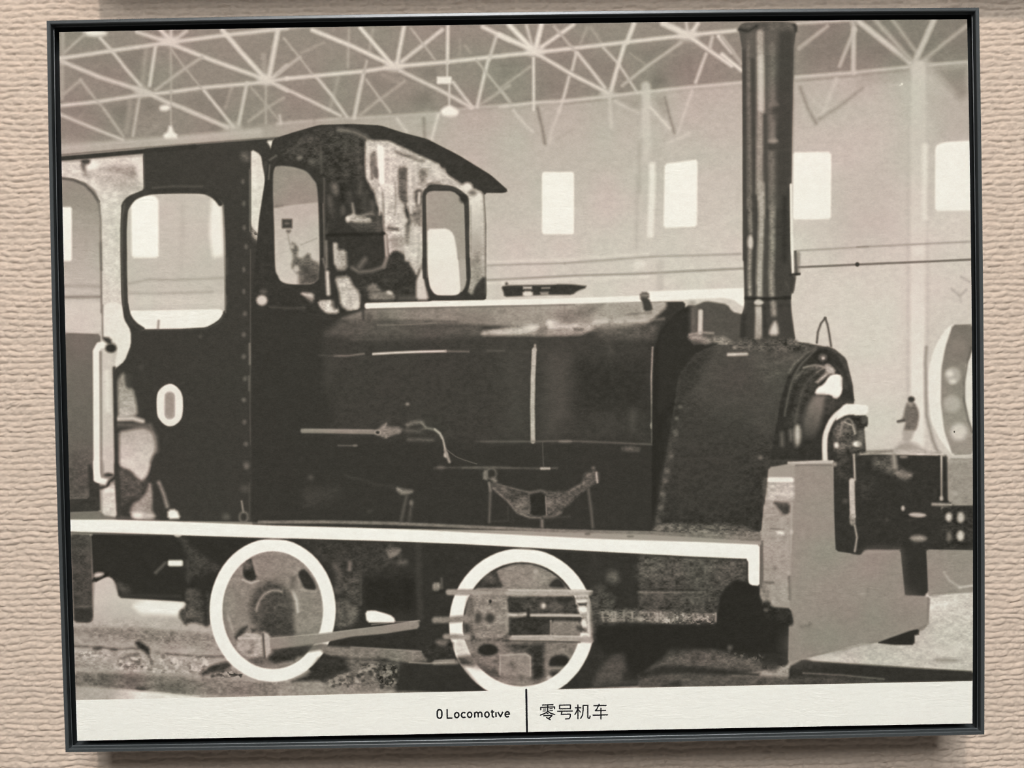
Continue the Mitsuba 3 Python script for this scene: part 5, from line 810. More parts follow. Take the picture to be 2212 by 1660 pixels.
F 59 1.87 .5 3 0 0|-95.6 43 -95.9 41.7 -96.6 40.7 -97.6 40.3 -98.7 40.7 -99.4 41.7 -99.6 43.1 -99.3 44.4 -98.6 45.4 -97.5 45.8 -96.5 45.4 -95.8 44.4
F 55 1.03 1 4 0 0|-11.1 60.9 -10.5 62 -8.9 62.3 -6.5 62.5 21.8 62.5 24 62.6 25.3 62.8 27.5 62.8 34 62.5 37 62.2 43.7 61.3 43 59.9 39.4 58.7 37.3 57.6 35.6 56.3 33.2 55.7 20.6 55.9 17.6 55.9 -8 55.1 -9.7 55.9 -9.9 57.5 -10.4 59.3
F 206 1.12 1 3 0 0|2.5 57.7 4 58.5 7.4 58.5 8.9 57.6 8.9 55.9 7.4 55.1 3.9 55.1 2.4 56
F 183 1.12 1 3 0 0|2.9 61.5 8.3 61.5 8.3 60 2.8 60.1
F 159 1.21 .8 3 0 0|13.7 57.7 19.1 57.9 19.1 55.9 14.3 55.8
L 168 1.03 .8 3 0 .82|15.1 60.4 19.8 60.5
F 84 1.12 1 3 0 0|-7 63.5 -7.2 62.9 -7.5 62.5 -8 62.4 -8.5 62.5 -8.8 62.9 -8.9 63.5 -8.8 64 -8.4 64.4 -8 64.6 -7.5 64.4 -7.2 64
F 89 1.12 1 11 0 0|78.7 55.1 80.2 56.7 83 56.8 84.5 55.7 84.7 53.4 83.3 51.8 80.4 51.2 78.9 52.4
F 61 1.12 1 3 0 0|79.4 51.8 80.4 52.9 83 52.8 84.8 51.7 85.6 49.8 86.3 47.6 86.8 45.7 85.5 44.6 82.4 44.4 80.8 45.5 80.7 47.6 80.2 49.9
L 140 .93 .7 3 0 .68|79.7 54.6 83.8 54.7
L 176 .79 1 13 0 2.99|9.3 20.4 8.2 2.3 7.5 -18.1 7.5 -39.2
L 166 1.12 1 3 0 1.22|9.9 23.4 10 20
L 155 .89 .8 16 0 1.36|86.4 20.5 86 11.3 85.4 1.1 85.5 -19.4 85.5 -42.6
F 187 1.12 1 3 0 0|86.3 -30.4 86.1 -31.4 85.8 -32.1 85.3 -32.4 84.8 -32.1 84.5 -31.3 84.3 -30.3 84.5 -29.3 84.9 -28.6 85.3 -28.3 85.8 -28.6 86.1 -29.3
L 105 1.21 .75 3 0 .95|-26.1 -38.8 1.2 -39.3 29.9 -39.3 62.6 -41.2 85.1 -42.6
F 143 1.4 .7 3 0 0|32.6 -39.8 32 -40.1 30.5 -40.4 28.5 -40.4 26.4 -40.3 24.9 -40 24.4 -39.7 24.9 -39.3 26.4 -39.1 28.5 -39.1 30.5 -39.2 32 -39.5
F 43 1.12 1 2 0 0|112.9 47.4 110.5 47.7 108.5 46.7 106.2 45.3 99.4 39.8 97.3 37.6 92.1 31.1 90.7 28.5 87.5 19.4 87 16.4 85.3 -22.8 85.2 -25.8 84.3 -91.8 85.8 -93.4 92.5 -94 94 -92.6 94.6 -50.2 94.9 -47.2 104.1 4.1 105.3 6.8 115.8 21.6 117.9 23.8 130.8 34.3 130.7 36.1
F 48 1.87 1 2 0 0|91.1 28.4 92.1 31.1 99.4 40 101.8 41.6 109.5 43.6 112.3 43.3 124.6 36.1 127.3 34.7 142.6 26.7 144.1 24.9 144.3 22.7 143 21.3 133.3 19.8 130.5 18.8 114.8 9.2 112.7 7.1 101.9 -11.2 100 -13.5 90 -23.3 88.9 -22.8
F 78 1.12 1 4 0 0|112 45.2 113.5 47.2 120 49.8 122.9 50.1 133.9 48.2 136.2 46.7 137.7 44.4 139.9 42.7 145.6 41.1 146.7 39.2 144 25.1 142.2 23.5 113.2 21.9 111.8 23.3
F 105 2.33 .5 8 0 0|110.6 49.1 111.6 50.6 113.4 50.5 114.5 49 114.9 28.7 113.9 26.4 112 25 111 25.7
L 193 1.12 1 3 0 2.99|118 43.4 117.5 29.8
L 146 1.4 1 10 0 1.09|110.7 28.6 118.2 29.8 125.8 29.3
F 137 1.87 1 21 0 0|109.7 27.2 110.8 28 115.3 28.4 118.2 27.9 124.4 25.5 124.9 24.1 123.1 22.4 120.9 22.3 116.8 24.4 114.2 25.1 111.9 25.1 110.3 25.9
F 132 1.87 1 32 0 0|125.8 26.2 127.3 27 132.1 26.9 134.8 26 137.8 23.8 140.5 22.6 146.1 21.5 148 20.6 148.7 19.5 147.6 18.9 136.6 19.1 133.9 19.9 131.6 21.5 129.2 22.7 127 23.5 125.8 24.7
F 179 1.4 .8 3 0 0|132 21.1 131.8 20.3 131.2 19.8 130.4 19.6 129.6 19.8 129.1 20.4 128.9 21.2 129.1 21.9 129.7 22.5 130.4 22.7 131.2 22.5 131.8 21.9
F 71 .93 1 8 0 0 52 144 17 130 -92|94.3 -51.6 94.8 -48.7 102.9 1.1 104.1 3.8 112.7 14.8 115 16.6 125.9 21.2 128.8 21.8 136.3 21.6 139.3 22.1 142.5 23.1 145.4 23.6 177.1 23.1 180.1 22.8 190.7 21 193.7 20.4 202.8 18.7 205.5 17.4 211.6 12.3 213.1 9.8 216.4 -3.9 216.9 -6.9 218.7 -52.3 217.2 -53.9 180.8 -56.1 177.8 -56.4 162.6 -58.7 160.9 -60.4 156.2 -99.8 154.5 -101.2 87.9 -98.6 86.5 -97 87.9 -86.4 88.3 -83.4
F 73 7.47 .8 4 0 0|119.3 12.9 121 14.9 133.4 19.1 136.3 19.4 172.5 16.6 174.7 15.1 179.3 5.7 179.4 2.9 171.2 -18.3 169.9 -21 162 -36.3 159.9 -37.1 132.6 -25.7 130 -24.2 114.5 -13.5 113.6 -11.2
F 61 9.33 .6 3 0 0|97.9 -26 99.5 -24.5 147.8 -25.4 149.2 -26.9 142.7 -84.3 141.1 -86 95.5 -90.9 94.1 -89.5
F 45 3.73 .5 3 0 0|104.3 10.1 105.9 12.2 125.9 20.3 126.5 19.6 108 -11.3 106.7 -14 98.2 -38.2 97.9 -38.1
L 194 1.21 1 11 0 2.02|135.8 15.2 147.5 15.4
L 141 1.4 .8 24 0 2.02|139.7 19.8 151.4 20
L 90 1.87 .6 19 0 1.71|151.4 19.6 169.3 18.5 180.3 19.9 188.1 20.6
F 88 5.6 .6 13 0 0|151.9 12.8 152.9 14.4 167.8 16.8 170.8 16.9 181.8 16.1 182.2 15 176.6 10.1 174.7 7.8 169.9 -.4 167.6 -1.9 159.7 -2.9 157.6 -1.6
F 106 1.21 .8 3 0 0|105.3 -18.4 105.1 -19 104.6 -19.4 103.9 -19.6 103.2 -19.4 102.7 -19 102.6 -18.3 102.7 -17.7 103.2 -17.3 103.9 -17.1 104.6 -17.3 105.1 -17.8
F 106 1.21 .8 3 0 0|102.8 -25.9 102.6 -26.5 102.1 -26.9 101.4 -27.1 100.7 -26.9 100.2 -26.4 100.1 -25.8 100.3 -25.2 100.8 -24.8 101.4 -24.6 102.1 -24.8 102.6 -25.2
F 107 1.21 .8 3 0 0|102.3 -36.8 102.1 -37.4 101.6 -37.8 100.9 -38 100.2 -37.8 99.7 -37.4 99.6 -36.7 99.8 -36.1 100.3 -35.7 101 -35.5 101.6 -35.7 102.1 -36.2
F 116 1.4 .8 3 0 0|102.1 -34.7 101.9 -35.5 101.3 -36 100.5 -36.2 99.7 -36 99.1 -35.4 98.8 -34.7 99.1 -33.9 99.7 -33.4 100.5 -33.2 101.3 -33.4 101.9 -34
F 117 1.4 .8 3 0 0|99.2 -50.4 99 -51.1 98.3 -51.7 97.5 -51.9 96.7 -51.7 96.1 -51.1 95.9 -50.3 96.1 -49.6 96.7 -49.1 97.6 -48.9 98.4 -49.1 99 -49.6
F 117 1.4 .8 3 0 0|96.3 -59.9 96.1 -60.7 95.5 -61.2 94.7 -61.4 93.8 -61.2 93.2 -60.6 93 -59.9 93.3 -59.1 93.9 -58.6 94.7 -58.4 95.5 -58.6 96.1 -59.2
F 117 1.4 .8 3 0 0|95.2 -66.4 95 -67.2 94.4 -67.7 93.5 -67.9 92.7 -67.7 92.1 -67.1 91.9 -66.4 92.2 -65.6 92.8 -65.1 93.6 -64.9 94.4 -65.1 95 -65.7
F 117 1.4 .8 3 0 0|93.4 -75.3 93.1 -76 92.5 -76.6 91.7 -76.8 90.9 -76.5 90.3 -76 90.1 -75.2 90.3 -74.5 90.9 -73.9 91.8 -73.7 92.6 -74 93.2 -74.5
F 118 1.4 .8 3 0 0|91.9 -83.8 91.7 -84.6 91 -85.1 90.2 -85.3 89.4 -85.1 88.8 -84.5 88.6 -83.8 88.8 -83 89.4 -82.5 90.3 -82.3 91.1 -82.5 91.7 -83.1
F 118 1.4 .8 3 0 0|90.1 -92.7 89.8 -93.5 89.2 -94 88.4 -94.2 87.6 -94 87 -93.4 86.8 -92.6 87 -91.9 87.6 -91.4 88.4 -91.2 89.2 -91.4 89.8 -91.9
L 84 2.8 .5 14 0 4.76|100.5 -34.7 93.2 -64.7 88.8 -92
F 101 1.87 1 27 0 0|84.6 -98.8 87.1 -95.8 89.5 -95 96.1 -96 99.1 -96.4 110.6 -97.1 112.1 -98.6 112.1 -101.3 110.5 -102.5 84.6 -99.5
F 101 2.33 .8 32 0 0|86.1 -98.2 86.1 -97.6 94.9 -94.6 97.8 -94.3 108.5 -95.6 111.5 -95.7 130.4 -95.5 133.4 -95.7 142.8 -97.4 145.7 -98.3 155.1 -102.2 156.3 -103.6 156 -105.3 154.3 -106.1 133.3 -104.5 130.3 -104.2
F 124 1.4 .7 3 0 0|157.4 -52.5 157.2 -53.2 156.7 -53.8 156 -53.9 155.3 -53.7 154.8 -53.2 154.6 -52.5 154.8 -51.8 155.3 -51.3 156.1 -51.1 156.8 -51.3 157.3 -51.8
F 51 1.03 1 4 0 0|192.8 18.6 195.8 18.7 199 18.2 201.7 17.1 205.5 14.2 207.5 12 210.6 6.7 211.8 4 214.7 -5.7 215.5 -8.6 217.7 -15.9 216.7 -17.8 210.9 -19.8 208.5 -21.4 201.1 -29.2 199.5 -31.7 196.9 -39.7 196.4 -42.6 196.3 -52.9 194.7 -54.4 163.8 -53.8 162.6 -52.3 165.3 -38.2 165.9 -35.2 169.5 -14.9 170.3 -11.9 174.9 1.5 176.3 4.1 180.9 10.9 182.9 13.1 186.9 16.5 189.5 17.8
L 105 1.4 .8 13 0 2.02|175.4 2.9 179.4 9 186.5 15.2 192.7 18.9
F 66 4.2 .6 13 0 0|175.3 -3.3 176.4 -.7 183.7 6.3 186.3 7.2 200.5 5.7 201.1 4.3 196.5 -2.4 194.8 -5 191.6 -10.1 189.8 -12.4 185.6 -16.5 184.2 -19 181.6 -31.6 179.7 -33 176.5 -33 175 -31.4
L 121 1.87 .8 24 0 2.33|180 -.3 187.9 5.8 197.3 6.4 204.3 3.2
F 41 1.87 .8 3 0 0|191.3 14.4 192.7 16 199 16.4 201.2 15.1 202.9 11.6 202.1 9.7 198.7 8.5 195.9 8.6 193.3 9.8 191.7 11.8
F 141 1.87 .7 24 0 0|199.7 12.2 199.4 11.2 198.5 10.5 197.3 10.2 196.2 10.5 195.3 11.3 195 12.3 195.3 13.3 196.2 14 197.4 14.3 198.5 14 199.4 13.2
F 194 .93 1 3 0 0|198.7 11.8 198.5 11.4 198.2 11.2 197.7 11.1 197.3 11.2 196.9 11.5 196.8 11.9 196.9 12.3 197.3 12.5 197.7 12.6 198.2 12.5 198.5 12.2
F 185 1.4 .9 21 0 0|199 7.2 200.1 8.1 202.3 6.9 204.1 5.3 205.2 3.4 204.8 2.2 202.9 1.8 200.7 .7 194.1 -4.4 192.5 -3.6 198.4 1.5 199.4 4
F 230 1.03 1 2 0 0|200.4 -1.2 202.1 .5 204 1.2 206.4 1.3 208.8 .7 210.1 -1.2 210 -8.6 209.3 -11.4 207.9 -13.6 206.4 -14.8 204.9 -14.7 203.7 -14.1 203 -13 201 -12.3 193.1 -11.9 192 -10.7 192.8 -8.6 194.5 -6.9 196.7 -5.9 198.7 -4
F 116 2.8 1 4 0 0 70 191 -18 187 -39|190.8 -13.4 193.1 -12.2 197.9 -12.3 199.1 -13.8 198.1 -18.6 197.5 -21.6 195.6 -30.3 194.7 -33.1 192 -38.9 189.8 -40.2 185.8 -40.2 184.2 -38.6 183.7 -31.5 184.1 -28.5 186.4 -20.6 187.7 -17.9
F 74 3.27 .7 11 0 0|199.4 -14.6 200.9 -13.6 205 -15 207.9 -15.2 211.2 -14.4 213.9 -14.9 216.1 -16.5 215.9 -17.7 207.8 -19.8 205.2 -21.1 200.5 -24.7 199.3 -24.1
F 87 2.33 .5 3 0 0|205.2 7.4 205.3 7.5 209.5 2.7 210.9 .1 213.1 -7.2 212.5 -8.2 210.6 -7.5 209.7 -5.5 210 -1.5 209.3 1.2
L 111 1.4 .7 3 0 .93|172 -25.1 172.7 -21.6 173.7 -16.6 174.9 -11.1 176.1 -6.5 177.4 -2.8 178.7 .4 180.2 3.3 181.7 5.9 183.2 8.1 184.9 9.8 186.5 11.4 188 12.8 189.4 14.2 190.8 15.5 191.9 16.6 192.7 17.4
L 43 1.87 .7 3 0 1.71|175.1 -25.2 175.8 -21.9 176.8 -17.3 178 -12.3 179.2 -8.1 180.5 -4.8 181.8 -2 183.3 .5 184.8 2.7 186.4 4.7 188.3 6.5 189.9 7.9 191.1 8.9
L 91 1.87 .7 3 0 .93|178.9 -29.9 179.5 -27 180.3 -22.8 181.2 -18.3 182.2 -14.4 183.3 -11.2 184.4 -8.4 185.6 -5.8 187 -3.5 188.8 -1.5 190.9 .2 192.8 1.6 194.1 2.6
L 161 1.21 .8 3 0 .93|184.8 5.8 186.2 6.2 188.2 6.7 190.5 7.2 192.6 7.3 194.7 6.9 196.7 6.3 198.7 5.6 200.4 4.8 201.7 4 202.8 3.1 203.7 2.2 204.3 1.6
L 142 1.21 .7 3 0 .78|193.3 2.6 198.1 5.6 202 7.1
L 56 1.4 .6 3 0 1.24|200.5 18.8 202 17.3 204.1 15.1 206.4 12.5 208.3 10.1 209.6 7.9 210.8 5.7 211.8 3.4 212.8 .7 213.9 -2.8 215 -6.9 215.9 -10.7 216.6 -13.4
L 99 2.33 1 3 0 2.64|179.7 -33.8 179.9 -44.7
F 187 2.33 1 8 0 0|182.2 -36.9 182.2 -38.6 182 -40.9 181.3 -43.1 180.3 -44 179.4 -43.1 178.8 -40.8 178.6 -38.5 178.6 -36.9 178.8 -34.6 179.5 -32.3 180.5 -31.5 181.4 -32.3 182.1 -34.6
L 133 2.33 .7 3 0 1.55|175.8 -35.3 176.1 -40.8
L 126 2.33 .7 3 0 1.71|170.1 -36.8 170.2 -44.6
L 61 1.03 1 3 0 1.09|193.6 22 194.4 29 196.4 34.4 199.2 37.9
L 75 1.03 1 3 0 1.24|199.2 37.9 200.7 33.6 201.8 27.3 202.9 19.5
L 141 .93 .5 3 0 .78|194.4 26.7 196 32.1
F 77 .84 1 3 0 0|145.3 225.8 145.8 227.9 147 229 149.1 229.7 156.9 230 159.9 230.1 174.9 229.9 177.9 229.3 181.6 227.9 182.9 226.6 182.6 225.2 182.1 222.9 180.8 215.7 180.4 212.8 178 126.2 177.9 123.2 176.6 78.2 176.7 75.2 178 66.1 178.1 63.1 176.6 48.1 176.6 45.1 177.2 39 177.5 36 179.3 24.5 178.1 23 145.4 23 143.6 24.5 143 27.6 143 30.6 143.9 36.6 144.5 39.5 146.2 45.6 146.6 48.6 146.4 75.6 146.4 78.6 146.8 141.6 146.9 144.6 147.4 210.3 147.1 213.2 146 219.9 145.6 222.8
F 86 1.54 1 10 0 0|145.4 225.2 145.8 226.7 147.9 228.3 150.6 229.2 165.9 229.9 168.9 229.8 180.6 228.7 182.8 227.2 181.7 225 179.8 224.3 159.3 224.6 156.3 224.4 149 223.5 146.8 224
L 44 1.54 .8 3 0 2.2|145.3 225.5 151.2 224.3 156.4 227.5
L 53 1.54 1 3 0 1.76|181.3 227.9 182 224.3
F 95 2.05 .55 3 0 0|149.3 222.2 150.8 223.7 178.5 225 179.9 223.5 177.3 144.1 177.2 141.1 174.8 78.2 173.2 76.7 149.7 77.1 148.2 78.6
L 65 1.02 1 3 0 2.11|148.3 211.8 147.9 155.1 147 77.1
L 100 1.23 1 11 0 1.81|151.4 217.7 151.2 155 151.2 77.1
L 63 1.12 .8 3 0 2.41|153.9 205.7 153.9 155 153.9 77
L 151 1.54 1 11 0 4.52 129 159 215 158 116|158.9 222.9 159 199.7 159 175.8 158.1 154.9 157.1 116
L 188 1.74 .8 3 0 3.64|159.1 207.1 158.7 174.3
L 66 1.4 .8 3 0 2.71|161.3 169.8 161.7 124.9 161.7 76.9
L 111 2.05 .7 13 0 3.61|166.7 214.5 166 154.8 165.1 76.8
F 60 2.56 .85 3 0 0|170.9 222.5 172.5 224.1 179.1 224.8 180.6 223.5 178.7 156.1 178.6 153.1 176.6 78.2 175 76.7 169.6 76.8 168.1 78.3 168.4 153.3 168.4 156.2
F 127 2.05 .7 3 0 0|170.1 176.4 169.7 175.4 168.6 174.8 167.1 174.5 165.7 174.8 164.6 175.5 164.2 176.5 164.6 177.4 165.7 178.1 167.2 178.3 168.6 178 169.7 177.3
F 63 2.56 .8 3 0 0|171.2 173.5 170.7 172 169.7 170.9 168.2 170.6 166.7 171 165.7 172.1 165.3 173.5 165.7 175 166.8 176 168.2 176.4 169.7 176 170.8 174.9
F 69 1.74 1 3 0 0|170.2 149.7 169.7 148.3 168.1 147.2 166.1 146.9 164 147.3 162.5 148.4 162 149.9 162.6 151.3 164.1 152.4 166.1 152.7 168.2 152.3 169.7 151.2
F 161 1.74 .8 3 0 0|169.5 153.4 169 152.7 168 152.2 166.5 152 165 152.2 164 152.8 163.6 153.5 164 154.2 165.1 154.7 166.5 154.9 168 154.7 169.1 154.1
L 116 2.05 .6 3 0 2.2|166.7 165.5 166.2 155.3
F 59 .93 .75 3 0 0|147.8 108.2 149.3 109.6 175.1 109.2 176.6 107.7 177 82.9 177.4 79.9 180.4 67.3 180.5 64.3 179.3 56.5 178.5 54.6 177.4 53.8 176.8 51.9 177.3 44.1 177.6 41.1 179.4 25.4 178 23.9 144.4 24.5 143.1 26 144.5 38.5 145.2 41.4 147.3 46.3 147.8 49.2 146.7 77.2 146.7 80.2
L 110 1.4 1 18 0 3.1|151 115.8 151.5 94.1
F 191 1.59 1 3 0 0|153.1 87.9 152.8 85.6 152 83.9 151 83.3 150 84 149.3 85.7 149.1 88 149.4 90.3 150.1 92 151.1 92.6 152.1 92 152.9 90.3
L 64 1.4 1 3 0 3.1|154.1 117.3 154.4 101.8 154.9 83.3
L 140 1.4 1 21 0 2.33|150.6 81.8 150 66.3 150.3 53.9
L 156 1.59 1 14 0 4.19|158.5 125 158.5 101.8 157.7 86.3 156.7 66.2 156.7 53.8
L 70 1.59 1 3 0 3.1|162.1 101.7 161.5 78.5 160.4 53.7
L 126 1.68 1 19 0 3.57|165.7 109.4 165.1 86.2 164.4 66.1 164.7 53.6
L 46 2.33 .7 3 0 2.33|173.6 117 173.1 75.2
L 40 1.12 .8 3 0 2.02|147.9 51.6 161.9 51 175.9 51.5
L 183 1.4 1 8 0 4.66 141 156 48 155 24|155.7 48.4 156 41.4 155.4 25.1
L 56 1.12 .7 3 0 1.4|151.8 46.9 175.9 46.5
F 193 1.4 1 3 0 0|158.9 48.7 158.5 48 157.4 47.5 156 47.3 154.6 47.6 153.6 48.1 153.3 48.8 153.6 49.5 154.7 50 156.1 50.1 157.5 49.9 158.5 49.4
L 140 1.87 1 16 0 3.41|165.4 48.2 165.7 41.2
F 194 1.87 1 3 0 0|163 30.7 164 33.2 165.7 36 166.9 36.3 167.8 34.4 168.4 31.9 168.6 28.7 167.2 27.2 163.9 27.3 162.6 28.5
L 56 1.4 1 3 0 2.33|159.5 46 160.1 27.3
L 48 1.87 .7 3 0 3.1|146.2 40 145.3 26
L 84 1.87 .6 3 0 1.55|162.4 25 166.3 23.3
L 93 1.87 .6 3 0 1.09|173.7 61.3 176.8 56.6
L 215 .84 1 3 0 1.86|177.9 124.7 178 93.7 178.6 67.4
L 61 .93 1 3 0 1.55|180.2 81.3 180.8 67.3
F 102 1.21 .6 3 0 0|179.5 79.8 180.5 81.3 182.6 81.3 183.6 79.8 182.8 68 182 66.6 180.7 66.6 179.9 68.1
L 48 .93 1 3 0 1.55|176.9 66.5 182.7 66.9
F 61 1.12 1 3 0 0|176.1 64.4 177.1 65.7 179 65.3 179.7 63.6 178.3 55 176 55
F 79 1.87 .8 27 0 0|141.4 23.8 142.9 25.3 178 24.7 180.1 23.9 181.3 22.3 183.4 21.4 189.7 20.7 190.4 19.6 188.9 17.8 186.5 16.8 142.8 17.5 141.3 19
F 53 1.03 1 10 0 0|200.6 -34.9 201.5 -32.1 204 -27.7 206.3 -26.3 210.3 -25.9 213.3 -25.8 224.7 -26 226.3 -27.5 226.5 -31.5 225.9 -33.2 224.5 -33.6 223.9 -35.3 225.1 -51 223.7 -52.7 204.4 -55.1 202.1 -55.3 200.6 -55.3 199.7 -53.7 199.5 -46.6 199.6 -43.6
F 93 2.8 1 27 0 0|204 -33.4 205.3 -31.2 208.8 -29.5 211.5 -29.7 215.1 -32.1 216.6 -34.4 217.7 -42.3 216.9 -45 214.1 -48.1 211.6 -49.2 206.8 -49.1 205.2 -47.6
L 143 1.21 .8 3 0 1.24|208.3 -37.7 208.5 -36 208.8 -34.3 209.3 -32.8 209.8 -31.4 210.4 -30.3 211.1 -29.4 211.8 -28.7 212.6 -28.3 213.3 -28.1 214.1 -28.3 214.9 -28.7 215.6 -29.4 216.2 -30.4 216.8 -31.6 217.3 -32.9 217.7 -34.5 218 -36.1 218.2 -37.9
F 80 2.8 1 21 0 0|217.8 -36.7 217.8 -38.5 217.5 -40.2 217 -41.8 215.9 -43.6 213.9 -44.5 212 -43.6 211 -41.7 210.5 -40.1 210.2 -38.4 210.3 -36.5 210.5 -34.9 211 -33.3 212.1 -31.4 214.1 -30.5 216 -31.5 217.1 -33.4 217.6 -35
L 216 1.03 1 3 0 3.41|198.2 -54.4 198.1 -51.9 198 -48.3 198 -44.4 198.2 -41.2 198.6 -38.6 199.2 -36.4 200 -34.5 200.8 -32.6 201.6 -30.9 202.5 -29.3 203.6 -27.8 204.8 -26.4 206.1 -25.1 207.7 -23.8 209.3 -22.7 211 -21.9 213.1 -21.3 215.4 -21.1 217.4 -20.9 218.9 -20.8
F 225 1.03 1 3 0 0|210.3 -19.2 212.6 -18.1 217.4 -18.4 220.4 -18.7 225.2 -19.2 226.7 -20.9 226.7 -23.7 225.1 -25.3 214.1 -25.4 211.2 -26.1 206.1 -28.9 205.4 -28.2 207.3 -24 208.7 -21.4
L 187 1.12 .8 3 0 1.09|211.7 -30.5 216.4 -32.5 217.9 -37.6
F 226 1.21 1 3 0 0|222.4 -44.7 222 -45.7 220.9 -46.4 219.4 -46.7 217.9 -46.4 216.8 -45.6 216.4 -44.6 216.9 -43.6 218 -42.9 219.4 -42.6 220.9 -42.9 222 -43.7
F 226 1.4 1 3 0 0|207.3 -45.2 207.1 -46.1 206.5 -46.8 205.7 -47.1 204.9 -46.8 204.4 -46.1 204.2 -45.2 204.4 -44.2 205 -43.5 205.8 -43.3 206.5 -43.6 207.1 -44.3
F 67 1.4 1 19 0 0|204.3 -49.1 205.3 -48.1 217.1 -47.1 219.6 -47.4 221.5 -48.2 222.3 -49.4 221.9 -50.9 220.2 -51.7 207.6 -51.5 205.5 -50.6
F 85 1.4 .7 10 0 0|222.1 -28.2 223 -26.7 224.8 -26.8 225.8 -28 225.8 -30.3 225 -31.7 223.5 -32 222.5 -30.8
F 114 1.87 .6 11 0 0|219.2 -36.8 220.4 -35.3 222.9 -35.3 224.2 -36.9 224.1 -47.1 223 -48.4 220.9 -48 219.7 -46.3
L 163 1.4 1 16 0 1.71|221.7 -51.7 234.2 -50.4 242.1 -49.7 273.4 -51
L 105 1.4 .7 3 0 1.55|225.6 -49.8 242.1 -49.7
L 182 1.4 1 3 0 1.4|246.7 -49.8 257.7 -51.2
F 52 1.03 1 4 0 0|203.6 -52 205.1 -50.7 217.2 -52.1 220.3 -52.2 226.4 -51.7 229.4 -51.6 275.5 -53.3 277.1 -54.8 278 -82.2 279.5 -83.8 295.9 -85.4 297.4 -87.1 297.2 -114.4 295.7 -115.9 225.7 -114.1 223.6 -114.6 222.4 -115.6 221 -117.4 219.5 -119.9 217.7 -120 216 -117.8 213.6 -116.4 206 -115.1 204.4 -113.4 203.3 -88.4 203.2 -85.4
F 51 1.12 1 2 0 0|246.6 -114.9 248.1 -113.4 262.6 -113.6 264.2 -115.2 265.9 -143.8 264.4 -145.3 249.2 -144.7 247.6 -143.1 247.2 -138.8 247.1 -135.7
F 94 2.8 .75 24 0 0|230.2 -54.3 231.9 -52.9 240.7 -53 243 -54.4 245.6 -58.8 247.7 -60.8 254.8 -64.5 255 -66.1 253 -67.7 250.4 -68.2 245 -66.8 242.2 -65.7 235.1 -62 232.7 -60.7 230.7 -59.7 229.8 -57.6
L 144 1.87 1 3 0 3.05|243.3 -52.4 243.9 -60.1
F 144 1.87 .8 16 0 0|243.4 -64.3 243.6 -63.2 246.3 -62.6 249.2 -62.8 254.7 -65.3 254.7 -66.4 251.2 -67.7 248.5 -67.4
F 134 1.4 1 3 0 0|252.1 -53.6 251.8 -54 250.8 -54.3 249.6 -54.4 248.3 -54.2 247.4 -53.9 247.1 -53.5 247.4 -53.1 248.3 -52.8 249.6 -52.7 250.9 -52.8 251.8 -53.1
L 169 1.03 1 3 0 1.39|217.1 -51.9 217.6 -68
L 183 .89 1 11 0 3.75|215.6 -68.7 215.7 -83.4 216 -91.8
F 145 1.12 .8 24 0 0|213.7 -91.8 214.6 -90.3 216.6 -90.4 217.7 -91.9 217.7 -96.6 216.7 -98.1 215.1 -98.1 214 -96.5
L 155 1.03 1 3 0 1.25|217.2 -98.1 218.6 -105.8 217.1 -114.9
F 96 1.87 .7 3 0 0|212.7 -81.9 212.5 -82.6 211.9 -83.1 211.2 -83.3 210.4 -83.1 209.8 -82.6 209.6 -81.9 209.8 -81.2 210.4 -80.7 211.2 -80.5 211.9 -80.7 212.5 -81.2
F 71 2.8 .5 21 0 0|205.2 -53.9 206.7 -52.4 212 -52.5 213.6 -54.1 214.1 -66.4 212.6 -67.9 207.2 -67.8 205.7 -66.3
F 69 4.67 .5 16 0 0|219.1 -70.2 220.5 -68.8 228 -68.9 229.3 -70.4 228.2 -79.3 226.5 -80.5 221.1 -79.5 219.5 -77.7
F 189 1.21 1 3 0 0|250.1 -87.3 249.9 -88.1 249.5 -88.7 248.9 -88.9 248.4 -88.6 248 -88.1 247.8 -87.3 248 -86.5 248.4 -86 248.9 -85.8 249.5 -86 249.9 -86.6
F 180 1.21 1 3 0 0|264 -92.2 263.2 -92.9 261.1 -93.4 259 -93.4 257.5 -93.3 255.5 -93 253.5 -92.3 252.8 -91.4 253.6 -90.7 255.6 -90.3 257.7 -90.3 259.2 -90.4 261.2 -90.7 263.3 -91.4
F 165 1.87 .8 13 0 0|264.3 -107.4 263.5 -108.4 261.6 -109.1 258.9 -109.4 256.2 -109 254.3 -108.2 253.6 -107.2 254.3 -106.1 256.3 -105.4 258.9 -105.2 261.6 -105.5 263.5 -106.3
F 87 1.4 .6 3 0 0|239.3 -94.6 239.2 -95.1 238.8 -95.5 238.3 -95.6 237.9 -95.5 237.5 -95.1 237.4 -94.6 237.5 -94.1 237.9 -93.8 238.4 -93.6 238.9 -93.8 239.2 -94.1
L 178 1.03 1 3 0 1.67 135 274 -54 274 -72|274.4 -53.6 274.3 -67.6 274.2 -81.6
F 46 1.21 .8 3 0 0|275.8 -54.5 276.6 -52.9 277.9 -53 278.6 -54.5 278.4 -83 277.7 -84.5 276.3 -84.4 275.6 -82.9
L 42 1.12 .7 3 0 .97|273 -53.6 272.9 -82.3
F 189 1.21 .8 3 0 0|275.5 -81.3 275.3 -82 274.8 -82.5 274.2 -82.7 273.6 -82.5 273.1 -81.9 273 -81.2 273.1 -80.5 273.6 -80 274.2 -79.8 274.9 -80 275.3 -80.6
F 144 1.03 1 8 0 0|279 -56.3 280.5 -54.8 294.6 -55 296.1 -56.6 295.9 -85 294.4 -86.5 282.7 -86.3 280.9 -84.8 279.4 -76.2 279.2 -73.2
L 188 1.12 1 3 0 1.11|278.7 -53 282.1 -54.1 296.2 -54.3
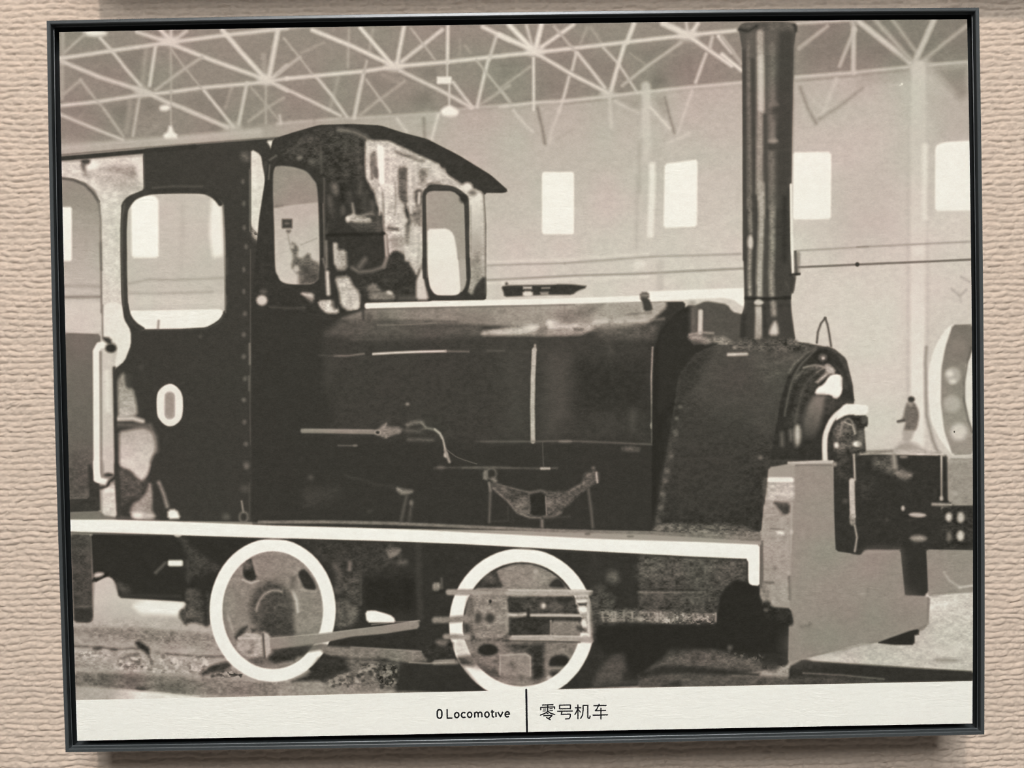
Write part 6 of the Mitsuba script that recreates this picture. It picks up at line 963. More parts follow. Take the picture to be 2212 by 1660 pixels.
L 169 1.87 .7 3 0 1.53|280 -56.9 284.9 -57.3
F 171 1.87 .7 3 0 0|284.8 -78.3 284.5 -79 283.7 -79.5 282.6 -79.6 281.6 -79.4 280.8 -78.9 280.6 -78.2 280.8 -77.5 281.6 -77 282.7 -76.8 283.7 -77.1 284.5 -77.6
L 174 1.4 1 10 0 1.53|268.6 -85 280.5 -85.6
F 199 1.4 1 3 0 0|279 -88 278.7 -88.7 277.8 -89.2 276.6 -89.3 275.4 -89.1 274.5 -88.6 274.2 -87.9 274.6 -87.2 275.4 -86.7 276.6 -86.5 277.8 -86.8 278.7 -87.3
F 54 1.4 1 11 0 0|274.2 -88 275.7 -86.5 294.4 -86.9 295.9 -88.4 295.7 -113.4 294.2 -114.9 275.5 -113.9 274 -112.3
F 207 1.59 1 10 0 0|281.1 -93.6 280.8 -95 280.1 -96 279 -96.4 278 -96 277.2 -95 276.9 -93.6 277.2 -92.2 278 -91.2 279 -90.8 280.1 -91.2 280.9 -92.2
F 190 1.59 1 10 0 0|289.1 -94.1 288.8 -95.9 287.9 -97.1 286.7 -97.6 285.5 -97.1 284.7 -95.8 284.4 -94 284.7 -92.3 285.6 -91 286.8 -90.6 288 -91.1 288.8 -92.4
F 200 1.59 1 10 0 0|288.9 -106 288.6 -107.7 287.7 -108.8 286.5 -109.2 285.3 -108.8 284.4 -107.6 284.1 -106 284.5 -104.4 285.3 -103.2 286.5 -102.8 287.7 -103.2 288.6 -104.4
F 108 1.59 1 10 0 0|280.7 -107 280.5 -108.7 279.8 -110 278.9 -110.4 278 -109.9 277.3 -108.6 277.1 -106.9 277.4 -105.1 278 -103.9 278.9 -103.4 279.9 -103.9 280.5 -105.2
L 39 1.4 .6 3 0 1.11|275.4 -109.7 295.7 -112.1
F 160 1.87 1 10 0 0|-305.9 -164.1 -304.4 -162.5 -192.7 -152.8 -189.7 -152.6 -71.9 -154.8 -68.9 -155.1 155 -186.3 158 -186.1 298.6 -143.9 300.1 -145 299.5 -215.3 298 -216.8 -305.5 -208.2 -307 -206.7
F 192 1.12 1 3 0 0 173 -265 -138 -266 -156|-281.2 -153.3 -281.1 -151.1 -279.3 -126.7 -277.7 -124.8 -273.1 -123.4 -270.9 -123 -269.6 -123.2 -268.2 -124.2 -267 -125.9 -266 -128.3 -264.8 -135.3 -263 -136.9 -239.5 -138.2 -236.5 -138.4 -222.5 -139.8 -220.9 -141.4 -220.6 -144 -221.7 -146.4 -224.8 -148.6 -225.7 -150.2 -225.1 -151.5 -223.2 -152.6 -205.9 -156.4 -204.4 -157.5 -204.4 -158.8 -206 -159.4 -279.8 -155.4 -281.3 -154.6
F 230 2.8 1 3 0 0|-254.8 -143.2 -254.4 -141.4 -248.9 -138.8 -246 -138.2 -223.2 -139.9 -221.7 -141 -221.8 -143 -222.7 -145.3 -225.1 -148.3 -227.5 -149.4 -249 -147.8 -251.5 -146.6
F 173 3.27 1 10 0 0|-294.2 -153.4 -292.6 -152.3 -280.7 -152 -277.7 -151.8 -267 -150.9 -264 -150.8 -226.2 -151.5 -223.3 -152 -205.8 -157 -204.4 -158.3 -204.5 -160 -206 -160.8 -292.7 -156.5 -294.2 -155.4
L 126 2.8 .9 18 0 4.08|-292.9 -157.8 -252.1 -158.6 -224.9 -161.9 -201.2 -165
F 132 2.33 1 21 0 0|-283.9 -159.1 -282.6 -158 -257.7 -158.5 -254.7 -158.7 -212.8 -162.6 -210.1 -163.7 -202.5 -169.6 -202.8 -170.5 -230.4 -170 -233.4 -169.7 -257.6 -165.6 -260.6 -165.1 -282 -162.3 -283.6 -161.1
L 148 1.87 .8 16 0 2.04|-293.8 -164.7 -272.7 -164.4 -256.4 -166.1 -199.3 -171.3
L 95 1.4 .9 16 0 1.36|-293.8 -167.8 -276.2 -169.1 -267.4 -170.7 -252.4 -170.3
L 77 1.4 .9 16 0 1.63|-240.9 -173.2 -226.6 -174.9 -213 -176.5 -196.6 -176.1
L 174 1.87 1 11 0 1.36|-293.9 -170.2 -267.4 -172 -255.2 -172.3
L 170 1.87 .6 11 0 1.77|-244.3 -172.5 -218.4 -173.6 -198 -175.1
F 164 1.87 1 21 0 0|-294 -172.4 -292.4 -170.9 -258 -172.2 -255 -172.4 -245.1 -173.7 -242.1 -174 -206.4 -177.9 -204.9 -179.5 -205.1 -186.8 -206.6 -188.3 -230.8 -187.2 -233.9 -187 -264.9 -185.2 -267.9 -185 -292.7 -182.7 -294.2 -181
F 99 1.87 .9 13 0 0|-266.2 -177.6 -260.7 -174.9 -257.8 -174 -252.5 -173 -251.1 -175.1 -260.6 -176.7 -263.2 -177.6 -266.2 -179.6
F 119 1.87 .6 16 1 0|-265.9 -180.2 -264.7 -178.7 -258.1 -177.9 -255.1 -177.8 -233.6 -178.2 -231.3 -179.4 -229.1 -182.5 -229.7 -183.8 -263.5 -183.8 -265.3 -182.5
F 202 1.87 1 3 1 0|-290.9 -172.7 -289.7 -171.6 -281.2 -171.8 -280 -172.7 -280.7 -174.3 -282.6 -175.3 -288.5 -175.6 -290.3 -174.7
F 204 1.87 .7 16 1 0|-247.9 -177.9 -246.9 -176.5 -207.7 -176.6 -206.2 -178.1 -206.4 -184.7 -207.9 -186.2 -243.1 -186.2 -245.2 -184.8
F 95 1.4 .35 16 1 0|-257.5 -177.6 -255.1 -176.4 -213.2 -178.5 -211.7 -180.1 -211.8 -183.9 -213.4 -185.4 -260.8 -184.5 -261.4 -183.2
L 121 2.33 .6 16 0 1.36|-293.5 -180.5 -271.7 -180.9
F 51 1.59 1 10 0 0|-254 -166.8 -253.6 -165.8 -252.3 -165.1 -250.7 -165.5 -249.1 -166.9 -247.4 -168.1 -245.8 -169.2 -244.9 -171.1 -245 -173.8 -245.5 -174.7 -246.5 -173.7 -248.1 -172.6 -250 -171.5 -251.6 -170.4 -252.5 -169.4 -253.4 -168.2
F 59 1.59 .9 3 0 0|-276.2 -169.8 -276.6 -170.4 -277.6 -170.7 -279 -170.9 -280.3 -170.7 -281.3 -170.3 -281.6 -169.7 -281.3 -169.2 -280.3 -168.8 -278.9 -168.7 -277.5 -168.8 -276.6 -169.3
F 65 1.4 .8 3 0 0|-265.7 -170.7 -266.1 -171.1 -266.9 -171.4 -268.1 -171.5 -269.2 -171.3 -270.1 -171 -270.4 -170.6 -270 -170.2 -269.2 -169.9 -268 -169.8 -266.9 -170 -266 -170.3
L 59 1.87 .6 3 0 1.22|-247 -173.1 -244.4 -177.3
F 109 1.87 1 19 0 0 125 -280 -186 -198 -194|-294.3 -186.1 -292.8 -184.6 -258.4 -185.9 -255.4 -186.1 -220.3 -189.3 -217.3 -189.6 -199.8 -191.1 -196.8 -191.3 -151.3 -194.8 -149.8 -196.4 -150 -202.3 -151.5 -203.8 -224.3 -201.1 -227.4 -200.8 -251.6 -197.9 -254.5 -197.6 -293 -193.7 -294.5 -192
L 155 1.87 .8 11 0 2.31|-294.2 -183.2 -266.4 -185.1 -232.4 -187.8 -198.3 -189.8 -149.8 -194.2
F 83 4.67 .6 3 0 0|-277.4 -189.2 -275.8 -187.7 -269.3 -187.8 -268.2 -189.3 -268.9 -192.5 -270.8 -194 -276 -193.9 -277.4 -192.3
F 79 3.73 .6 3 0 0|-259.6 -188.8 -258.2 -187.8 -252.9 -189.7 -252.4 -191.4 -254.9 -195.1 -256.8 -195.9 -258.7 -195.2 -259.8 -193.3
F 50 1.87 .8 3 0 0|-247.6 -196.8 -248 -197.5 -249.3 -198 -251 -198.1 -252.7 -197.9 -253.9 -197.4 -254.4 -196.7 -253.9 -196 -252.7 -195.5 -250.9 -195.4 -249.2 -195.6 -248 -196.1
F 95 5.6 .6 11 0 0|-239 -193.3 -237.8 -192 -224.5 -193.3 -223 -195 -223.1 -198.8 -224.6 -200.3 -236.6 -199.5 -238.3 -197.9
F 167 1.4 1 8 0 0 221 -273 -198 -253 -200|-294.6 -196.4 -293 -195 -261.4 -197.2 -258.4 -197.4 -241 -199.2 -238 -199.5 -213.7 -202.5 -212.3 -203.4 -212.3 -204.7 -213.8 -205.4 -293.3 -203.8 -294.7 -202.3
F 59 1.87 1 14 0 0|-212.6 -187.5 -206.2 -183 -203.5 -181.8 -195.5 -179.9 -193.3 -180.5 -192 -182.2 -192.6 -183.9 -195.6 -185.6 -198.4 -186.5 -202.2 -186.9 -205.2 -187.4 -210.6 -188.9
F 99 1.87 1 16 1 0|-204 -187.9 -203.6 -186.7 -192.9 -184.7 -190.2 -185.4 -185.8 -189.1 -186.2 -190.1 -199.5 -190.4 -202.1 -189.6
F 61 1.87 1 3 1 0|-199.2 -186.6 -198.1 -185.9 -186.1 -187.2 -184.6 -188.1 -184.7 -189.4 -186.2 -190 -196.8 -189.3 -198.6 -188.3
F 72 1.12 1 11 0 0 65 -288 -96 -286 -151|-294.7 -95.8 -293.2 -94.4 -282.6 -95.1 -281.1 -96.7 -281.2 -149.1 -281.9 -151.2 -283.2 -152.1 -285.4 -152.6 -291.9 -152.2 -293.5 -150.6
L 110 1.4 .7 11 0 .95|-295.2 -142.2 -281.6 -141.7
F 51 1.87 .8 4 0 0|-293.2 -145.1 -291.7 -143.6 -283.2 -143.8 -281.8 -145.3 -282.4 -150.5 -284.1 -152 -291.6 -151.8 -293.1 -150.3
L 86 1.87 .5 3 0 2.04|-282.9 -97.2 -282.7 -130.1
F 93 2.8 .5 3 0 0|-293 -116.8 -292.4 -115.5 -289.3 -115.6 -288.5 -116.8 -289.9 -119.1 -291.4 -119.1
F 47 1.03 1 2 0 0|-281.1 -96.1 -279.6 -94.6 -197.7 -97.4 -194.7 -97.5 -149.3 -100.9 -147.9 -102.6 -148 -110.5 -149.6 -112 -181.4 -111.4 -184 -112.5 -200.7 -130.5 -202 -133.1 -205.5 -154.7 -206.8 -155.1 -219.3 -141.2 -221.9 -140 -262.3 -136.7 -264.1 -135.1 -265.3 -128.5 -266.5 -125.9 -268.1 -123.9 -270 -122.8 -271.9 -122.7 -274.3 -123.5 -278.5 -126 -280.5 -124.6
L 39 1.21 1 3 0 1.63|-280.5 -125.3 -275.7 -123.4 -271.6 -121.4
F 191 1.4 1 8 0 0|-279.8 -121.3 -278.7 -120.3 -276.7 -119.8 -274.9 -119.9 -273.6 -120.4 -273.5 -121.2 -274.5 -122.2 -276.3 -122.8 -278.6 -123.1 -279.8 -122.6
F 230 1.12 1 3 0 0|-223.1 -112.8 -222.6 -112.9 -222.2 -113.2 -221.9 -113.7 -221.8 -114.2 -221.8 -115.4 -221.9 -116 -222.2 -116.4 -222.7 -116.7 -223.2 -116.8 -230.4 -116.7 -230.9 -116.5 -231.3 -116.2 -231.6 -115.8 -231.7 -115.3 -231.7 -114 -231.5 -113.5 -231.2 -113.1 -230.8 -112.8 -230.3 -112.7
L 90 1.4 1 3 0 1.77|-233.4 -114.6 -239.6 -120.6
L 80 2.8 .7 16 0 3.4|-222.8 -98.3 -216.8 -106 -210.2 -112.2 -200.1 -118.6
F 70 4.67 .7 14 0 0|-220.1 -105.4 -218.9 -104.6 -210.1 -110.1 -207.8 -112 -203.2 -116.8 -203.4 -118.7 -209.2 -122.4 -211.9 -123.4 -217.1 -124.2 -218.7 -122.9
F 88 2.8 .6 13 0 0|-265.9 -126.8 -264.9 -126 -262.3 -126.7 -259.8 -128.1 -256.7 -130.9 -257 -132.5 -259.6 -133.4 -262.1 -133 -264 -131.3 -265.4 -129.2
L 70 1.87 .6 3 0 1.63|-262.4 -135.2 -224.4 -136.6
F 71 1.59 1 14 0 0|-220.8 -134.8 -219.6 -132.8 -217.3 -131.8 -214.8 -131.7 -212.6 -132.4 -209.9 -133.1 -206.7 -133.9 -205.2 -135.8 -205.4 -154.7 -206.9 -156 -209.7 -155.6 -211.9 -155 -213.2 -154.3 -215.1 -153.9 -217.4 -153.9 -219.3 -154.4 -220.7 -155.4 -222.2 -154.6 -224.5 -150.9 -225.1 -148.6 -224.8 -146.6 -223.5 -145 -221.5 -144.1 -220.5 -142
F 98 2.8 .7 16 0 0|-215.1 -147.1 -215.6 -148.6 -216.8 -149.7 -218.5 -150 -220.2 -149.6 -221.5 -148.5 -221.9 -147 -221.4 -145.5 -220.1 -144.4 -218.4 -144 -216.7 -144.4 -215.5 -145.6
L 43 1.87 .7 3 0 3.4|-208 -134.9 -207.7 -154.8
F 94 2.33 .6 3 0 0|-215.8 -134 -216.1 -135.1 -216.8 -135.8 -217.9 -136.1 -218.9 -135.8 -219.6 -135 -219.9 -134 -219.6 -133 -218.8 -132.2 -217.8 -132 -216.8 -132.3 -216 -133
L 78 2.33 .6 3 0 1.77|-218.7 -114.8 -218.7 -127.1
F 51 1.12 1 3 0 0|-149.3 -99.1 -146.3 -98.7 -131.2 -97.8 -128.2 -97.8 -40.8 -103.7 -37.8 -103.9 146.7 -117.7 149.3 -118.9 153.2 -122.9 154.4 -125.5 156.8 -154.5 158.4 -156.4 176.6 -160.7 177.8 -162.5 173.9 -182.3 173.2 -185.3 172.2 -188.4 170.2 -190.1 97.1 -200.4 94 -200.7 -39.5 -204.1 -42.6 -204 -130.2 -195.8 -132.8 -194.6 -142.5 -185 -145.1 -183.9 -172.2 -183.4 -173.8 -181.8 -178 -105.9 -176.6 -104.1
F 68 4.67 .5 16 0 0|-141.8 -103.5 -141.4 -102.5 -93.3 -104 -90.3 -104.2 -83.1 -104.8 -81.2 -106.4 -78.8 -115.9 -79.9 -117.8 -101 -124.6 -103.7 -125.4 -106 -126.1 -108.7 -126.1 -120.7 -123.7 -123.2 -122.3 -130.5 -114.7 -132.6 -112.6
F 109 1.87 .8 21 0 0|-89.1 -107.4 -87.6 -106.3 -81.8 -106.9 -80.5 -108.3 -80.8 -110.5 -82.5 -112.3 -85.1 -113.2 -87.2 -113 -88.5 -111.7 -89.2 -109.7
L 136 1.87 .7 3 0 2.04|-86.5 -112.4 -81 -109.1
F 97 2.33 .7 13 0 0|-82.3 -116.6 -81 -115.8 -76.5 -115.4 -75.3 -116.2 -76 -117.8 -77.8 -118.7 -80.4 -118.7 -82 -117.9
L 119 1.87 1 3 0 2.31|-113.2 -116.7 -113.6 -120.8
L 107 2.33 .6 13 0 2.99|-123.1 -117.2 -120.1 -122.7
F 82 2.8 .7 21 0 0|-122.4 -125.6 -120.7 -124.2 -107.4 -125 -105.9 -126.6 -106.2 -142.7 -107.6 -143.7 -111.6 -142 -114.1 -140.3 -118.6 -135.5 -120.8 -134.4 -122.7 -134.3 -123.6 -132.8
F 90 2.8 .8 24 0 0|-122.6 -141.4 -121.1 -140.2 -117.9 -141 -115.1 -142 -109.7 -144.9 -108.5 -147.1 -109 -153.7 -110.5 -155.9 -115.4 -158.5 -118.3 -159.1 -121.4 -159.1 -122.9 -157.5
L 118 2.33 .5 3 0 2.31|-115.1 -142.7 -113.2 -152.4
F 108 2.33 .6 13 0 0|-113.1 -147 -111.9 -145.7 -109.6 -146.1 -108.8 -147.7 -110 -151 -111.2 -152.2 -112.5 -151.9 -113.2 -150.2
L 84 1.21 .7 3 0 .95|-106.2 -125.7 -106.6 -144.3
F 109 2.33 .5 3 0 0|-119.7 -135.1 -120 -136.1 -120.8 -136.8 -121.8 -137.1 -122.8 -136.8 -123.5 -136 -123.8 -135 -123.5 -134 -122.7 -133.2 -121.7 -133 -120.7 -133.3 -120 -134.1
F 39 4.67 .7 3 0 0|-104.5 -128 -103 -126.5 -71.9 -127.7 -70.4 -129.3 -70.8 -147.5 -72.3 -148.9 -102.1 -147.1 -103.6 -145.5
L 70 1.87 .5 3 0 4.08|-68.6 -105.8 -68.4 -127.1 -68.2 -154.6
F 147 1.21 .8 19 0 0|-59.6 -132 -58.2 -130.6 -55.7 -130.5 -54.5 -131.9 -54.7 -134.5 -56.1 -135.9 -58.4 -135.9 -59.6 -134.5
L 117 1.4 .6 3 0 1.09|-53.7 -128.1 -53.5 -134.2
F 234 .93 1 2 0 0|-103.8 -149.9 -102.6 -148.3 -100.1 -148 -97.3 -148.2 -93.5 -149.3 -90.6 -150.2 -87 -151.6 -85.1 -153.3 -84.4 -155.3 -85.4 -156.3 -101.5 -156 -103.2 -154.5
F 131 .93 1 10 0 0|-131 -145.9 -131.1 -148.2 -131.2 -150.2 -131.5 -152.5 -131.8 -154.5 -132.3 -156.7 -132.8 -158.7 -133.5 -160.8 -134.2 -162.7 -135.1 -164.7 -136 -166.5 -137.1 -168.4 -138.2 -170.1 -139.4 -171.8 -140.6 -173.3 -142 -174.9 -143.4 -176.3 -144.9 -177.6 -146.4 -178.8 -148.1 -180 -149.7 -180.9 -151.4 -181.9 -153.1 -182.7 -154.9 -183.4 -156.7 -183.9 -158.6 -184.4 -160.3 -184.7 -162.3 -184.9 -164 -185 -166 -184.9 -167.8 -184.8 -169.7 -184.5 -171.4 -184.1 -173.3 -183.6 -175 -183 -176.8 -182.2 -178.5 -181.4 -180.2 -180.4 -181.7 -179.3 -183.3 -178.1 -184.8 -176.9 -186.2 -175.4 -187.5 -174 -188.9 -172.4 -190 -170.9 -191.2 -169.1 -192.2 -167.4 -193.2 -165.4 -194 -163.6 -194.8 -161.6 -195.4 -159.6 -196 -157.5 -196.5 -155.5 -196.8 -153.3 -197.1 -151.3 -197.3 -149 -197.3 -147 -197.3 -144.7 -197.1 -142.6 -196.9 -140.4 -196.5 -138.4 -196 -136.2 -195.5 -134.2 -194.8 -132.1 -194.1 -130.2 -193.2 -128.2 -192.3 -126.4 -191.2 -124.5 -190.2 -122.9 -188.9 -121.1 -187.7 -119.6 -186.3 -118.1 -184.9 -116.7 -183.4 -115.3 -181.9 -114.2 -180.3 -113 -178.7 -112 -176.9 -111.1 -175.3 -110.3 -173.4 -109.6 -171.7 -109.1 -169.8 -108.6 -168 -108.3 -166.1 -108.1 -164.3 -108 -162.4 -108 -160.6 -108.2 -158.7 -108.5 -157 -108.8 -155.1 -109.4 -153.4 -110 -151.6 -110.7 -149.9 -111.6 -148.2 -112.6 -146.7 -113.6 -145.1 -114.8 -143.6 -116.1 -142.2 -117.5 -140.9 -118.9 -139.5 -120.5 -138.4 -122.1 -137.2 -123.8 -136.2 -125.5 -135.2 -127.5 -134.4 -129.3 -133.6 -131.3 -133 -133.2 -132.4 -135.4 -131.9 -137.4 -131.5 -139.6 -131.3 -141.6 -131.1 -143.9
F 76 3.73 1 14 0 0|-151.2 -145.2 -151.3 -146.9 -151.4 -148.5 -151.7 -150.1 -152 -151.6 -152.5 -153.2 -153.1 -154.6 -153.8 -156.1 -154.5 -157.3 -155.4 -158.6 -156.3 -159.6 -157.3 -160.7 -158.8 -162 -161.2 -163.2 -163.6 -163.9 -166.1 -164 -168.5 -163.5 -170.9 -162.5 -173 -160.9 -174.5 -159.3 -175.4 -158.2 -176.1 -157 -176.8 -155.6 -177.4 -154.2 -178 -152.7 -178.3 -151.2 -178.6 -149.6 -178.8 -148 -178.9 -146.3 -178.9 -144.8 -178.7 -143.1 -178.5 -141.6 -178.1 -139.9 -177.6 -138.5 -177.1 -137 -176.4 -135.6 -175.6 -134.3 -174.8 -133.1 -173.9 -132 -172.4 -130.5 -170.2 -129 -167.8 -128 -165.3 -127.6 -162.8 -127.8 -160.4 -128.6 -158.2 -129.9 -156.7 -131.3 -155.7 -132.3 -154.8 -133.4 -154 -134.7 -153.3 -136 -152.7 -137.5 -152.2 -138.9 -151.8 -140.5 -151.5 -142 -151.3 -143.7
L 110 1.4 .6 3 0 .95|-195 -131.7 -196 -145.4 -193.6 -161.9
F 50 1.21 1 8 0 0|-183 -121 -182.6 -118.2 -181.5 -115.5 -180.1 -113.6 -178.4 -112.7 -177.2 -113 -176.6 -114.7 -175.9 -117.1 -174.1 -124.4 -175 -126.4 -177.3 -127.4 -179.6 -127.1 -181.5 -125.8 -182.7 -123.6
F 107 2.33 .8 21 0 0|-177.5 -116.6 -177.9 -118 -178.8 -118.9 -180 -119.3 -181.3 -118.9 -182.1 -117.9 -182.4 -116.5 -182.1 -115.1 -181.2 -114.2 -179.9 -113.8 -178.7 -114.2 -177.8 -115.2
L 186 1.12 .8 3 0 1.09|-183.3 -126.4 -177.9 -128.6 -173.1 -127.3
L 156 1.4 .7 3 0 1.09|-176.2 -114.2 -174.3 -122.5
L 165 1.4 .8 3 0 1.36|-174.7 -146.5 -174.5 -145.6 -174.3 -144.7 -174.1 -143.8 -173.8 -143 -173.4 -142.2 -173.1 -141.3 -172.7 -140.6 -172.3 -139.8 -171.8 -139.1 -171.3 -138.4 -170.8 -137.8 -170.3 -137.2 -169.7 -136.6 -169.1 -136.1 -168.5 -135.7 -167.8 -135.2 -167.2 -134.9 -166.5 -134.5 -165.8 -134.3 -165.1 -134 -164.4 -133.9 -163.7 -133.7 -163 -133.7 -162.3 -133.7 -161.6 -133.7 -160.9 -133.8 -160.2 -133.9 -159.5 -134.1 -158.8 -134.4 -158.1 -134.7
L 82 1.87 .7 3 0 1.63|-153.1 -149.6 -153.5 -152.8 -154.6 -155.6 -156.3 -158.1 -158.5 -159.9 -160.9 -160.9 -163.5 -161.1 -166.1 -160.4 -168.3 -158.9 -170.2 -156.7 -171.5 -153.9 -172.1 -150.8 -172.1 -147.7 -171.3 -144.6 -169.9 -141.9 -167.9 -139.8 -165.6 -138.4 -163 -137.8 -160.5 -138.1 -158 -139.2 -155.9 -141 -154.4 -143.5 -153.4 -146.5 -153.1 -149.6
F 63 1.4 1 3 0 0|-163.9 -146 -164.1 -146.9 -164.8 -147.5 -165.7 -147.7 -166.6 -147.5 -167.2 -146.8 -167.4 -145.9 -167.1 -145 -166.5 -144.4 -165.6 -144.2 -164.7 -144.4 -164.1 -145.1
F 55 4.2 .8 10 0 0|-170.8 -155.6 -169.4 -153.9 -152.6 -151.9 -151.1 -153.2 -151.3 -161.9 -152.8 -163.3 -168.9 -163 -170.5 -161.5
L 172 1.4 1 3 0 1.36|-152.1 -133.8 -149.5 -139.4
L 165 1.4 .8 3 0 1.5|-193.3 -149.6 -190.2 -160.6
F 51 1.12 1 4 0 0|-146.9 -124.3 -146.5 -122 -144.8 -120.4 -143.1 -120.3 -141.5 -121.6 -139.8 -123.6 -137.4 -127.3 -136.3 -130 -135.7 -132.7 -136.6 -134.2 -138.9 -134.3 -141 -133.9 -142.7 -133.1 -144.1 -131.2
L 156 1.4 .7 3 0 1.22|-146.7 -120.2 -150.2 -124.2
L 192 1.59 1 3 0 1.63|-151.1 -134.5 -148.5 -140.7 -147.9 -147.6
L 157 1.4 .8 3 0 1.5|-144.9 -133.9 -136.1 -134.8
L 78 2.8 .6 3 0 2.72|-150.2 -125.6 -152.4 -135.2 -152 -147.5 -157.1 -159.8
F 55 1.59 1 10 0 0|-189 -163.9 -188.4 -161.5 -185 -158.2 -182.9 -157 -180.9 -156.7 -180.7 -157.8 -183.2 -161.4 -184.9 -163.9 -186.8 -166.8 -188.1 -166.6
F 69 2.33 .9 11 0 0|-171.5 -158.1 -170.2 -157.1 -152.6 -153.9 -151 -155.1 -150.2 -161.7 -151.5 -163.3 -164.8 -163.6 -167.6 -162.7 -169.8 -161 -171.2 -159.4
F 95 1.87 1 14 0 0|-180.4 -179.3 -180.2 -178.3 -172.2 -177.5 -169.3 -177.6 -151 -180.9 -150.5 -181.8 -152.2 -183.1 -154.6 -183.9 -165.3 -184.2 -168.3 -183.9 -174.8 -182.4 -177.6 -181.2
F 149 2.33 .6 3 0 0|-170.8 -182.1 -160.1 -182.9 -160 -183.5 -162.7 -184.5 -165.6 -184.8 -170.9 -184.2
F 129 1.87 1 10 0 0|-161.6 -181.9 -160.2 -180.6 -152.1 -178.2 -149.5 -177.3 -147.6 -176.3 -147.5 -176.9 -152.5 -182.8 -155 -184 -160.2 -184.4 -161.7 -183.6
F 59 1.87 1 11 0 0|-161.5 -174.3 -159.9 -172.6 -142.4 -170.6 -141.3 -171.9 -142 -175.1 -143.9 -176.9 -149.2 -178.1 -152.1 -178.5 -160.1 -178.9 -161.5 -177.4
L 234 .79 1 2 0 8.43|-127.2 -147.4 -127.6 -152.2 -128.4 -156.9 -129.6 -161.5 -131.3 -165.9 -133.4 -170.1 -135.9 -174 -138.7 -177.5 -141.9 -180.7 -145.3 -183.4 -149 -185.6 -152.8 -187.4 -156.9 -188.7 -161 -189.4 -165.1 -189.6 -169.2 -189.2 -173.3 -188.4 -177.3 -187 -181.1 -185 -184.6 -182.6 -188 -179.8 -191 -176.5 -193.7 -172.9 -196 -168.9 -197.9 -164.7 -199.4 -160.2 -200.4 -155.6 -201 -150.9 -201.1 -146.1 -200.8 -141.3 -200 -136.6 -198.7 -132 -197 -127.6 -194.9 -123.4 -192.5 -119.6 -189.6 -116 -186.5 -112.9 -183 -110.2 -179.4 -108 -175.5 -106.2 -171.5 -104.9 -167.4 -104.2 -163.3 -104 -159.2 -104.4 -155.1 -105.2 -151.1 -106.6 -147.4 -108.5 -143.8 -110.9 -140.5 -113.7 -137.4 -117 -134.8 -120.6 -132.4 -124.6 -130.5 -128.8 -129 -133.3 -128 -137.9 -127.4 -142.6 -127.2 -147.4
F 126 .93 1 13 0 0|36.6 -160.5 36.5 -162.9 36.4 -165.2 36.1 -167.6 35.7 -169.7 35.2 -172.1 34.6 -174.2 33.8 -176.5 33 -178.5 32 -180.7 31 -182.6 29.8 -184.6 28.6 -186.4 27.1 -188.3 25.7 -189.9 24.1 -191.6 22.6 -193.1 20.8 -194.5 19.1 -195.8 17.2 -197.1 15.4 -198.1 13.4 -199.1 11.5 -199.9 9.4 -200.7 7.4 -201.3 5.2 -201.8 3.2 -202.1 .9 -202.3 -1.1 -202.4 -3.3 -202.4 -5.4 -202.2 -7.6 -201.9 -9.6 -201.5 -11.8 -200.9 -13.7 -200.2 -15.8 -199.4 -17.7 -198.5 -19.7 -197.4 -21.5 -196.3 -23.3 -195 -25 -193.7 -26.7 -192.1 -28.2 -190.6 -29.7 -188.9 -31.1 -187.2 -32.4 -185.3 -33.6 -183.4 -34.7 -181.4 -35.7 -179.4 -36.6 -177.2 -37.4 -175.1 -38.1 -172.8 -38.6 -170.7 -39 -168.3 -39.4 -166.1 -39.6 -163.7 -39.6 -161.5 -39.6 -159.1 -39.4 -156.9 -39.1 -154.5 -38.8 -152.3 -38.2 -150 -37.6 -147.8 -36.9 -145.6 -36 -143.5 -35 -141.4 -34 -139.5 -32.8 -137.5 -31.6 -135.7 -30.2 -133.8 -28.8 -132.2 -27.2 -130.5 -25.6 -129 -23.8 -127.6 -22.2 -126.3 -20.3 -125.1 -18.4 -124 -16.4 -123 -14.5 -122.2 -12.4 -121.5 -10.4 -120.9 -8.3 -120.4 -6.2 -120.1 -4 -119.8 -2 -119.7 .3 -119.8 2.3 -119.9 4.5 -120.2 6.5 -120.7 8.7 -121.2 10.6 -121.9 12.7 -122.7 14.6 -123.6 16.6 -124.7 18.4 -125.8 20.2 -127.1 21.9 -128.4 23.6 -129.9 25.1 -131.5 26.6 -133.2 28 -134.9 29.3 -136.8 30.5 -138.6 31.6 -140.7 32.6 -142.6 33.5 -144.8 34.3 -146.9 35 -149.2 35.5 -151.3 36 -153.7 36.3 -155.9 36.5 -158.3
F 60 1.21 1 10 0 0|-30.8 -134.4 -31.3 -133.3 -27.1 -128.8 -24.8 -126.8 -19.7 -123.2 -17.9 -123.6 -17 -125.9 -15.9 -128.5 -13.8 -133.4 -14.7 -134.7
F 101 2.8 .8 14 0 0|-19.5 -127.8 -19.9 -129.1 -20.9 -130.1 -22.3 -130.5 -23.7 -130.1 -24.7 -129.1 -25 -127.7 -24.6 -126.3 -23.6 -125.3 -22.2 -125 -20.9 -125.4 -19.9 -126.4
F 53 1.4 1 4 0 0|17.1 -134.8 16.5 -133.5 18.2 -131.6 20 -130 21.6 -129.1 23.4 -129.5 25 -131.1 26.2 -133 26.8 -134.9 25.7 -135.7
F 142 2.8 .6 13 0 0|-15.3 -125.9 -14.4 -123.7 -6.7 -119.8 -3.9 -119.2 6.8 -119.9 9.5 -120.9 15.8 -125.5 16.7 -127.9 15.3 -133.1 13.4 -134.6 -11 -134.8 -12.9 -133.3
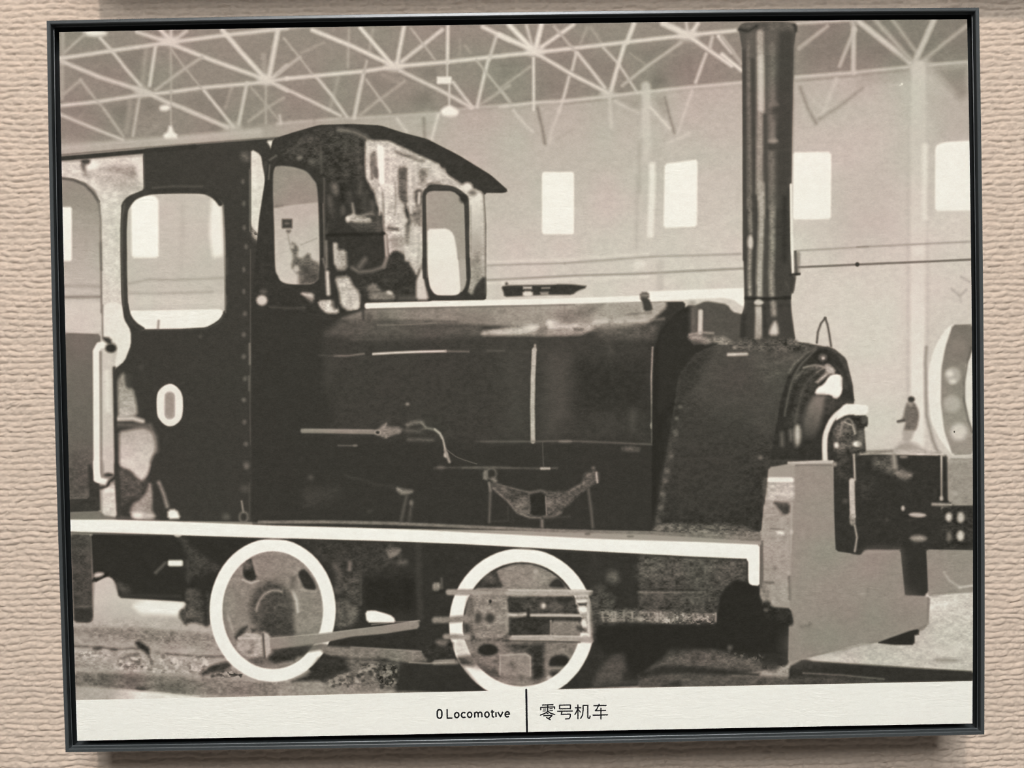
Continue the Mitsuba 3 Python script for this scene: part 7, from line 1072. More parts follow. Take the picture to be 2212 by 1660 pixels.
F 191 1.4 .7 3 0 0|9.2 -124.5 9 -125.2 8.5 -125.7 7.8 -125.9 7.2 -125.7 6.7 -125.2 6.5 -124.5 6.7 -123.8 7.2 -123.3 7.9 -123.1 8.6 -123.3 9.1 -123.8
F 58 1.87 .4 3 0 0|-18.4 -123 -18.8 -124 -19.8 -124.8 -21.2 -125 -22.6 -124.7 -23.6 -123.9 -23.9 -122.9 -23.5 -121.9 -22.5 -121.1 -21.1 -120.9 -19.8 -121.2 -18.8 -122
F 94 1.87 1 21 0 0|-37.5 -140.5 -36 -139 -11.7 -139.4 -10.2 -141 -10.7 -169.6 -12.2 -171 -34.5 -170.6 -36.1 -169.1
F 117 2.33 1 16 0 0|-34.4 -170.8 -33.1 -169.3 -12.2 -170.3 -9.2 -170.5 4.9 -171.3 7.9 -171.4 33.6 -171.9 34.7 -173.4 29.8 -189 28 -191.1 16.2 -197.1 13.4 -198 4 -200 1 -200.1 -13.8 -198.1 -16.7 -197.2 -30.2 -191.3 -31.8 -189.1
F 65 2.8 .9 13 0 0|-12.3 -172.1 -11.9 -171.1 12.4 -171.5 13.3 -172.9 10.3 -179.7 8.2 -180.8 4.3 -179.9 1.4 -179.1 -6.6 -176.4 -9.2 -174.9
F 45 1.4 1 3 0 0|-17.3 -175.4 -18.3 -177.5 -20.1 -178.7 -21.7 -179.2 -23.3 -179.4 -25.1 -179.4 -26.7 -179.1 -28.3 -178.5 -30.1 -177.3 -31 -175.2 -30 -173.1 -28.2 -171.9 -26.6 -171.4 -25 -171.2 -23.2 -171.2 -21.5 -171.5 -20 -172.1 -18.2 -173.3
L 126 1.87 .8 13 0 1.5|-32.4 -175.5 -32.2 -174.3 -31.6 -173.3 -30.7 -172.3 -29.6 -171.4 -28.2 -170.8 -26.6 -170.4 -24.9 -170.2 -23.2 -170.2 -21.5 -170.5 -20 -171 -18.6 -171.7 -17.5 -172.5 -16.6 -173.5 -16.1 -174.7 -15.9 -175.8
F 45 1.4 1 3 0 0|28.9 -182.7 28.7 -185.1 27.4 -186.8 26.1 -187.8 24.7 -188.6 23.1 -189.2 21.5 -189.4 19.8 -189.4 17.5 -188.9 15.5 -187.3 14.9 -185 15.9 -182.5 17.7 -181.1 19.2 -180.3 20.7 -179.7 22.5 -179.5 24.1 -179.5 25.6 -179.8 27.6 -180.7
L 131 1.87 1 14 0 1.77|15.2 -179.8 13.7 -187.4 15.6 -194.3
L 129 1.59 1 13 0 2.04|15 -188.1 28.7 -188.4
F 54 1.87 1 3 0 0|16 -191.1 17.2 -190.2 21.7 -190.3 22.5 -191.4 21.1 -193.3 19.5 -194.2 17.9 -193.8 16.7 -192.7
F 51 2.33 1 10 0 0|4.3 -175.6 5.8 -174.1 10.3 -174.2 11.9 -175.8 12.2 -186.5 12.3 -189.6 12.2 -193.4 10.7 -195.2 6.1 -195.9 4.6 -194.6
F 205 1.4 .7 3 0 0|17.1 -194.7 16.9 -195.4 16.3 -196 15.6 -196.2 14.8 -196 14.3 -195.4 14.1 -194.6 14.3 -193.9 14.9 -193.3 15.6 -193.1 16.4 -193.4 16.9 -193.9
F 61 2.8 .8 10 0 0|-31.7 -187.4 -31.4 -186.5 -22.1 -186.7 -19.8 -188 -17.4 -191.7 -18.1 -192.8 -24.6 -191.7 -27.4 -190.6
L 149 2.33 .6 3 0 1.63|-14.6 -196.5 2.5 -198.9
L 234 .79 1 2 0 9.03|41.2 -159.7 40.9 -164.8 40 -169.8 38.6 -174.6 36.6 -179.3 34.2 -183.7 31.4 -187.8 28.1 -191.5 24.5 -194.9 20.5 -197.7 16.2 -200.1 11.7 -202 7 -203.3 2.3 -204.1 -2.6 -204.3 -7.4 -203.9 -12.1 -203 -16.7 -201.5 -21.2 -199.4 -25.3 -196.9 -29.2 -193.9 -32.8 -190.4 -35.9 -186.5 -38.6 -182.3 -40.9 -177.8 -42.6 -173.1 -43.9 -168.2 -44.6 -163.2 -44.8 -158.1 -44.4 -153 -43.5 -148 -42.1 -143.2 -40.2 -138.5 -37.8 -134.1 -34.9 -130 -31.6 -126.3 -28 -123 -24 -120.1 -19.8 -117.8 -15.3 -115.9 -10.6 -114.6 -5.9 -113.8 -1.1 -113.6 3.7 -114 8.5 -114.9 13.1 -116.4 17.5 -118.4 21.7 -121 25.6 -124 29.1 -127.4 32.3 -131.3 35 -135.5 37.2 -139.9 39 -144.7 40.3 -149.6 41 -154.6 41.2 -159.7
F 55 1.21 1 10 0 0|-10.9 -142.3 -9.4 -140.8 31.4 -141.6 33.2 -143.1 34.5 -149.8 35.7 -152.5 37.3 -154.9 38 -157.7 37.4 -165 35.8 -166.5 -9.1 -166.9 -10.7 -165.4
F 82 3.73 .6 18 0 0|-2.4 -144.3 -.5 -143 15.6 -142.7 18.6 -142.9 32 -144.2 33.5 -145.9 33.4 -149.7 31.9 -151.3 4.8 -151.4 2 -150.7 -2.1 -148.5 -3.1 -146.6
F 202 1.4 1 3 0 0|14.1 -147.1 13.9 -148 13.3 -148.7 12.6 -148.9 11.8 -148.6 11.3 -148 11.1 -147.1 11.3 -146.2 11.9 -145.5 12.6 -145.3 13.4 -145.6 13.9 -146.2
F 51 1.87 1 3 0 0|21.4 -142.9 22.1 -141.8 30 -141.9 31 -143.1 29.9 -145.2 28 -146.3 25.3 -146.3 23 -145.1
F 108 4.2 .5 13 0 0|25.2 -149 24.7 -150.4 23.1 -151.4 21.1 -151.7 19 -151.3 17.6 -150.3 17 -148.9 17.6 -147.5 19.1 -146.5 21.2 -146.2 23.2 -146.6 24.7 -147.7
F 126 1.31 1 13 0 0|17.6 -158.7 19.1 -157.2 34.6 -157.5 36.3 -159 37.1 -165.3 35.8 -166.8 18.9 -166.5 17.5 -164.9
L 165 1.12 1 3 0 1.09|17.2 -157.1 17.1 -166.4
F 69 2.8 .6 3 0 0|11.4 -159.9 12.8 -158.3 15.5 -158 16.9 -159.4 16.8 -164.9 15.3 -166 12.7 -165.1 11.3 -163.1
L 183 1.03 1 3 0 2.04|4 -153.1 23.8 -153.5 40.2 -154.1
L 59 1.03 1 3 0 .82|3.2 -155.2 40.2 -155.9
L 183 1.4 1 19 0 2.45|-10.4 -152.5 -4.3 -153 1.2 -152.4
L 49 1.21 1 3 0 2.04|2.6 -149.3 2.6 -154.8
F 134 1.4 1 19 0 0|-34.6 -140.5 -33.3 -139 -12.4 -138.8 -10.9 -140.3 -11.3 -164 -12.2 -166.1 -13.9 -167 -16.3 -167.6 -29.7 -167.9 -31.9 -166.9 -33.2 -164.8 -33.8 -162.2 -33 -151.5 -33.2 -148.5
F 69 2.33 1 3 0 0|-27.5 -154.3 -27.9 -156 -29 -157.2 -30.3 -157.6 -31.7 -157.2 -32.7 -155.9 -33 -154.2 -32.6 -152.4 -31.6 -151.2 -30.2 -150.8 -28.9 -151.3 -27.9 -152.5
F 61 1.87 1 3 0 0|-19.3 -154.8 -19.7 -156.3 -20.9 -157.5 -22.5 -157.9 -24 -157.4 -25.2 -156.2 -25.6 -154.6 -25.1 -153.1 -24 -151.9 -22.4 -151.5 -20.8 -152 -19.7 -153.2
F 102 1.87 .8 11 0 0|-37.1 -141.8 -36 -140.4 -34.4 -140.4 -33.6 -141.9 -34.2 -148.5 -35.4 -150.2 -37.4 -150.5 -38.2 -149.1
F 39 .93 1 3 0 0|-21.2 -143.6 -21.3 -144.2 -21.6 -144.6 -22.1 -144.8 -22.5 -144.6 -22.8 -144.2 -22.8 -143.5 -22.7 -142.9 -22.4 -142.5 -22 -142.3 -21.6 -142.5 -21.3 -143
F 167 1.87 .6 3 0 0|-11.2 -147.8 -10.9 -147.8 -10 -158.6 -10.2 -161.2 -10.9 -163.1 -11.6 -163.1 -12.3 -161.1 -12.4 -158.5
L 147 1.12 1 10 0 3.95|-49.1 -137 -30.7 -137.4 -10.2 -137.7
L 164 1.03 1 10 0 3.81|-10.8 -137.7 17.2 -138.6 43.2 -139.1
L 202 .93 .7 3 0 .95|-10.1 -136.2 24.1 -137.2 44.6 -138.1
L 108 1.12 .5 3 0 .68|-30.7 -136 -10.8 -136.7
L 160 1.03 1 11 0 4.08|-7.9 -168.4 9.9 -168.6 27 -169 43.4 -170
L 203 1.12 .7 3 0 .95|-7.9 -166.7 16.7 -166.9 37.3 -167.8
L 55 1.03 .8 3 0 .95|-14.1 -169.6 35.9 -171.4
F 147 1.4 1 24 0 0|33.4 -143.1 34.4 -141.4 40.3 -140.6 41.8 -141.9 42.1 -166.4 40.7 -167.9 38 -167.9 37.3 -166.5 39.4 -162.4 39.6 -159.6 36.7 -152.7 35.7 -149.9
F 224 1.31 1 3 0 0|34.2 -143.7 39.9 -143.3 41.3 -143.9 41.1 -145.2 39.5 -145.9 34.2 -146.1
F 61 1.21 1 3 0 0|34.9 -145.8 41 -145.9 40.3 -147.6 36.2 -147.5
F 232 1.31 1 8 0 0|35.2 -149.2 36.4 -148.1 39.5 -148 41.2 -149 41.5 -151 40.2 -152.1 37.6 -152 35.8 -151
F 220 1.4 1 3 0 0|36.9 -158.4 37.7 -157.2 39.3 -156.5 40.5 -157.7 41.2 -160.9 40.4 -162 38.4 -161.3 37.2 -160.1
F 233 1.31 1 3 0 0|36.6 -165.4 39.7 -165.2 41.5 -165.6 42.8 -166.5 42 -167.1 37.3 -167.5
L 213 1.12 1 8 0 1.36|42 -152.8 42.1 -163.8
F 65 1.59 1 3 0 0|33.8 -161.3 34.7 -160.7 39.4 -162.4 40.1 -164.5 36.5 -164.4 34.8 -163.3
F 71 2.33 1 19 0 0|42.6 -141.9 43.9 -139.8 47.3 -138.4 50.2 -138.2 58.2 -140.3 59.6 -142.3 59.2 -167.4 57.7 -169.1 45.6 -169.9 44 -168.5
L 98 1.87 .7 11 0 1.63|44.4 -152.8 44.8 -168
L 126 1.4 1 13 0 4.08|-58.3 -155.1 -48.1 -155.2 -34.4 -154.1
L 148 1.4 1 14 0 3.4|-51.7 -166.2 -44.9 -166.3 -37.4 -167.1
F 49 1.87 1 11 0 0|-58.6 -170.3 -57.1 -168.8 -48.5 -169 -46.9 -170.5 -46.5 -177.1 -47.9 -179 -57.3 -180.9 -58.8 -179.7
F 110 2.33 .7 14 0 0|-51.1 -170.3 -51.6 -171.3 -52.8 -172.1 -54.5 -172.3 -56.3 -172 -57.5 -171.2 -57.9 -170.2 -57.5 -169.2 -56.2 -168.4 -54.5 -168.2 -52.8 -168.5 -51.5 -169.3
F 204 1.4 1 10 0 0|-44.9 -169.8 -43.2 -168.6 -40.8 -169 -38.9 -170.6 -36.2 -177.5 -36.9 -179.2 -42.9 -178.2 -44.8 -176.9 -45.6 -174.9 -45.6 -172.4
F 59 1.87 1 11 0 0|-39.3 -159 -38.3 -157.7 -36.7 -158 -35.9 -159.7 -35.9 -162.3 -36.9 -163.9 -38.7 -164.2 -39.6 -162.8
F 63 2.33 1 11 0 0|-44.5 -180.8 -43.6 -179.3 -34.3 -179 -32.8 -180.4 -32.9 -184.3 -34.4 -185.8 -41 -185.7 -43.1 -184.2
L 135 1.59 1 13 0 2.72|-58.9 -183.3 -45.2 -183.2
L 174 1.12 .8 3 0 .68|-58.8 -181.7 -46.5 -181.6
F 111 3.27 .8 19 0 0|-38.6 -181.3 -38.1 -180.2 -17.9 -180.6 -16.7 -182.1 -17.5 -186 -19.4 -187.4 -31.4 -187.2 -34 -186.1
F 135 1.31 1 11 0 0|-16.3 -180.1 -14.8 -178.5 0 -178.2 2 -178.7 3 -179.8 3.5 -181.8 3.3 -191.9 1.8 -193.3 -14.4 -192.4 -15.9 -190.8
L 178 1.12 .8 3 0 .82|-16.6 -191.6 -16.3 -179.2 .1 -178.5 3.4 -180.6 3.2 -193.4
F 83 2.8 .7 14 0 0|-10.6 -184.2 -9.9 -182.8 -7.9 -182.8 -6.8 -184.3 -6.9 -186.9 -7.6 -188.4 -8.9 -188.3 -10 -186.9
L 103 1.87 .7 13 0 2.04|-15.2 -193.4 3.3 -194.4
F 166 1.31 1 19 0 0|-188.1 -166.8 -187 -164.4 -183.9 -162.2 -181.2 -161.4 -173.3 -162 -171.7 -163.7 -171.4 -174.4 -172.3 -176.3 -173.9 -176.9 -176.3 -177.2 -180.1 -177.1 -182.8 -176.1 -186.5 -173.1 -187.8 -170.7
F 111 2.33 .8 19 0 0|-176.1 -171 -176.7 -173.1 -178.2 -174.5 -180.2 -175.1 -182.3 -174.5 -183.7 -172.9 -184.2 -170.9 -183.7 -168.8 -182.1 -167.3 -180.1 -166.8 -178 -167.4 -176.6 -168.9
F 188 1.87 .7 3 0 0|-178.8 -170.3 -179.2 -171.5 -180.2 -172.4 -181.6 -172.7 -182.9 -172.3 -183.9 -171.4 -184.2 -170.2 -183.8 -168.9 -182.8 -168.1 -181.5 -167.7 -180.1 -168.1 -179.1 -169
L 203 1.12 .8 3 0 .95|-186.8 -164.6 -171.8 -164.9
F 59 1.59 1 3 0 0|-178.5 -158.6 -175.1 -158.7 -175.8 -160.7 -177.9 -161
F 176 1.31 1 10 0 0|-171.6 -161.6 -170.3 -160.7 -167.7 -161.7 -166.3 -163.8 -165.9 -171.7 -166.6 -174.3 -168.7 -177.3 -170.7 -176.6
L 59 1.03 .8 3 0 1.36|-170.8 -162.2 -170.1 -177.3
F 51 1.59 1 11 0 0|-167.5 -178.9 -167.5 -177.1 -165 -175 -162.4 -173.7 -150.8 -171.8 -149.4 -173 -149.5 -178.2 -151 -179.9 -162.5 -181.4 -165.2 -180.6
F 136 .89 1 4 0 0|-166.1 -166.8 -164.6 -165.2 -150.7 -164.7 -147.7 -164.5 -132.5 -162.7 -129.5 -162.4 -114.4 -160.6 -111.3 -160.3 -93.2 -158.6 -90.2 -158.2 -70.4 -155.4 -68.9 -156.5 -68.8 -159 -70.2 -160.6 -90.3 -163.4 -93.3 -163.7 -111.4 -164.9 -114.4 -165.3 -129.7 -168.3 -132.6 -168.8 -147.8 -170.8 -150.8 -171.2 -164.8 -172.4 -166.2 -171
L 175 .75 .7 3 0 .6|-166.1 -165.2 -131 -162.6 -91.7 -158.4 -68.9 -155.2
L 173 .93 .6 3 0 .54|-99.7 -157.4 -86 -156 -68.5 -155.6
F 59 1.4 .7 3 0 0|-165.2 -173.6 -164.8 -172.4 -132.7 -169.1 -129.8 -169.6 -126.5 -171.4 -126.7 -172.3 -160 -177.3 -162.6 -176.4
F 49 1.21 1 4 0 0|-126.2 -169.2 -125.1 -168.2 -70.5 -161.8 -68.7 -163.1 -66.6 -171.7 -67.7 -173.4 -78.4 -175.1 -81.4 -175.2 -123.7 -171.6 -125.5 -170.7
F 119 1.4 1 16 0 0|-134.6 -171.1 -133.9 -170.1 -128.8 -171.1 -125.8 -171.4 -111 -172.3 -108 -172.5 -69.4 -175.1 -67 -176.5 -64.1 -180.9 -64.7 -182.2 -75.4 -182.6 -78.4 -182.4 -95.9 -180.3 -98.9 -180 -124.5 -177.7 -127.4 -177.2 -130 -176.5 -132.3 -174.8
L 166 1.03 .7 3 0 .68|-113.6 -171.9 -89.7 -173.8 -67.9 -175.6
L 166 1.12 .8 3 0 .82|-75.5 -182.6 -63.2 -183.6 -46.8 -182.8
F 51 1.87 1 8 0 0|-66.4 -176.5 -66 -174.3 -61.5 -170.8 -58.9 -170.5 -52.1 -173.5 -50.1 -175.5 -48.8 -178.3 -49.6 -179.9 -61.7 -181.3 -64 -180.2
F 126 2.33 .6 14 0 0|-50.3 -170 -50.8 -171 -52.2 -171.7 -54.1 -171.9 -56.1 -171.6 -57.4 -170.9 -57.9 -169.9 -57.4 -168.9 -56 -168.3 -54.1 -168 -52.2 -168.3 -50.8 -169.1
L 59 1.87 .5 3 0 1.09|-119.2 -178.4 -118 -183.9 -115.2 -185.3
F 51 1.59 .9 3 0 0|-108.3 -180.3 -98.1 -180.5 -98.1 -182.9 -107.7 -182.4
F 109 3.27 .9 24 0 0|-118.5 -179.7 -117.7 -178.5 -98.9 -180 -95.9 -180.5 -83.9 -182.9 -82.4 -184.7 -82.7 -199.6 -84.2 -201.1 -116.8 -200.4 -119.7 -199.9 -131.8 -195.8 -132 -194.5 -127.5 -191.5 -124.8 -190.3 -115.4 -188.4 -114.7 -186.8
F 50 1.4 1 16 1 0|-106.8 -183.7 -104.1 -182.9 -84.6 -184.4 -83.1 -186.1 -82.7 -196.8 -84.2 -198.3 -114 -196.4 -115.1 -194.9 -114.3 -191 -112.8 -188.5
F 159 1.4 .6 19 1 0|-131.1 -193 -130.3 -191.6 -101.7 -185.9 -99.6 -187 -94.3 -198.1 -95.2 -199.6 -112.7 -200.4 -115.6 -200.1 -127.7 -196.5 -129.8 -195
F 53 2.33 1 8 0 0|-135.1 -179.3 -132.7 -178.2 -120.7 -179 -118.3 -180.2 -116.2 -182.8 -116.5 -184.8 -122.3 -188.5 -124.9 -190 -131.8 -193.3 -134.7 -194 -152.2 -194.2 -152.3 -193.6 -142.6 -188.9 -140.4 -187
F 50 2.33 1 3 0 0|-82.7 -187.4 -80.9 -186 -42.9 -186 -40.5 -187.2 -33 -196.7 -31 -199 -29 -201.1 -29.5 -202.1 -84 -202.1 -85.2 -200.6
F 61 1.87 .6 11 0 0|-96.7 -179.7 -95.8 -178.8 -90.7 -178.9 -89.3 -180 -89.7 -182 -91.2 -182.9 -93.4 -182.5 -95.4 -181.4
F 145 1.87 1 13 0 0|-161.9 -197 -160.4 -195.4 -142.9 -195.2 -139.9 -195.4 -125.2 -197.4 -122.2 -197.7 -97.9 -200.7 -95.7 -201.2 -94.4 -201.9 -95.2 -202.3 -160.6 -203.7 -162.1 -202.2
F 127 2.33 .6 14 0 0|-140 -195.7 -139.9 -195.4 -125.2 -197.4 -122.2 -197.7 -96.4 -200.8 -97.8 -202.9 -127.7 -200.3 -130.6 -199.6
F 204 .79 .75 8 0 0|-245.3 -176.7 -246.5 -176.8 -247.7 -176.5 -247.7 -176 -246.5 -175.5 -245.3 -175.9
F 204 .79 .75 8 0 0|-261.9 -181.4 -262.6 -181.7 -263.4 -181.3 -263.3 -180.6 -262.5 -180.3 -261.9 -180.7
F 103 .79 .75 8 0 0|-252.9 -182.7 -253.9 -183.2 -254.7 -182.6 -254.8 -181.9 -253.7 -181.5 -252.9 -182
F 103 .79 .75 8 0 0|-255.2 -179.1 -257 -179 -257.9 -178.3 -257.1 -177.6 -255.4 -177.4 -254.6 -178.3
F 204 .79 .75 8 0 0|-261.7 -183.4 -263 -183.8 -263.9 -182.6 -263.5 -181.6 -262.2 -181.1 -261.4 -182.1
F 103 .79 .75 8 0 0|-234.8 -176.8 -235.7 -177.3 -236.9 -177.4 -237 -176.5 -236.4 -176 -235.3 -176
F 153 .79 .75 8 0 0|-239.7 -179.7 -241.1 -180.1 -242.2 -179.4 -241.9 -178.1 -240.6 -177.8 -239.6 -178.5
F 153 .79 .75 8 0 0|-238.5 -176.3 -239.5 -176.7 -240.7 -176.2 -240.4 -175.5 -239.4 -175.3 -238.1 -175.6
F 204 .79 .75 8 0 0|-237.2 -180.6 -237.9 -180.9 -238.8 -180.7 -238.9 -180 -238.2 -179.7 -237.3 -179.9
F 154 .79 .75 8 0 0|-213.3 -181.3 -214.6 -182.1 -216.3 -181.8 -216.7 -180.9 -215.5 -180.4 -213.9 -180.6
F 204 .79 .75 8 0 0|-247.8 -178 -249.2 -178.5 -250.3 -178 -250.5 -176.8 -249.3 -176.3 -248 -176.7
F 103 .79 .75 8 0 0|-259.9 -182.7 -261.5 -182.8 -262.9 -182.2 -262.3 -181.1 -260.8 -181 -259.4 -181.7
F 103 .79 .75 8 0 0|-229.2 -180.8 -230.5 -181.1 -231.4 -180.7 -231.6 -179.6 -230.3 -179.3 -229 -179.8
F 204 .79 .75 8 0 0|-252.5 -177.8 -253.5 -178.1 -254.5 -177.6 -254.4 -176.9 -253.3 -176.4 -252.6 -177
F 204 .79 .75 8 0 0|-234.5 -185.6 -235.8 -185.9 -236.7 -185.1 -236.4 -184.1 -235.1 -183.9 -234.1 -184.7
F 103 .79 .75 8 0 0|-218.7 -182 -220 -181.8 -220.6 -181.1 -220.3 -180.1 -219 -179.9 -218 -180.8
F 103 .79 .75 8 0 0|-209.5 -185.9 -210.3 -186.3 -211.3 -186.2 -211.4 -185.3 -210.5 -184.7 -209.7 -185
F 204 .79 .75 8 0 0|-207.6 -181 -208.9 -181 -209.6 -180.1 -209.2 -179 -208.1 -178.6 -207.3 -179.6
F 204 .79 .75 8 0 0|-252 -185.1 -252.8 -185.5 -253.5 -184.7 -253 -183.9 -252.1 -183.8 -251.8 -184.5
F 204 .79 .75 8 0 0|-223.9 -180.7 -224.6 -181.2 -225.3 -180.3 -225.2 -179 -224.4 -178.9 -223.7 -179.5
F 204 .79 .75 8 0 0|-246.1 -178.5 -247.3 -178.7 -248.3 -178.4 -248.8 -177.6 -247.3 -177.3 -246 -177.6
F 204 .79 .75 8 0 0|-224.7 -181.6 -226.1 -182.5 -227.7 -182 -227.8 -180.9 -226.7 -180.3 -225.2 -180.5
F 204 .79 .75 8 0 0|-214.3 -185.4 -215 -185.9 -216.3 -185.8 -216.9 -185 -215.6 -184.4 -214.5 -184.8
F 103 .79 .75 8 0 0|-245 -175.8 -245.6 -176.5 -246.5 -176.1 -246.9 -175.3 -246.1 -174.4 -245.2 -174.6
F 204 .79 .75 8 0 0|-217.4 -182.5 -218.7 -183.2 -220.2 -182.5 -220.1 -181.4 -218.8 -180.9 -217.5 -181.4
F 204 .79 .75 8 0 0|-216.7 -185.3 -217.8 -186.1 -218.7 -185.1 -218.4 -184.1 -217.3 -183.7 -216.4 -184.3
F 204 .79 .75 8 0 0|-233.6 -184.2 -234.9 -184.7 -235.6 -183.6 -235.2 -182.5 -234 -182.3 -233.2 -183.3
F 103 .79 .75 8 0 0|-256.1 -177.7 -257.3 -177.9 -258.4 -177.6 -258.5 -176.8 -257.2 -176.4 -255.7 -176.9
F 153 .79 .75 8 0 0|-245.8 -175.6 -246.8 -176.1 -248.1 -176 -248.5 -175.4 -247.7 -174.6 -246.6 -174.7
F 103 .79 .75 8 0 0|-234.7 -185.6 -236.1 -185.8 -236.8 -185.2 -236.3 -184.5 -235.1 -184.4 -234.2 -185
F 204 .79 .75 8 0 0|-241.6 -186 -242.5 -186.2 -243.1 -185.7 -242.9 -185.2 -242 -184.9 -241.4 -185.3
F 103 .79 .75 8 0 0|-249.8 -177.8 -250.9 -178.4 -252.2 -178 -252.3 -177.3 -251.3 -176.8 -250 -177
F 204 .79 .75 8 0 0|-237 -179.5 -238.1 -179.7 -238.5 -178.7 -238.1 -177.8 -237 -177.7 -236.5 -178.6
F 153 .79 .75 8 0 0|-219.2 -180.1 -219.8 -180.7 -221.2 -180.6 -221.4 -179.8 -220.6 -179.3 -219.4 -179.5
F 204 .79 .75 8 0 0|-257.1 -180.4 -258.2 -181.2 -259.5 -181.1 -260.2 -179.9 -259 -178.9 -257.6 -179.1
F 103 .79 .75 8 0 0|-234.8 -176.1 -236.5 -176.6 -237.8 -176.1 -238 -174.9 -236.4 -174.2 -235.1 -175
F 204 .79 .75 8 0 0|-263 -184.1 -264.1 -184.4 -265 -183.7 -264.6 -182.4 -263.8 -182.2 -262.9 -182.9
F 153 .79 .75 8 0 0|-248.2 -178.6 -249.3 -178.8 -250.4 -178.5 -250.7 -177.7 -249.3 -177.3 -247.8 -177.8
F 204 .79 .75 8 0 0|-262.9 -178.3 -263.8 -179.3 -264.9 -179 -265.1 -177.9 -264.5 -177.2 -263.2 -177.3
F 204 .79 .75 8 0 0|-254 -177.6 -255.2 -177.9 -255.9 -177 -255.4 -176.1 -254.3 -176.1 -253.8 -176.9
F 204 .79 .75 8 0 0|-254.8 -177 -256.1 -177.4 -257.1 -176.9 -257.2 -176.1 -256.2 -175.7 -254.8 -176.1
F 103 .79 .75 8 0 0|-243.4 -184.2 -244.1 -184.9 -245.6 -184.8 -246.3 -184.1 -245.4 -183.3 -243.9 -183.4
F 204 .79 .75 8 0 0|-228.2 -179.1 -229 -180.2 -230.2 -180.2 -230.4 -179 -229.9 -177.9 -228.9 -177.9
F 103 .79 .75 8 0 0|-217 -186.1 -218.5 -186.5 -219.8 -186 -219.7 -185.4 -218.5 -185.1 -217.4 -185.3
F 103 .79 .75 8 0 0|-263.6 -181.4 -264.6 -181.7 -265.4 -180.8 -264.8 -179.7 -263.8 -179.4 -263 -180.4
F 204 .79 .75 8 0 0|-214.3 -179 -215.5 -179.3 -216.6 -178.7 -216 -178 -215 -177.7 -213.9 -178.3
F 103 .79 .75 8 0 0|-251.3 -180 -251.9 -180.9 -253 -180.6 -253.3 -179.4 -252.6 -178.3 -251.6 -178.8
F 204 .79 .75 8 0 0|-227.7 -177.5 -228.2 -178.1 -229.4 -177.9 -229.6 -177.2 -228.9 -176.8 -227.8 -176.9
F 204 .79 .75 8 0 0|-240.5 -184.2 -241.6 -184.6 -242.7 -184.1 -242.9 -183.4 -241.6 -183.3 -240.3 -183.5
F 204 .79 .75 8 0 0|-226.2 -180 -227.1 -180.8 -228.1 -180 -228 -178.9 -227.2 -178 -226.4 -178.7
F 103 .79 .75 8 0 0|-243.1 -180.8 -243.8 -181.4 -244.5 -180.8 -244.7 -179.9 -243.8 -179.8 -242.8 -180.1
F 204 .79 .75 8 0 0|-210.4 -183 -211.8 -183.1 -212.9 -182.5 -212.7 -181.9 -211.1 -181.8 -209.7 -182.2
F 204 .79 .75 8 0 0|-253.7 -185.3 -254.9 -185.7 -256 -185 -255.9 -184 -254.4 -183.7 -253.3 -184.4
F 103 .79 .75 8 0 0|-227.9 -181.4 -229 -181.4 -229.7 -180.8 -229.5 -179.8 -228.4 -179.7 -227.9 -180.2
F 204 .79 .75 8 0 0|-246.9 -183.6 -247.7 -184 -248 -183 -247.9 -182.1 -246.9 -181.8 -246.4 -182.7
F 154 .79 .75 8 0 0|-251.8 -184.4 -252.7 -184.9 -254.1 -184.5 -254.1 -183.8 -253.2 -183.5 -252.1 -183.7
F 103 .79 .75 8 0 0|-208.3 -183.6 -210 -184 -211 -183.3 -210.7 -182.5 -209.1 -182.4 -207.8 -183
F 103 .79 .75 8 0 0|-242.7 -179.2 -243.5 -179.5 -244.7 -179.3 -244.8 -178.6 -243.9 -178.2 -242.9 -178.6
F 204 .79 .75 8 0 0|-227.6 -180 -228.5 -181 -229.6 -180.8 -230.1 -179.7 -229.3 -178.9 -228.1 -178.8
F 204 .79 .75 8 0 0|-216.6 -183.4 -217.4 -184 -218.5 -183.8 -219 -183.2 -218.2 -182.6 -217 -182.7
F 103 .79 .75 8 0 0|-262.7 -180.4 -263 -181 -264.2 -181 -264.7 -180.3 -264.2 -179.8 -263 -179.8
F 103 .79 .75 8 0 0|-218.4 -184.2 -219 -184.7 -219.6 -183.7 -219.3 -182.5 -218.6 -182.1 -218.1 -183.1
F 204 .79 .75 8 0 0|-227 -184 -228.3 -184 -228.9 -182.8 -228.4 -181.7 -227 -181.6 -226.5 -182.7
F 153 .79 .75 8 0 0|-245.1 -178 -246.6 -178.4 -247.7 -177.6 -247.5 -176.7 -246 -176.3 -245 -176.9
F 103 .79 .75 8 0 0|-244.6 -176.6 -245.4 -176.8 -246 -176.4 -246 -175.7 -245.1 -175.4 -244.3 -175.9
F 204 .79 .75 8 0 0|-213.9 -185.2 -215.1 -185.8 -216.1 -185 -215.9 -183.9 -214.8 -183.7 -213.6 -184.1
F 103 .79 .75 8 0 0|-218.9 -182.6 -219.9 -182.8 -220.6 -182.3 -220.6 -181.4 -219.4 -181.3 -218.5 -181.8
F 204 .79 .75 8 0 0|-247.8 -183.3 -248.4 -184 -249.4 -183.8 -249.8 -183.1 -249.1 -182.5 -248.2 -182.5
F 103 .79 .75 8 0 0|-235.5 -186.5 -236.4 -186.8 -237.8 -186.6 -237.7 -186 -236.9 -185.6 -235.7 -185.8
F 103 .79 .75 8 0 0|-251.2 -180.5 -252.4 -181 -253.4 -180.1 -252.9 -179 -251.7 -178.7 -251.1 -179.5
F 166 .79 .75 8 0 0|-269.7 -173.7 -270.5 -174 -271.3 -173.5 -271 -172.8 -270.1 -172.4 -269.6 -173
F 129 .79 .75 8 0 0|-289 -174.4 -290.5 -174.7 -291.9 -174 -291 -172.9 -289.7 -172.8 -288.2 -173.4
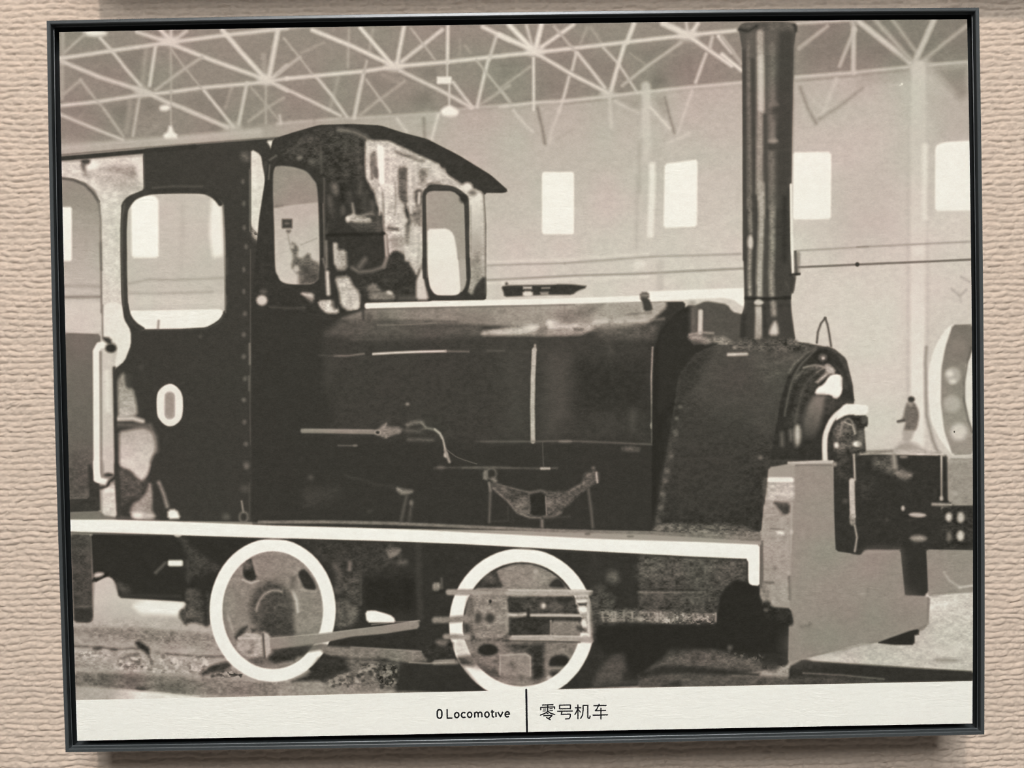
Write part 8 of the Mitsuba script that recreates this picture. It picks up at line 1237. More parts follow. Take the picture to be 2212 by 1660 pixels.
F 129 .79 .75 8 0 0|-290.6 -173.2 -291.7 -173.7 -293.1 -173.4 -293.6 -172.8 -292.5 -172.4 -291.2 -172.6
F 129 .79 .75 8 0 0|-280.3 -173.5 -281.4 -174.3 -282.7 -174.1 -283 -172.9 -282.2 -172.2 -280.7 -172.3
F 204 .79 .75 8 0 0|-281.4 -174.9 -282.9 -175 -284.5 -174.7 -284.1 -174.1 -282.8 -173.7 -281.5 -174.2
F 129 .79 .75 8 0 0|-272.4 -174.8 -274 -175.1 -275.3 -174.7 -275.1 -174 -274 -173.6 -272.5 -174.1
F 129 .79 .75 8 0 0|-284.2 -174.8 -285.9 -174.8 -286.8 -173.9 -285.9 -172.8 -284.2 -173 -283.3 -173.9
F 129 .79 .75 8 0 0|-271.4 -175 -272.8 -175.2 -274 -174.6 -273.7 -173.7 -272.4 -173.2 -271.3 -173.8
F 204 .79 .75 8 0 0|-279.2 -174.5 -280.4 -175.3 -281.7 -174.7 -282 -173.7 -280.7 -173.3 -279.3 -173.5
F 204 .79 .75 8 0 0|-285.6 -172.7 -286.5 -173 -287.2 -172.4 -287.1 -171.8 -286 -171.5 -285.4 -172.1
F 129 .79 .75 8 0 0|-279.5 -173.6 -280.3 -173.9 -281 -173.3 -280.8 -172.3 -280 -171.8 -279.3 -172.5
F 129 .79 .75 8 0 0|-291.7 -176.8 -292.8 -177 -293.7 -176.5 -293.3 -175.5 -292.3 -175.1 -291.5 -175.8
F 204 .79 .75 8 0 0|-278.7 -175 -280.1 -175.1 -281.3 -174.7 -280.8 -174 -279.5 -173.8 -278.1 -174.3
F 204 .79 .75 8 0 0|-270.7 -174.6 -271.8 -174.9 -272.8 -174.6 -272.9 -173.7 -271.8 -173.3 -270.6 -173.8
F 166 .79 .75 8 0 0|-290.8 -173.7 -291.7 -173.9 -292.1 -173.3 -291.9 -172.6 -291 -172.7 -290.7 -173.1
F 129 .79 .75 8 0 0|-275.4 -173.3 -276.8 -174.1 -278.1 -173.5 -278 -172.4 -277 -171.7 -275.8 -172.1
F 109 .79 .75 8 0 0|-194.1 -189.6 -195.3 -190 -196.3 -189.6 -196.5 -189 -195.5 -188.7 -194.6 -188.9
F 59 .79 .75 8 0 0|-197 -185.1 -198.2 -185.1 -199.2 -184.6 -198.8 -183.7 -197.5 -183.4 -196.4 -184.2
F 109 .79 .75 8 0 0|-186.5 -188 -187.3 -188.4 -188.5 -188.2 -188.8 -187.4 -187.8 -186.7 -186.6 -187.1
F 109 .79 .75 8 0 0|-193.3 -186.3 -194.4 -186.6 -195.2 -185.6 -194.7 -184.5 -193.5 -184.7 -192.6 -185.4
F 59 .79 .75 8 0 0|-198.8 -185.4 -200 -186 -201.4 -185.5 -201.2 -184.8 -200.1 -184.2 -199 -184.6
F 109 .79 .75 8 0 0|-188.4 -187.1 -189.7 -187.6 -191.2 -187 -191 -186.1 -189.7 -185.8 -188.6 -186.1
F 159 .79 .75 8 0 0|-189.2 -186.7 -190.1 -187.1 -190.6 -186.2 -190.4 -185.2 -189.6 -184.7 -189 -185.6
F 59 .79 .75 8 0 0|-200 -188.7 -201.5 -188.9 -202.1 -188.2 -201.7 -187.5 -200.3 -187.6 -199 -188
F 59 .79 .75 8 0 0|-196.5 -187.1 -197.5 -187.6 -198.3 -187.1 -198.4 -186.2 -197.6 -185.5 -196.6 -186
F 59 .79 .75 8 0 0|-185.1 -189.7 -185.9 -190.3 -186.6 -190.1 -186.8 -189 -186.1 -188.5 -185.4 -188.8
F 159 .79 .75 8 0 0|-195.3 -188 -196.3 -188.7 -197.8 -188.7 -198.1 -187.8 -197.4 -187.2 -196.1 -187.3
F 59 .79 .75 8 0 0|-202.5 -189.4 -203.8 -190.1 -205.1 -190.3 -205.7 -189.1 -204.8 -188.2 -203.4 -188.2
F 59 .79 .75 8 0 0|-203.8 -185.7 -204.8 -186.5 -206.2 -186.1 -206.8 -185.4 -205.9 -184.8 -204.1 -185
F 159 .79 .75 8 0 0|-186.2 -187.9 -187.1 -188.3 -187.9 -188.1 -188.2 -187.3 -187.4 -186.5 -186.4 -187
F 105 .79 .75 8 0 0|-99.4 -191.8 -100.4 -192.3 -101.5 -191.8 -101.9 -190.8 -100.6 -190.4 -99.3 -190.7
F 157 .79 .75 8 0 0|-87 -195.8 -88.1 -196.5 -89.6 -196.4 -89.9 -195.6 -89.2 -194.9 -87.5 -195.1
F 157 .79 .75 8 0 0|-107.8 -198 -108.8 -198.3 -109.5 -197.6 -109.3 -196.9 -108.1 -196.7 -107.1 -197.2
F 54 .79 .75 8 0 0|-92.3 -198 -93.6 -198.9 -95 -198.3 -95.5 -197.2 -94.2 -196.5 -93 -196.6
F 105 .79 .75 8 0 0|-96.9 -188.4 -97.6 -188.7 -98.3 -188.2 -98.3 -187.2 -97.5 -186.9 -96.9 -187.2
F 53 .79 .75 8 0 0|-104.3 -188.7 -105.1 -189.2 -106 -188.8 -106.1 -187.6 -105.2 -186.9 -104.2 -187.6
F 54 .79 .75 8 0 0|-113.8 -191.8 -115.8 -192.3 -117.1 -191.1 -116.1 -189.9 -114.4 -189.8 -113.6 -190.8
F 54 .79 .75 8 0 0|-93.3 -199.6 -94.6 -199.8 -95.4 -198.8 -95.1 -197.6 -93.6 -197.4 -92.6 -198.4
F 157 .79 .75 8 0 0|-99 -187.4 -100 -188 -101.3 -187.4 -101.5 -186 -100 -185.2 -98.6 -186.1
F 157 .79 .75 8 0 0|-108.5 -195.3 -109.5 -195.7 -110.3 -195.2 -110.3 -194.3 -109.4 -193.8 -108.6 -194.4
F 157 .79 .75 8 0 0|-88.6 -188.9 -89.5 -189.4 -91 -189.2 -90.9 -188.3 -90.1 -187.5 -88.9 -188
F 157 .79 .75 8 0 0|-84.2 -196.3 -85.1 -196.8 -86.2 -196.5 -86.3 -195.6 -85.4 -194.9 -84.3 -195.4
F 105 .79 .75 8 0 0|-88.1 -185.8 -89.3 -186.3 -90.5 -185.8 -90.8 -184.7 -89.3 -184.2 -87.9 -184.6
F 157 .79 .75 8 0 0|-98.7 -185.5 -99.8 -186.4 -101.2 -185.7 -101.6 -184.5 -100.2 -183.5 -98.5 -184.3
F 54 .79 .75 8 0 0|-110.1 -198.3 -110.9 -198.6 -111.6 -198.3 -111.6 -197.5 -110.8 -197.3 -109.9 -197.6
F 54 .79 .75 8 0 0|-105.5 -194.3 -106.6 -195.1 -108.3 -194.8 -109.1 -194 -107.7 -193.3 -105.9 -193.6
F 54 .79 .75 8 0 0|-125.1 -198.4 -126.7 -198.3 -127.7 -197.4 -126.6 -196.3 -125.3 -196.2 -124.3 -197.3
F 157 .79 .75 8 0 0|-97.1 -185.7 -97.9 -186.1 -98.6 -185.7 -98.6 -184.4 -97.8 -184 -97.2 -184.7
F 53 .79 .75 8 0 0|-101 -187 -101.5 -188 -103 -187.7 -103.3 -186.9 -102.8 -186 -101.5 -186.2
F 54 .79 .75 8 0 0|-86.9 -194 -87.7 -194.4 -88.7 -194.1 -88.9 -193.2 -88 -192.7 -87.1 -192.9
F 54 .79 .75 8 0 0|-108.7 -191.8 -109.8 -191.8 -110.3 -190.9 -109.9 -189.6 -108.8 -189.8 -108.2 -190.7
F 53 .79 .75 8 0 0|-83.4 -189.9 -84.6 -190.2 -86 -189.8 -85.7 -189 -84.5 -188.7 -83.4 -189.1
F 157 .79 .75 8 0 0|-91.6 -189 -92.6 -189.3 -93.4 -188.9 -93.4 -188.1 -92.5 -187.8 -91.6 -188.2
F 54 .79 .75 8 0 0|-88.6 -195.6 -90.2 -196.3 -91.5 -195.5 -91.3 -194.1 -89.9 -193.7 -88.3 -194.4
F 157 .79 .75 8 0 0|-98.4 -193.2 -99.2 -194.1 -100.2 -194 -101 -193 -100.1 -192.2 -99.1 -192.4
F 157 .79 .75 8 0 0|-90.7 -191.4 -92 -192.3 -93.1 -191.6 -92.9 -190.2 -92 -189.3 -91 -190.1
F 105 .79 .75 8 0 0|-117.3 -193.8 -118.1 -194.5 -118.9 -194 -119.2 -193 -118.3 -192.2 -117.2 -192.8
F 157 .79 .75 8 0 0|-109.4 -195.2 -110.7 -195.3 -111.8 -194.8 -111 -194.1 -109.9 -194 -109 -194.5
F 53 .79 .75 8 0 0|-100.7 -188.9 -102.2 -189 -103 -188.2 -102.2 -187.3 -101 -187.3 -100 -188
F 105 .79 .75 8 0 0|-93.2 -186 -94.2 -186.7 -95.8 -186.4 -95.9 -185.4 -94.9 -184.6 -93.3 -184.8
F 157 .79 .75 8 0 0|-107.1 -195.1 -107.7 -196.1 -108.6 -195.9 -108.8 -194.8 -108.4 -193.8 -107.6 -193.9
F 54 .79 .75 8 0 0|-89.9 -191 -90.4 -191.9 -91.5 -191.9 -91.8 -190.9 -91.4 -190 -90.4 -190.2
F 53 .79 .75 8 0 0|-93.7 -187.1 -95.2 -187.7 -96.4 -186.8 -96.2 -185.6 -95 -184.8 -93.6 -185.6
F 157 .79 .75 8 0 0|-126.6 -195.4 -127.1 -196.3 -127.9 -196 -128.5 -195 -127.7 -194.4 -126.8 -194.5
F 54 .79 .75 8 0 0|-112.5 -193 -113.1 -194.1 -114.3 -193.4 -114.5 -192.3 -113.8 -191.2 -112.6 -191.7
F 54 .79 .75 8 0 0|-123.8 -194.8 -124.9 -195.1 -125.9 -193.9 -125.3 -192.7 -124.1 -192.4 -123.3 -193.4
F 157 .79 .75 8 0 0|-108.9 -194.6 -109.6 -195.6 -111.2 -195.4 -111.8 -194.1 -110.7 -193.1 -109.2 -193.4
F 157 .79 .75 8 0 0|-100.3 -186.5 -101.6 -187.3 -102.9 -186.9 -103.4 -185.6 -102.2 -185 -100.5 -185.3
F 157 .79 .75 8 0 0|-122.8 -193.3 -123.9 -194 -125.4 -193.7 -125.2 -192.3 -124.3 -191.7 -123 -192.1
F 105 .79 .75 8 0 0|-106.4 -192.9 -107.2 -193.9 -108.5 -193.5 -108.8 -192.7 -108.2 -191.6 -107 -191.8
F 157 .79 .75 8 0 0|-105.6 -192.4 -107 -192.5 -107.7 -191.5 -107.2 -190.7 -105.7 -190.6 -105 -191.4
F 157 .79 .75 8 0 0|-109.8 -198.3 -110.9 -199 -112.2 -198.2 -111.9 -196.9 -110.7 -196.1 -109.4 -197.1
F 157 .79 .75 8 0 0|-100.9 -186.5 -101.6 -187.6 -103 -187.2 -103.2 -186.2 -102.7 -185.3 -101.2 -185.4
F 157 .79 .75 8 0 0|-97.2 -191 -98.2 -191.6 -99.1 -191.2 -99.2 -189.9 -98.2 -189 -97.2 -189.9
F 157 .79 .75 8 0 0|-88.9 -190.9 -90 -191.8 -91.5 -191.8 -92.5 -190.7 -91.3 -189.6 -89.7 -190
F 157 .79 .75 8 0 0|-106.9 -188.7 -108 -189.1 -109.1 -188.5 -108.8 -187.3 -107.8 -186.7 -106.7 -187.4
F 157 .79 .75 8 0 0|-109.9 -194 -111 -194.1 -111.8 -193.3 -111.4 -192.1 -110.5 -191.8 -109.8 -192.8
F 157 .79 .75 8 0 0|-113 -189.8 -114.7 -190.2 -116.5 -190 -116.5 -188.9 -115.2 -188.1 -113.5 -188.8
F 53 .79 .75 8 0 0|-95.7 -189.6 -97.1 -189.5 -98.1 -188.7 -97.3 -187.6 -96 -187.5 -95.4 -188.6
F 157 .79 .75 8 0 0|-87 -189.3 -87.7 -189.8 -88.9 -189.6 -89.1 -189 -88.4 -188.6 -87.4 -188.7
F 157 .79 .75 8 0 0|-126.2 -196.2 -127 -197.4 -128.3 -197.1 -129.2 -196.2 -128.3 -195.1 -127 -195.4
F 54 .79 .75 8 0 0|-99.6 -190 -100.8 -190.9 -102 -190.5 -102.5 -189.4 -101.4 -188.9 -100.2 -189
F 105 .79 .75 8 0 0|-90 -191 -91.1 -191.1 -92.1 -190.6 -91.8 -189.8 -90.6 -189.3 -89.7 -189.9
F 105 .79 .75 8 0 0|-103 -190.3 -103.9 -190.9 -105.5 -190.6 -105.8 -189.9 -104.6 -189.4 -103.5 -189.5
F 157 .79 .75 8 0 0|-102.5 -187.7 -103.8 -188.4 -105.5 -188.2 -106.1 -187.3 -105 -186.5 -103.2 -186.8
F 54 .79 .75 8 0 0|-120 -196 -120.7 -196.9 -121.6 -196.9 -122 -195.9 -121.4 -195.1 -120.5 -195.1
F 54 .79 .75 8 0 0|-113.4 -190.1 -114.5 -190.3 -115.6 -189.5 -115 -188.6 -113.7 -188.6 -112.8 -189.2
F 157 .79 .75 8 0 0|-122.1 -195 -123.5 -195.5 -124.7 -194.8 -124.4 -193.7 -123.3 -193.2 -122.3 -193.9
F 54 .79 .75 8 0 0|-105.7 -190.4 -106.8 -191 -108.5 -190.3 -108.3 -189.4 -107.2 -189.1 -105.7 -189.4
F 54 .79 .75 8 0 0|-115.3 -197.5 -115.7 -198.3 -116.7 -198.3 -117.1 -197.2 -116.5 -196.5 -115.3 -196.4
F 157 .79 .75 8 0 0|-83.7 -188.5 -84.1 -189.4 -85 -189.4 -85.3 -188.4 -85 -187.4 -84 -187.4
F 54 .79 .75 8 0 0|-96 -191.7 -97.3 -191.8 -98 -190.8 -97.4 -189.8 -96.2 -189.8 -95.3 -190.7
F 53 .79 .75 8 0 0|-98.1 -186.7 -99.6 -186.9 -100.5 -186.4 -100.1 -185.7 -98.9 -185.5 -97.8 -186
F 54 .79 .75 8 0 0|-118.5 -194.2 -120.3 -194.7 -121.2 -194 -121.2 -192.9 -119.6 -192.8 -118.2 -193.3
F 105 .79 .75 8 0 0|-113.2 -193.3 -114 -194.3 -115.3 -194.1 -116 -193.1 -115.2 -191.8 -113.6 -191.9
F 157 .79 .75 8 0 0|-114.2 -190.3 -115.5 -190.8 -116.9 -190.5 -117.1 -189.5 -115.8 -189 -114.2 -189.3
F 157 .79 .75 8 0 0|-121.9 -192.4 -122.7 -192.7 -123.5 -192.3 -123.5 -191.6 -122.8 -191.2 -121.8 -191.6
F 157 .79 .75 8 0 0|-117.1 -191 -117.8 -191.8 -119 -191.7 -119.7 -190.8 -118.9 -190 -117.5 -190
F 105 .79 .75 8 0 0|-112.9 -190.5 -113.8 -191.3 -115.3 -191.2 -115.6 -190 -114.7 -188.9 -113.4 -189.2
F 54 .79 .75 8 0 0|-107.5 -191.9 -108.9 -192.5 -110.5 -192 -110.4 -191.1 -109 -190.5 -107.4 -190.9
F 72 1.87 1 18 0 0|75.5 -116.5 77 -115.1 144.5 -119 146.1 -120.6 146.5 -132 145.1 -133.5 138.5 -133.4 136 -134.5 129.6 -141.7 128.4 -144.3 127.4 -150.2 126.5 -153.1 123.5 -159.2 121.4 -160.6 76.4 -159.7 74.9 -158.2
F 88 5.6 .6 21 0 0|75.5 -117.9 77 -116.5 135.6 -119.5 137.8 -120.9 140.5 -126.5 139.6 -128.1 117.9 -131.3 114.9 -131.5 76.8 -129.5 75.3 -127.9
L 119 1.4 .9 13 0 1.5|75.2 -139.4 102.6 -139.9 117.7 -139.8
L 43 1.4 .7 3 0 1.09|75.2 -137.7 119.7 -138.9
F 147 1.4 1 40 1 0|75 -154.3 76.5 -152.9 94 -153.2 97.1 -153.3 111.8 -154.8 114.9 -154.9 124.2 -154.5 125.8 -155.7 125.9 -158 124.8 -159.8 122.7 -160.7 120 -161.2 97 -160.2 93.9 -160 76.4 -158.5 74.9 -156.9
F 118 1.87 .55 48 0 0|75 -153.7 76.5 -152.2 124.2 -153.7 125.8 -155.3 125.9 -158.4 124.5 -159.9 76.4 -159 74.9 -157.5
L 197 1.12 .8 3 0 .95|125.4 -154.4 125.5 -159.3
L 102 2.8 .6 16 0 2.04|119 -141.9 110.7 -146.6
L 173 1.12 .5 3 0 .95|77 -153.5 77.5 -157.7
L 173 1.12 .5 3 0 .95|79.8 -153.6 80.2 -157.7
L 173 1.12 .5 3 0 .95|83.2 -153.7 83.7 -157.8
L 173 1.12 .5 3 0 .95|87.3 -153.7 87.8 -157.9
L 173 1.12 .5 3 0 .95|91.4 -153.8 91.9 -158
L 173 1.12 .5 3 0 .95|97.6 -153.9 98.1 -158.1
L 173 1.12 .5 3 0 .95|103.8 -154 104.3 -158.2
L 173 1.12 .5 3 0 .95|110.6 -154.2 111.1 -158.3
L 173 1.12 .5 3 0 .95|113.4 -154.2 113.9 -158.4
L 173 1.12 .5 3 0 .95|118.9 -154.3 119.4 -158.5
F 126 1.87 .7 48 0 0|49 -153 50 -151.4 58 -150.5 61 -150.4 67.6 -150.5 70.6 -150.7 91.7 -152.3 93.2 -153.9 93.1 -158.4 91.6 -159.9 73.2 -158.9 70.2 -158.8 52.6 -158.5 50.6 -157
L 183 1.12 .5 3 0 .95|51.2 -152.3 51.6 -157.8
L 183 1.12 .5 3 0 .95|57.4 -152.4 57.7 -157.9
L 183 1.12 .5 3 0 .95|59.4 -152.4 59.8 -157.9
L 183 1.12 .5 3 0 .95|64.9 -152.5 65.3 -158
L 183 1.12 .5 3 0 .95|70.4 -152.6 70.7 -158.1
L 183 1.12 .5 3 0 .95|75.9 -152.7 76.2 -158.2
L 183 1.12 .5 3 0 .95|81.4 -152.8 81.7 -158.3
L 183 1.12 .5 3 0 .95|86.9 -152.9 87.2 -158.5
F 58 4.2 .6 3 0 0|44.6 -113.1 45.7 -113 52.3 -125.5 52 -128.1 49.7 -131.1 47.4 -131.8 42 -129.9 41 -127.9
F 101 3.27 .8 13 0 0|62.5 -129.1 61.9 -131.2 60.4 -132.6 58.4 -133.2 56.3 -132.6 54.8 -131 54.3 -129 54.9 -126.9 56.4 -125.4 58.5 -124.9 60.5 -125.5 62 -127
F 86 3.27 .7 14 0 0|52.8 -136.5 52.3 -137.5 50.7 -138.2 48.7 -138.5 46.6 -138.2 45.1 -137.4 44.6 -136.3 45.2 -135.3 46.7 -134.6 48.8 -134.4 50.8 -134.7 52.3 -135.4
F 43 1.4 1 2 0 0|128.4 -144.3 129.4 -141.5 131.3 -138.6 133.4 -136.5 137.8 -133.5 140.5 -133 144.4 -133.8 146.8 -134.8 148.4 -136 150.7 -136.8 153.3 -137 154.7 -138.6 154.6 -148 156.1 -149.8 159.3 -150.6 162.3 -151.1 173 -151.8 174.9 -153.4 176.8 -160.8 176.4 -162.6 175.1 -163.3 174.3 -165.1 172.9 -183.5 171.4 -184.3 165.2 -181.3 162.4 -180.7 151.6 -181.1 148.6 -180.9 124.2 -177.4 121.2 -177.1 76.2 -174.9 74.7 -173.3 74.8 -162.6 76.4 -161.1 124.1 -162 125.8 -160.5 126.9 -153.2 127.4 -150.2
F 43 2.33 1 2 0 0|46.8 -161.3 48.5 -159.8 91.5 -161.3 93 -162.8 92.6 -194.9 91.1 -196.3 72.7 -194.8 70.3 -193.5 62.7 -183.3 60.3 -181.8 55 -180.8 52.5 -179.5 46.5 -173.2 45.6 -170.6
F 83 3.27 .9 11 0 0|47.4 -191.5 49 -189 56.6 -181.7 59.2 -180.4 63 -179.7 64.7 -180.9 65.6 -187.5 65.2 -190.4 62.1 -197.2 60 -198.8 45.1 -200.9 44.2 -199.6
L 85 2.33 .5 3 0 2.04|58.8 -198.6 92.6 -198.5
F 91 2.8 .9 18 0 0|74.4 -195.5 94 -180.3 96.7 -179.3 121.1 -178.6 124.1 -178.9 148.6 -184.9 151.5 -185.8 154.1 -186.9 155.9 -188.9 156.5 -191.5 155.3 -193.1 151.5 -193.4 148.5 -193.3 130.9 -191.2 127.9 -190.9 103.4 -188.6 100.4 -188.6 89.7 -189.5 86.7 -190.1 74.4 -194.2
F 52 1.87 1 4 0 0|86.8 -188.7 89.7 -188.3 111.4 -189.6 114.4 -189.9 153.4 -194.3 153.4 -196.4 117.1 -193.7 114.1 -193.4 96.5 -191.9 93.5 -192.2 75.8 -196.6 74.4 -195.8 74.4 -193.9 75.8 -192.3
F 83 1.87 1 13 0 0|74.3 -197.1 75.9 -195.4 93.5 -193.3 96.5 -193.2 120.9 -194.3 124 -194.5 224.9 -199.7 226.4 -200.9 226.4 -202.9 224.9 -203.9 75.8 -202.5 74.3 -200.9
F 50 2.8 .8 3 0 0|91.3 -200 93 -199.3 101.6 -198.9 103.2 -199.7 103.1 -201.4 101.6 -202.3 92.3 -202.1 90.9 -201.3
F 111 1.87 .8 3 0 0|135.7 -177 135.5 -177.7 135 -178.2 134.3 -178.4 133.7 -178.2 133.2 -177.7 133 -177 133.2 -176.3 133.7 -175.8 134.4 -175.6 135.1 -175.8 135.6 -176.3
F 95 1.87 1 24 1 0|116.3 -179.8 117.3 -178.5 154.1 -181.8 155.6 -183.2 155.6 -185.5 154 -186.7 120 -186.1 117.9 -184.6
F 149 1.87 1 24 1 0|155.7 -190.2 157 -188.9 176 -190.5 177.5 -191.7 177.5 -193.7 176 -194.7 157.7 -194.4 156 -192.9
F 59 2.33 .8 3 0 0|157.2 -187.6 158.4 -186.3 165 -187.4 166.4 -189.1 166 -191.7 164.3 -193.1 159.8 -193 157.9 -191.5
F 203 1.12 1 8 0 0|178.3 -177.2 178.2 -177.3 187.1 -185.5 189.7 -186.4 200.7 -185.7 203.7 -185.8 295.1 -196.7 296.6 -195.3 297 -141.9 295.5 -140.5 265 -142.7 263.3 -144.3 260.4 -168.7 258.8 -170.5 222 -178.3 219.1 -178.9 191.5 -185.3 188.8 -184.8
F 200 1.12 1 13 0 0 188 233 -148 233 -191|187.3 -184.4 188.5 -183.1 219.1 -175.3 222.1 -175 255.6 -175.6 257.6 -174.2 266.1 -147.3 268 -145.5 295.6 -137.7 297.1 -138.8 296.7 -193.2 295.1 -194.6 234.2 -189.9 231.1 -189.7 189.7 -187.2 187.9 -186.2
F 218 2.8 .8 11 0 0|264.1 -150.3 265 -148.8 289.4 -147.9 289.5 -148.5 283.1 -151.6 280.2 -152.5 268 -154.8 265.8 -153.7
F 212 3.73 .6 3 0 0|266.9 -180.8 267.8 -179.4 289.1 -178.5 290 -179.7 288.3 -183.1 286 -184.5 270.8 -185.5 268.6 -184.2
F 127 1.87 .7 3 0 0|284.8 -188.5 283.7 -189.2 281.5 -189.4 279.7 -189.5 277.8 -189.5 275.7 -189.3 273.8 -189.1 272.1 -188.8 270 -188.2 268.9 -187.3 270.1 -186.7 272.2 -186.4 274 -186.3 275.9 -186.4 278 -186.5 279.9 -186.7 281.6 -187.1 283.8 -187.6
F 222 1.4 .6 3 0 0|187.8 -184.8 189.1 -183.9 200.7 -182.1 203.6 -182.7 210 -186.2 209.8 -187 189.7 -186.9 188 -186.1
F 51 1.21 1 4 0 0|173 -191.9 174.3 -189.7 181.2 -185.9 183.7 -185.5 186 -186.2 188.7 -186.8 206.6 -188.5 209.7 -188.8 253.9 -192.5 256.9 -192.8 293.1 -195.3 294.6 -197 294.6 -200.7 293 -202.2 209.5 -201.9 206.5 -201.9 174.4 -201.9 172.9 -200.4
L 111 1.21 1 11 0 .8|182.4 -194.6 208.1 -196.5 235.1 -199.7
F 75 1.87 .8 14 0 0|172.9 -198 174.5 -196.6 206.5 -197.8 209.6 -198 233.5 -200.3 233.6 -200.8 229.7 -201.9 226.7 -202.3 174.4 -202.6 172.9 -201.1
F 140 .89 1 4 0 0|177.7 -58.6 179.3 -57.1 202 -57.2 203.5 -58.7 203.8 -113.4 205.4 -115.1 219.6 -117.4 222.7 -117.5 245.5 -115.2 247.2 -116.6 249.7 -144.1 251.3 -145.6 265 -145.9 266.4 -147.4 264.7 -162.6 263.9 -165.1 262.7 -166.8 261 -167.9 257.8 -168.3 259 -170.8 230.9 -175.2 227.9 -175.5 222.1 -175.8 219.1 -176.2 189.7 -183.7 186.7 -184.4 173.9 -186.6 172.4 -185.3 173.2 -164 174 -162.2 175.5 -161.6 176 -159.8 174.3 -151.8 174.1 -148.8
F 140 1.03 1 4 0 0|264.4 -116.3 265.9 -114.8 295.7 -115.9 297.2 -117.5 297 -141.9 295.5 -143.5 271.1 -144.4 268.4 -144.8 266.2 -145.5 265 -144.3
F 134 12.13 .7 4 0 0|195.5 -148.8 198 -147.6 249.8 -145.7 252.1 -146.9 262.6 -165.8 261.8 -167.5 222.1 -175.3 219.1 -175.9 179.3 -185.1 177.2 -184 173.7 -176.1 174.1 -173.5
F 136 6.53 .5 4 0 0|224.4 -116.2 225.7 -114.7 245.5 -115 247.1 -116.6 247.7 -141 246.2 -142.5 228.5 -142.1 226.8 -140.6
F 164 1.87 .7 3 0 0|224.6 -143.1 224.2 -143.5 223.2 -143.7 221.8 -143.8 220.4 -143.7 219.3 -143.4 219 -143 219.3 -142.7 220.4 -142.5 221.8 -142.4 223.2 -142.5 224.2 -142.8
L 115 1.87 .6 3 0 .97|225.3 -139.6 224.6 -143.8
F 116 1.87 .6 11 0 0|180.1 -163.5 187.4 -161.3 188.7 -161.8 188.3 -163.4 186.7 -164.6 181.4 -165.5
F 121 1.4 .6 3 0 0|166.2 -125.7 166 -126.1 165.6 -126.4 165 -126.5 164.4 -126.4 163.9 -126.1 163.8 -125.7 163.9 -125.3 164.4 -125 165 -124.9 165.6 -125 166 -125.3
F 45 .93 1 2 0 0|232.1 -175.8 232 -175.1 252.8 -168 255.5 -167.4 257.8 -167.1 258.8 -167.8 258.3 -170.3 255.9 -171 255.9 -175.9 254.3 -177.4 243.5 -177.2 240.5 -176.9
L 109 1.4 .5 3 0 .8|187.9 -183.2 208.2 -179.6 231.2 -174.6
L 102 1.4 .6 3 0 .67|264.9 -146.8 264.8 -163.7 259 -167
L 172 1.4 .9 3 0 1.39|275.6 -130 279.4 -135.7 286.4 -140.1
L 205 1.4 1 3 0 .97|285.7 -140.1 294.8 -138.8
L 117 1.4 .5 3 0 .97|268.1 -145.4 282.1 -142.1
F 155 1.12 1 11 0 0|157.5 -83.8 159.2 -82.2 173.3 -81.3 174.9 -82.8 175.3 -89.5 175.1 -92.5 174.2 -96.5 173.9 -99.5 174.7 -145.6 173.3 -147.5 162.9 -150.1 160.3 -149.4 155.6 -145 154.5 -142.4 155.6 -109 155.7 -106 156.7 -95 156.9 -92
F 223 1.03 1 3 0 0|160.2 -66.2 161.7 -65.3 176.2 -65.7 177.7 -66.7 177.7 -68.5 176.2 -69.4 161.8 -69.1 160.2 -68.1
F 181 1.4 1 16 0 0|160.1 -70.6 161.8 -69.1 176.2 -69.4 177.7 -70.9 177.6 -79.1 176.1 -80.6 160.2 -81.2 158.9 -79.8
F 214 1.87 .7 3 0 0|169.4 -76.3 170.8 -75.6 176.1 -75.7 177.3 -76.4 176.6 -77.7 174.7 -78.4 171.4 -78.4 169.8 -77.6
F 69 1.59 1 10 0 0|164.5 -82.6 165.1 -81.6 173.3 -82.5 174.7 -84.2 174.4 -88.1 173.3 -89.8 171.5 -90.1 169.8 -89.3 168.4 -87.6 166.8 -85.5
F 225 1.4 1 10 0 0|171 -102.5 170.5 -103.1 169.4 -103.3 168 -103.2 166.7 -102.8 165.8 -102.1 165.5 -101.5 166 -100.9 167.1 -100.6 168.5 -100.8 169.8 -101.2 170.8 -101.8
L 97 1.12 .6 3 0 .69|162 -99.2 170.4 -99.7
F 68 1.59 .8 3 0 0|157.2 -134 157.8 -133.7 163.6 -134.5 163.6 -134.9 160.9 -135.4 158.7 -135.1
F 107 1.87 .7 3 0 0|166 -125.2 165.8 -125.8 165.4 -126.2 164.8 -126.3 164.3 -126.2 163.9 -125.7 163.7 -125.2 163.9 -124.6 164.3 -124.2 164.9 -124.1 165.4 -124.2 165.8 -124.7
L 93 1.12 .9 3 0 1.39|156.3 -107.5 156.3 -134.2
L 102 1.21 .8 3 0 1.53|173.9 -131 174.1 -145.7
L 170 1.12 .7 3 0 .69|176.2 -82.7 175.1 -114.9
F 200 1.4 .7 3 0 0|176.7 -101.6 176.6 -102.3 176.2 -102.8 175.6 -103 175 -102.8 174.6 -102.2 174.5 -101.5 174.6 -100.8 175.1 -100.3 175.6 -100.2 176.2 -100.4 176.6 -100.9
F 117 2.33 .7 19 0 0|155.2 -137.1 156.5 -135.6 158.9 -135.6 160.2 -137.2 160.6 -148.2 159.5 -148.8 156.4 -146.3 155.2 -143.9
F 96 1.4 .7 11 0 0|158.2 -65.6 159.9 -65.6 159.9 -72.5 159.4 -75.4 158.1 -79.5 157.5 -79.4 156.9 -69.8 157.1 -67.6
L 188 1.03 1 10 0 1.53|174.4 -56.2 191.8 -55.8 203 -55.9
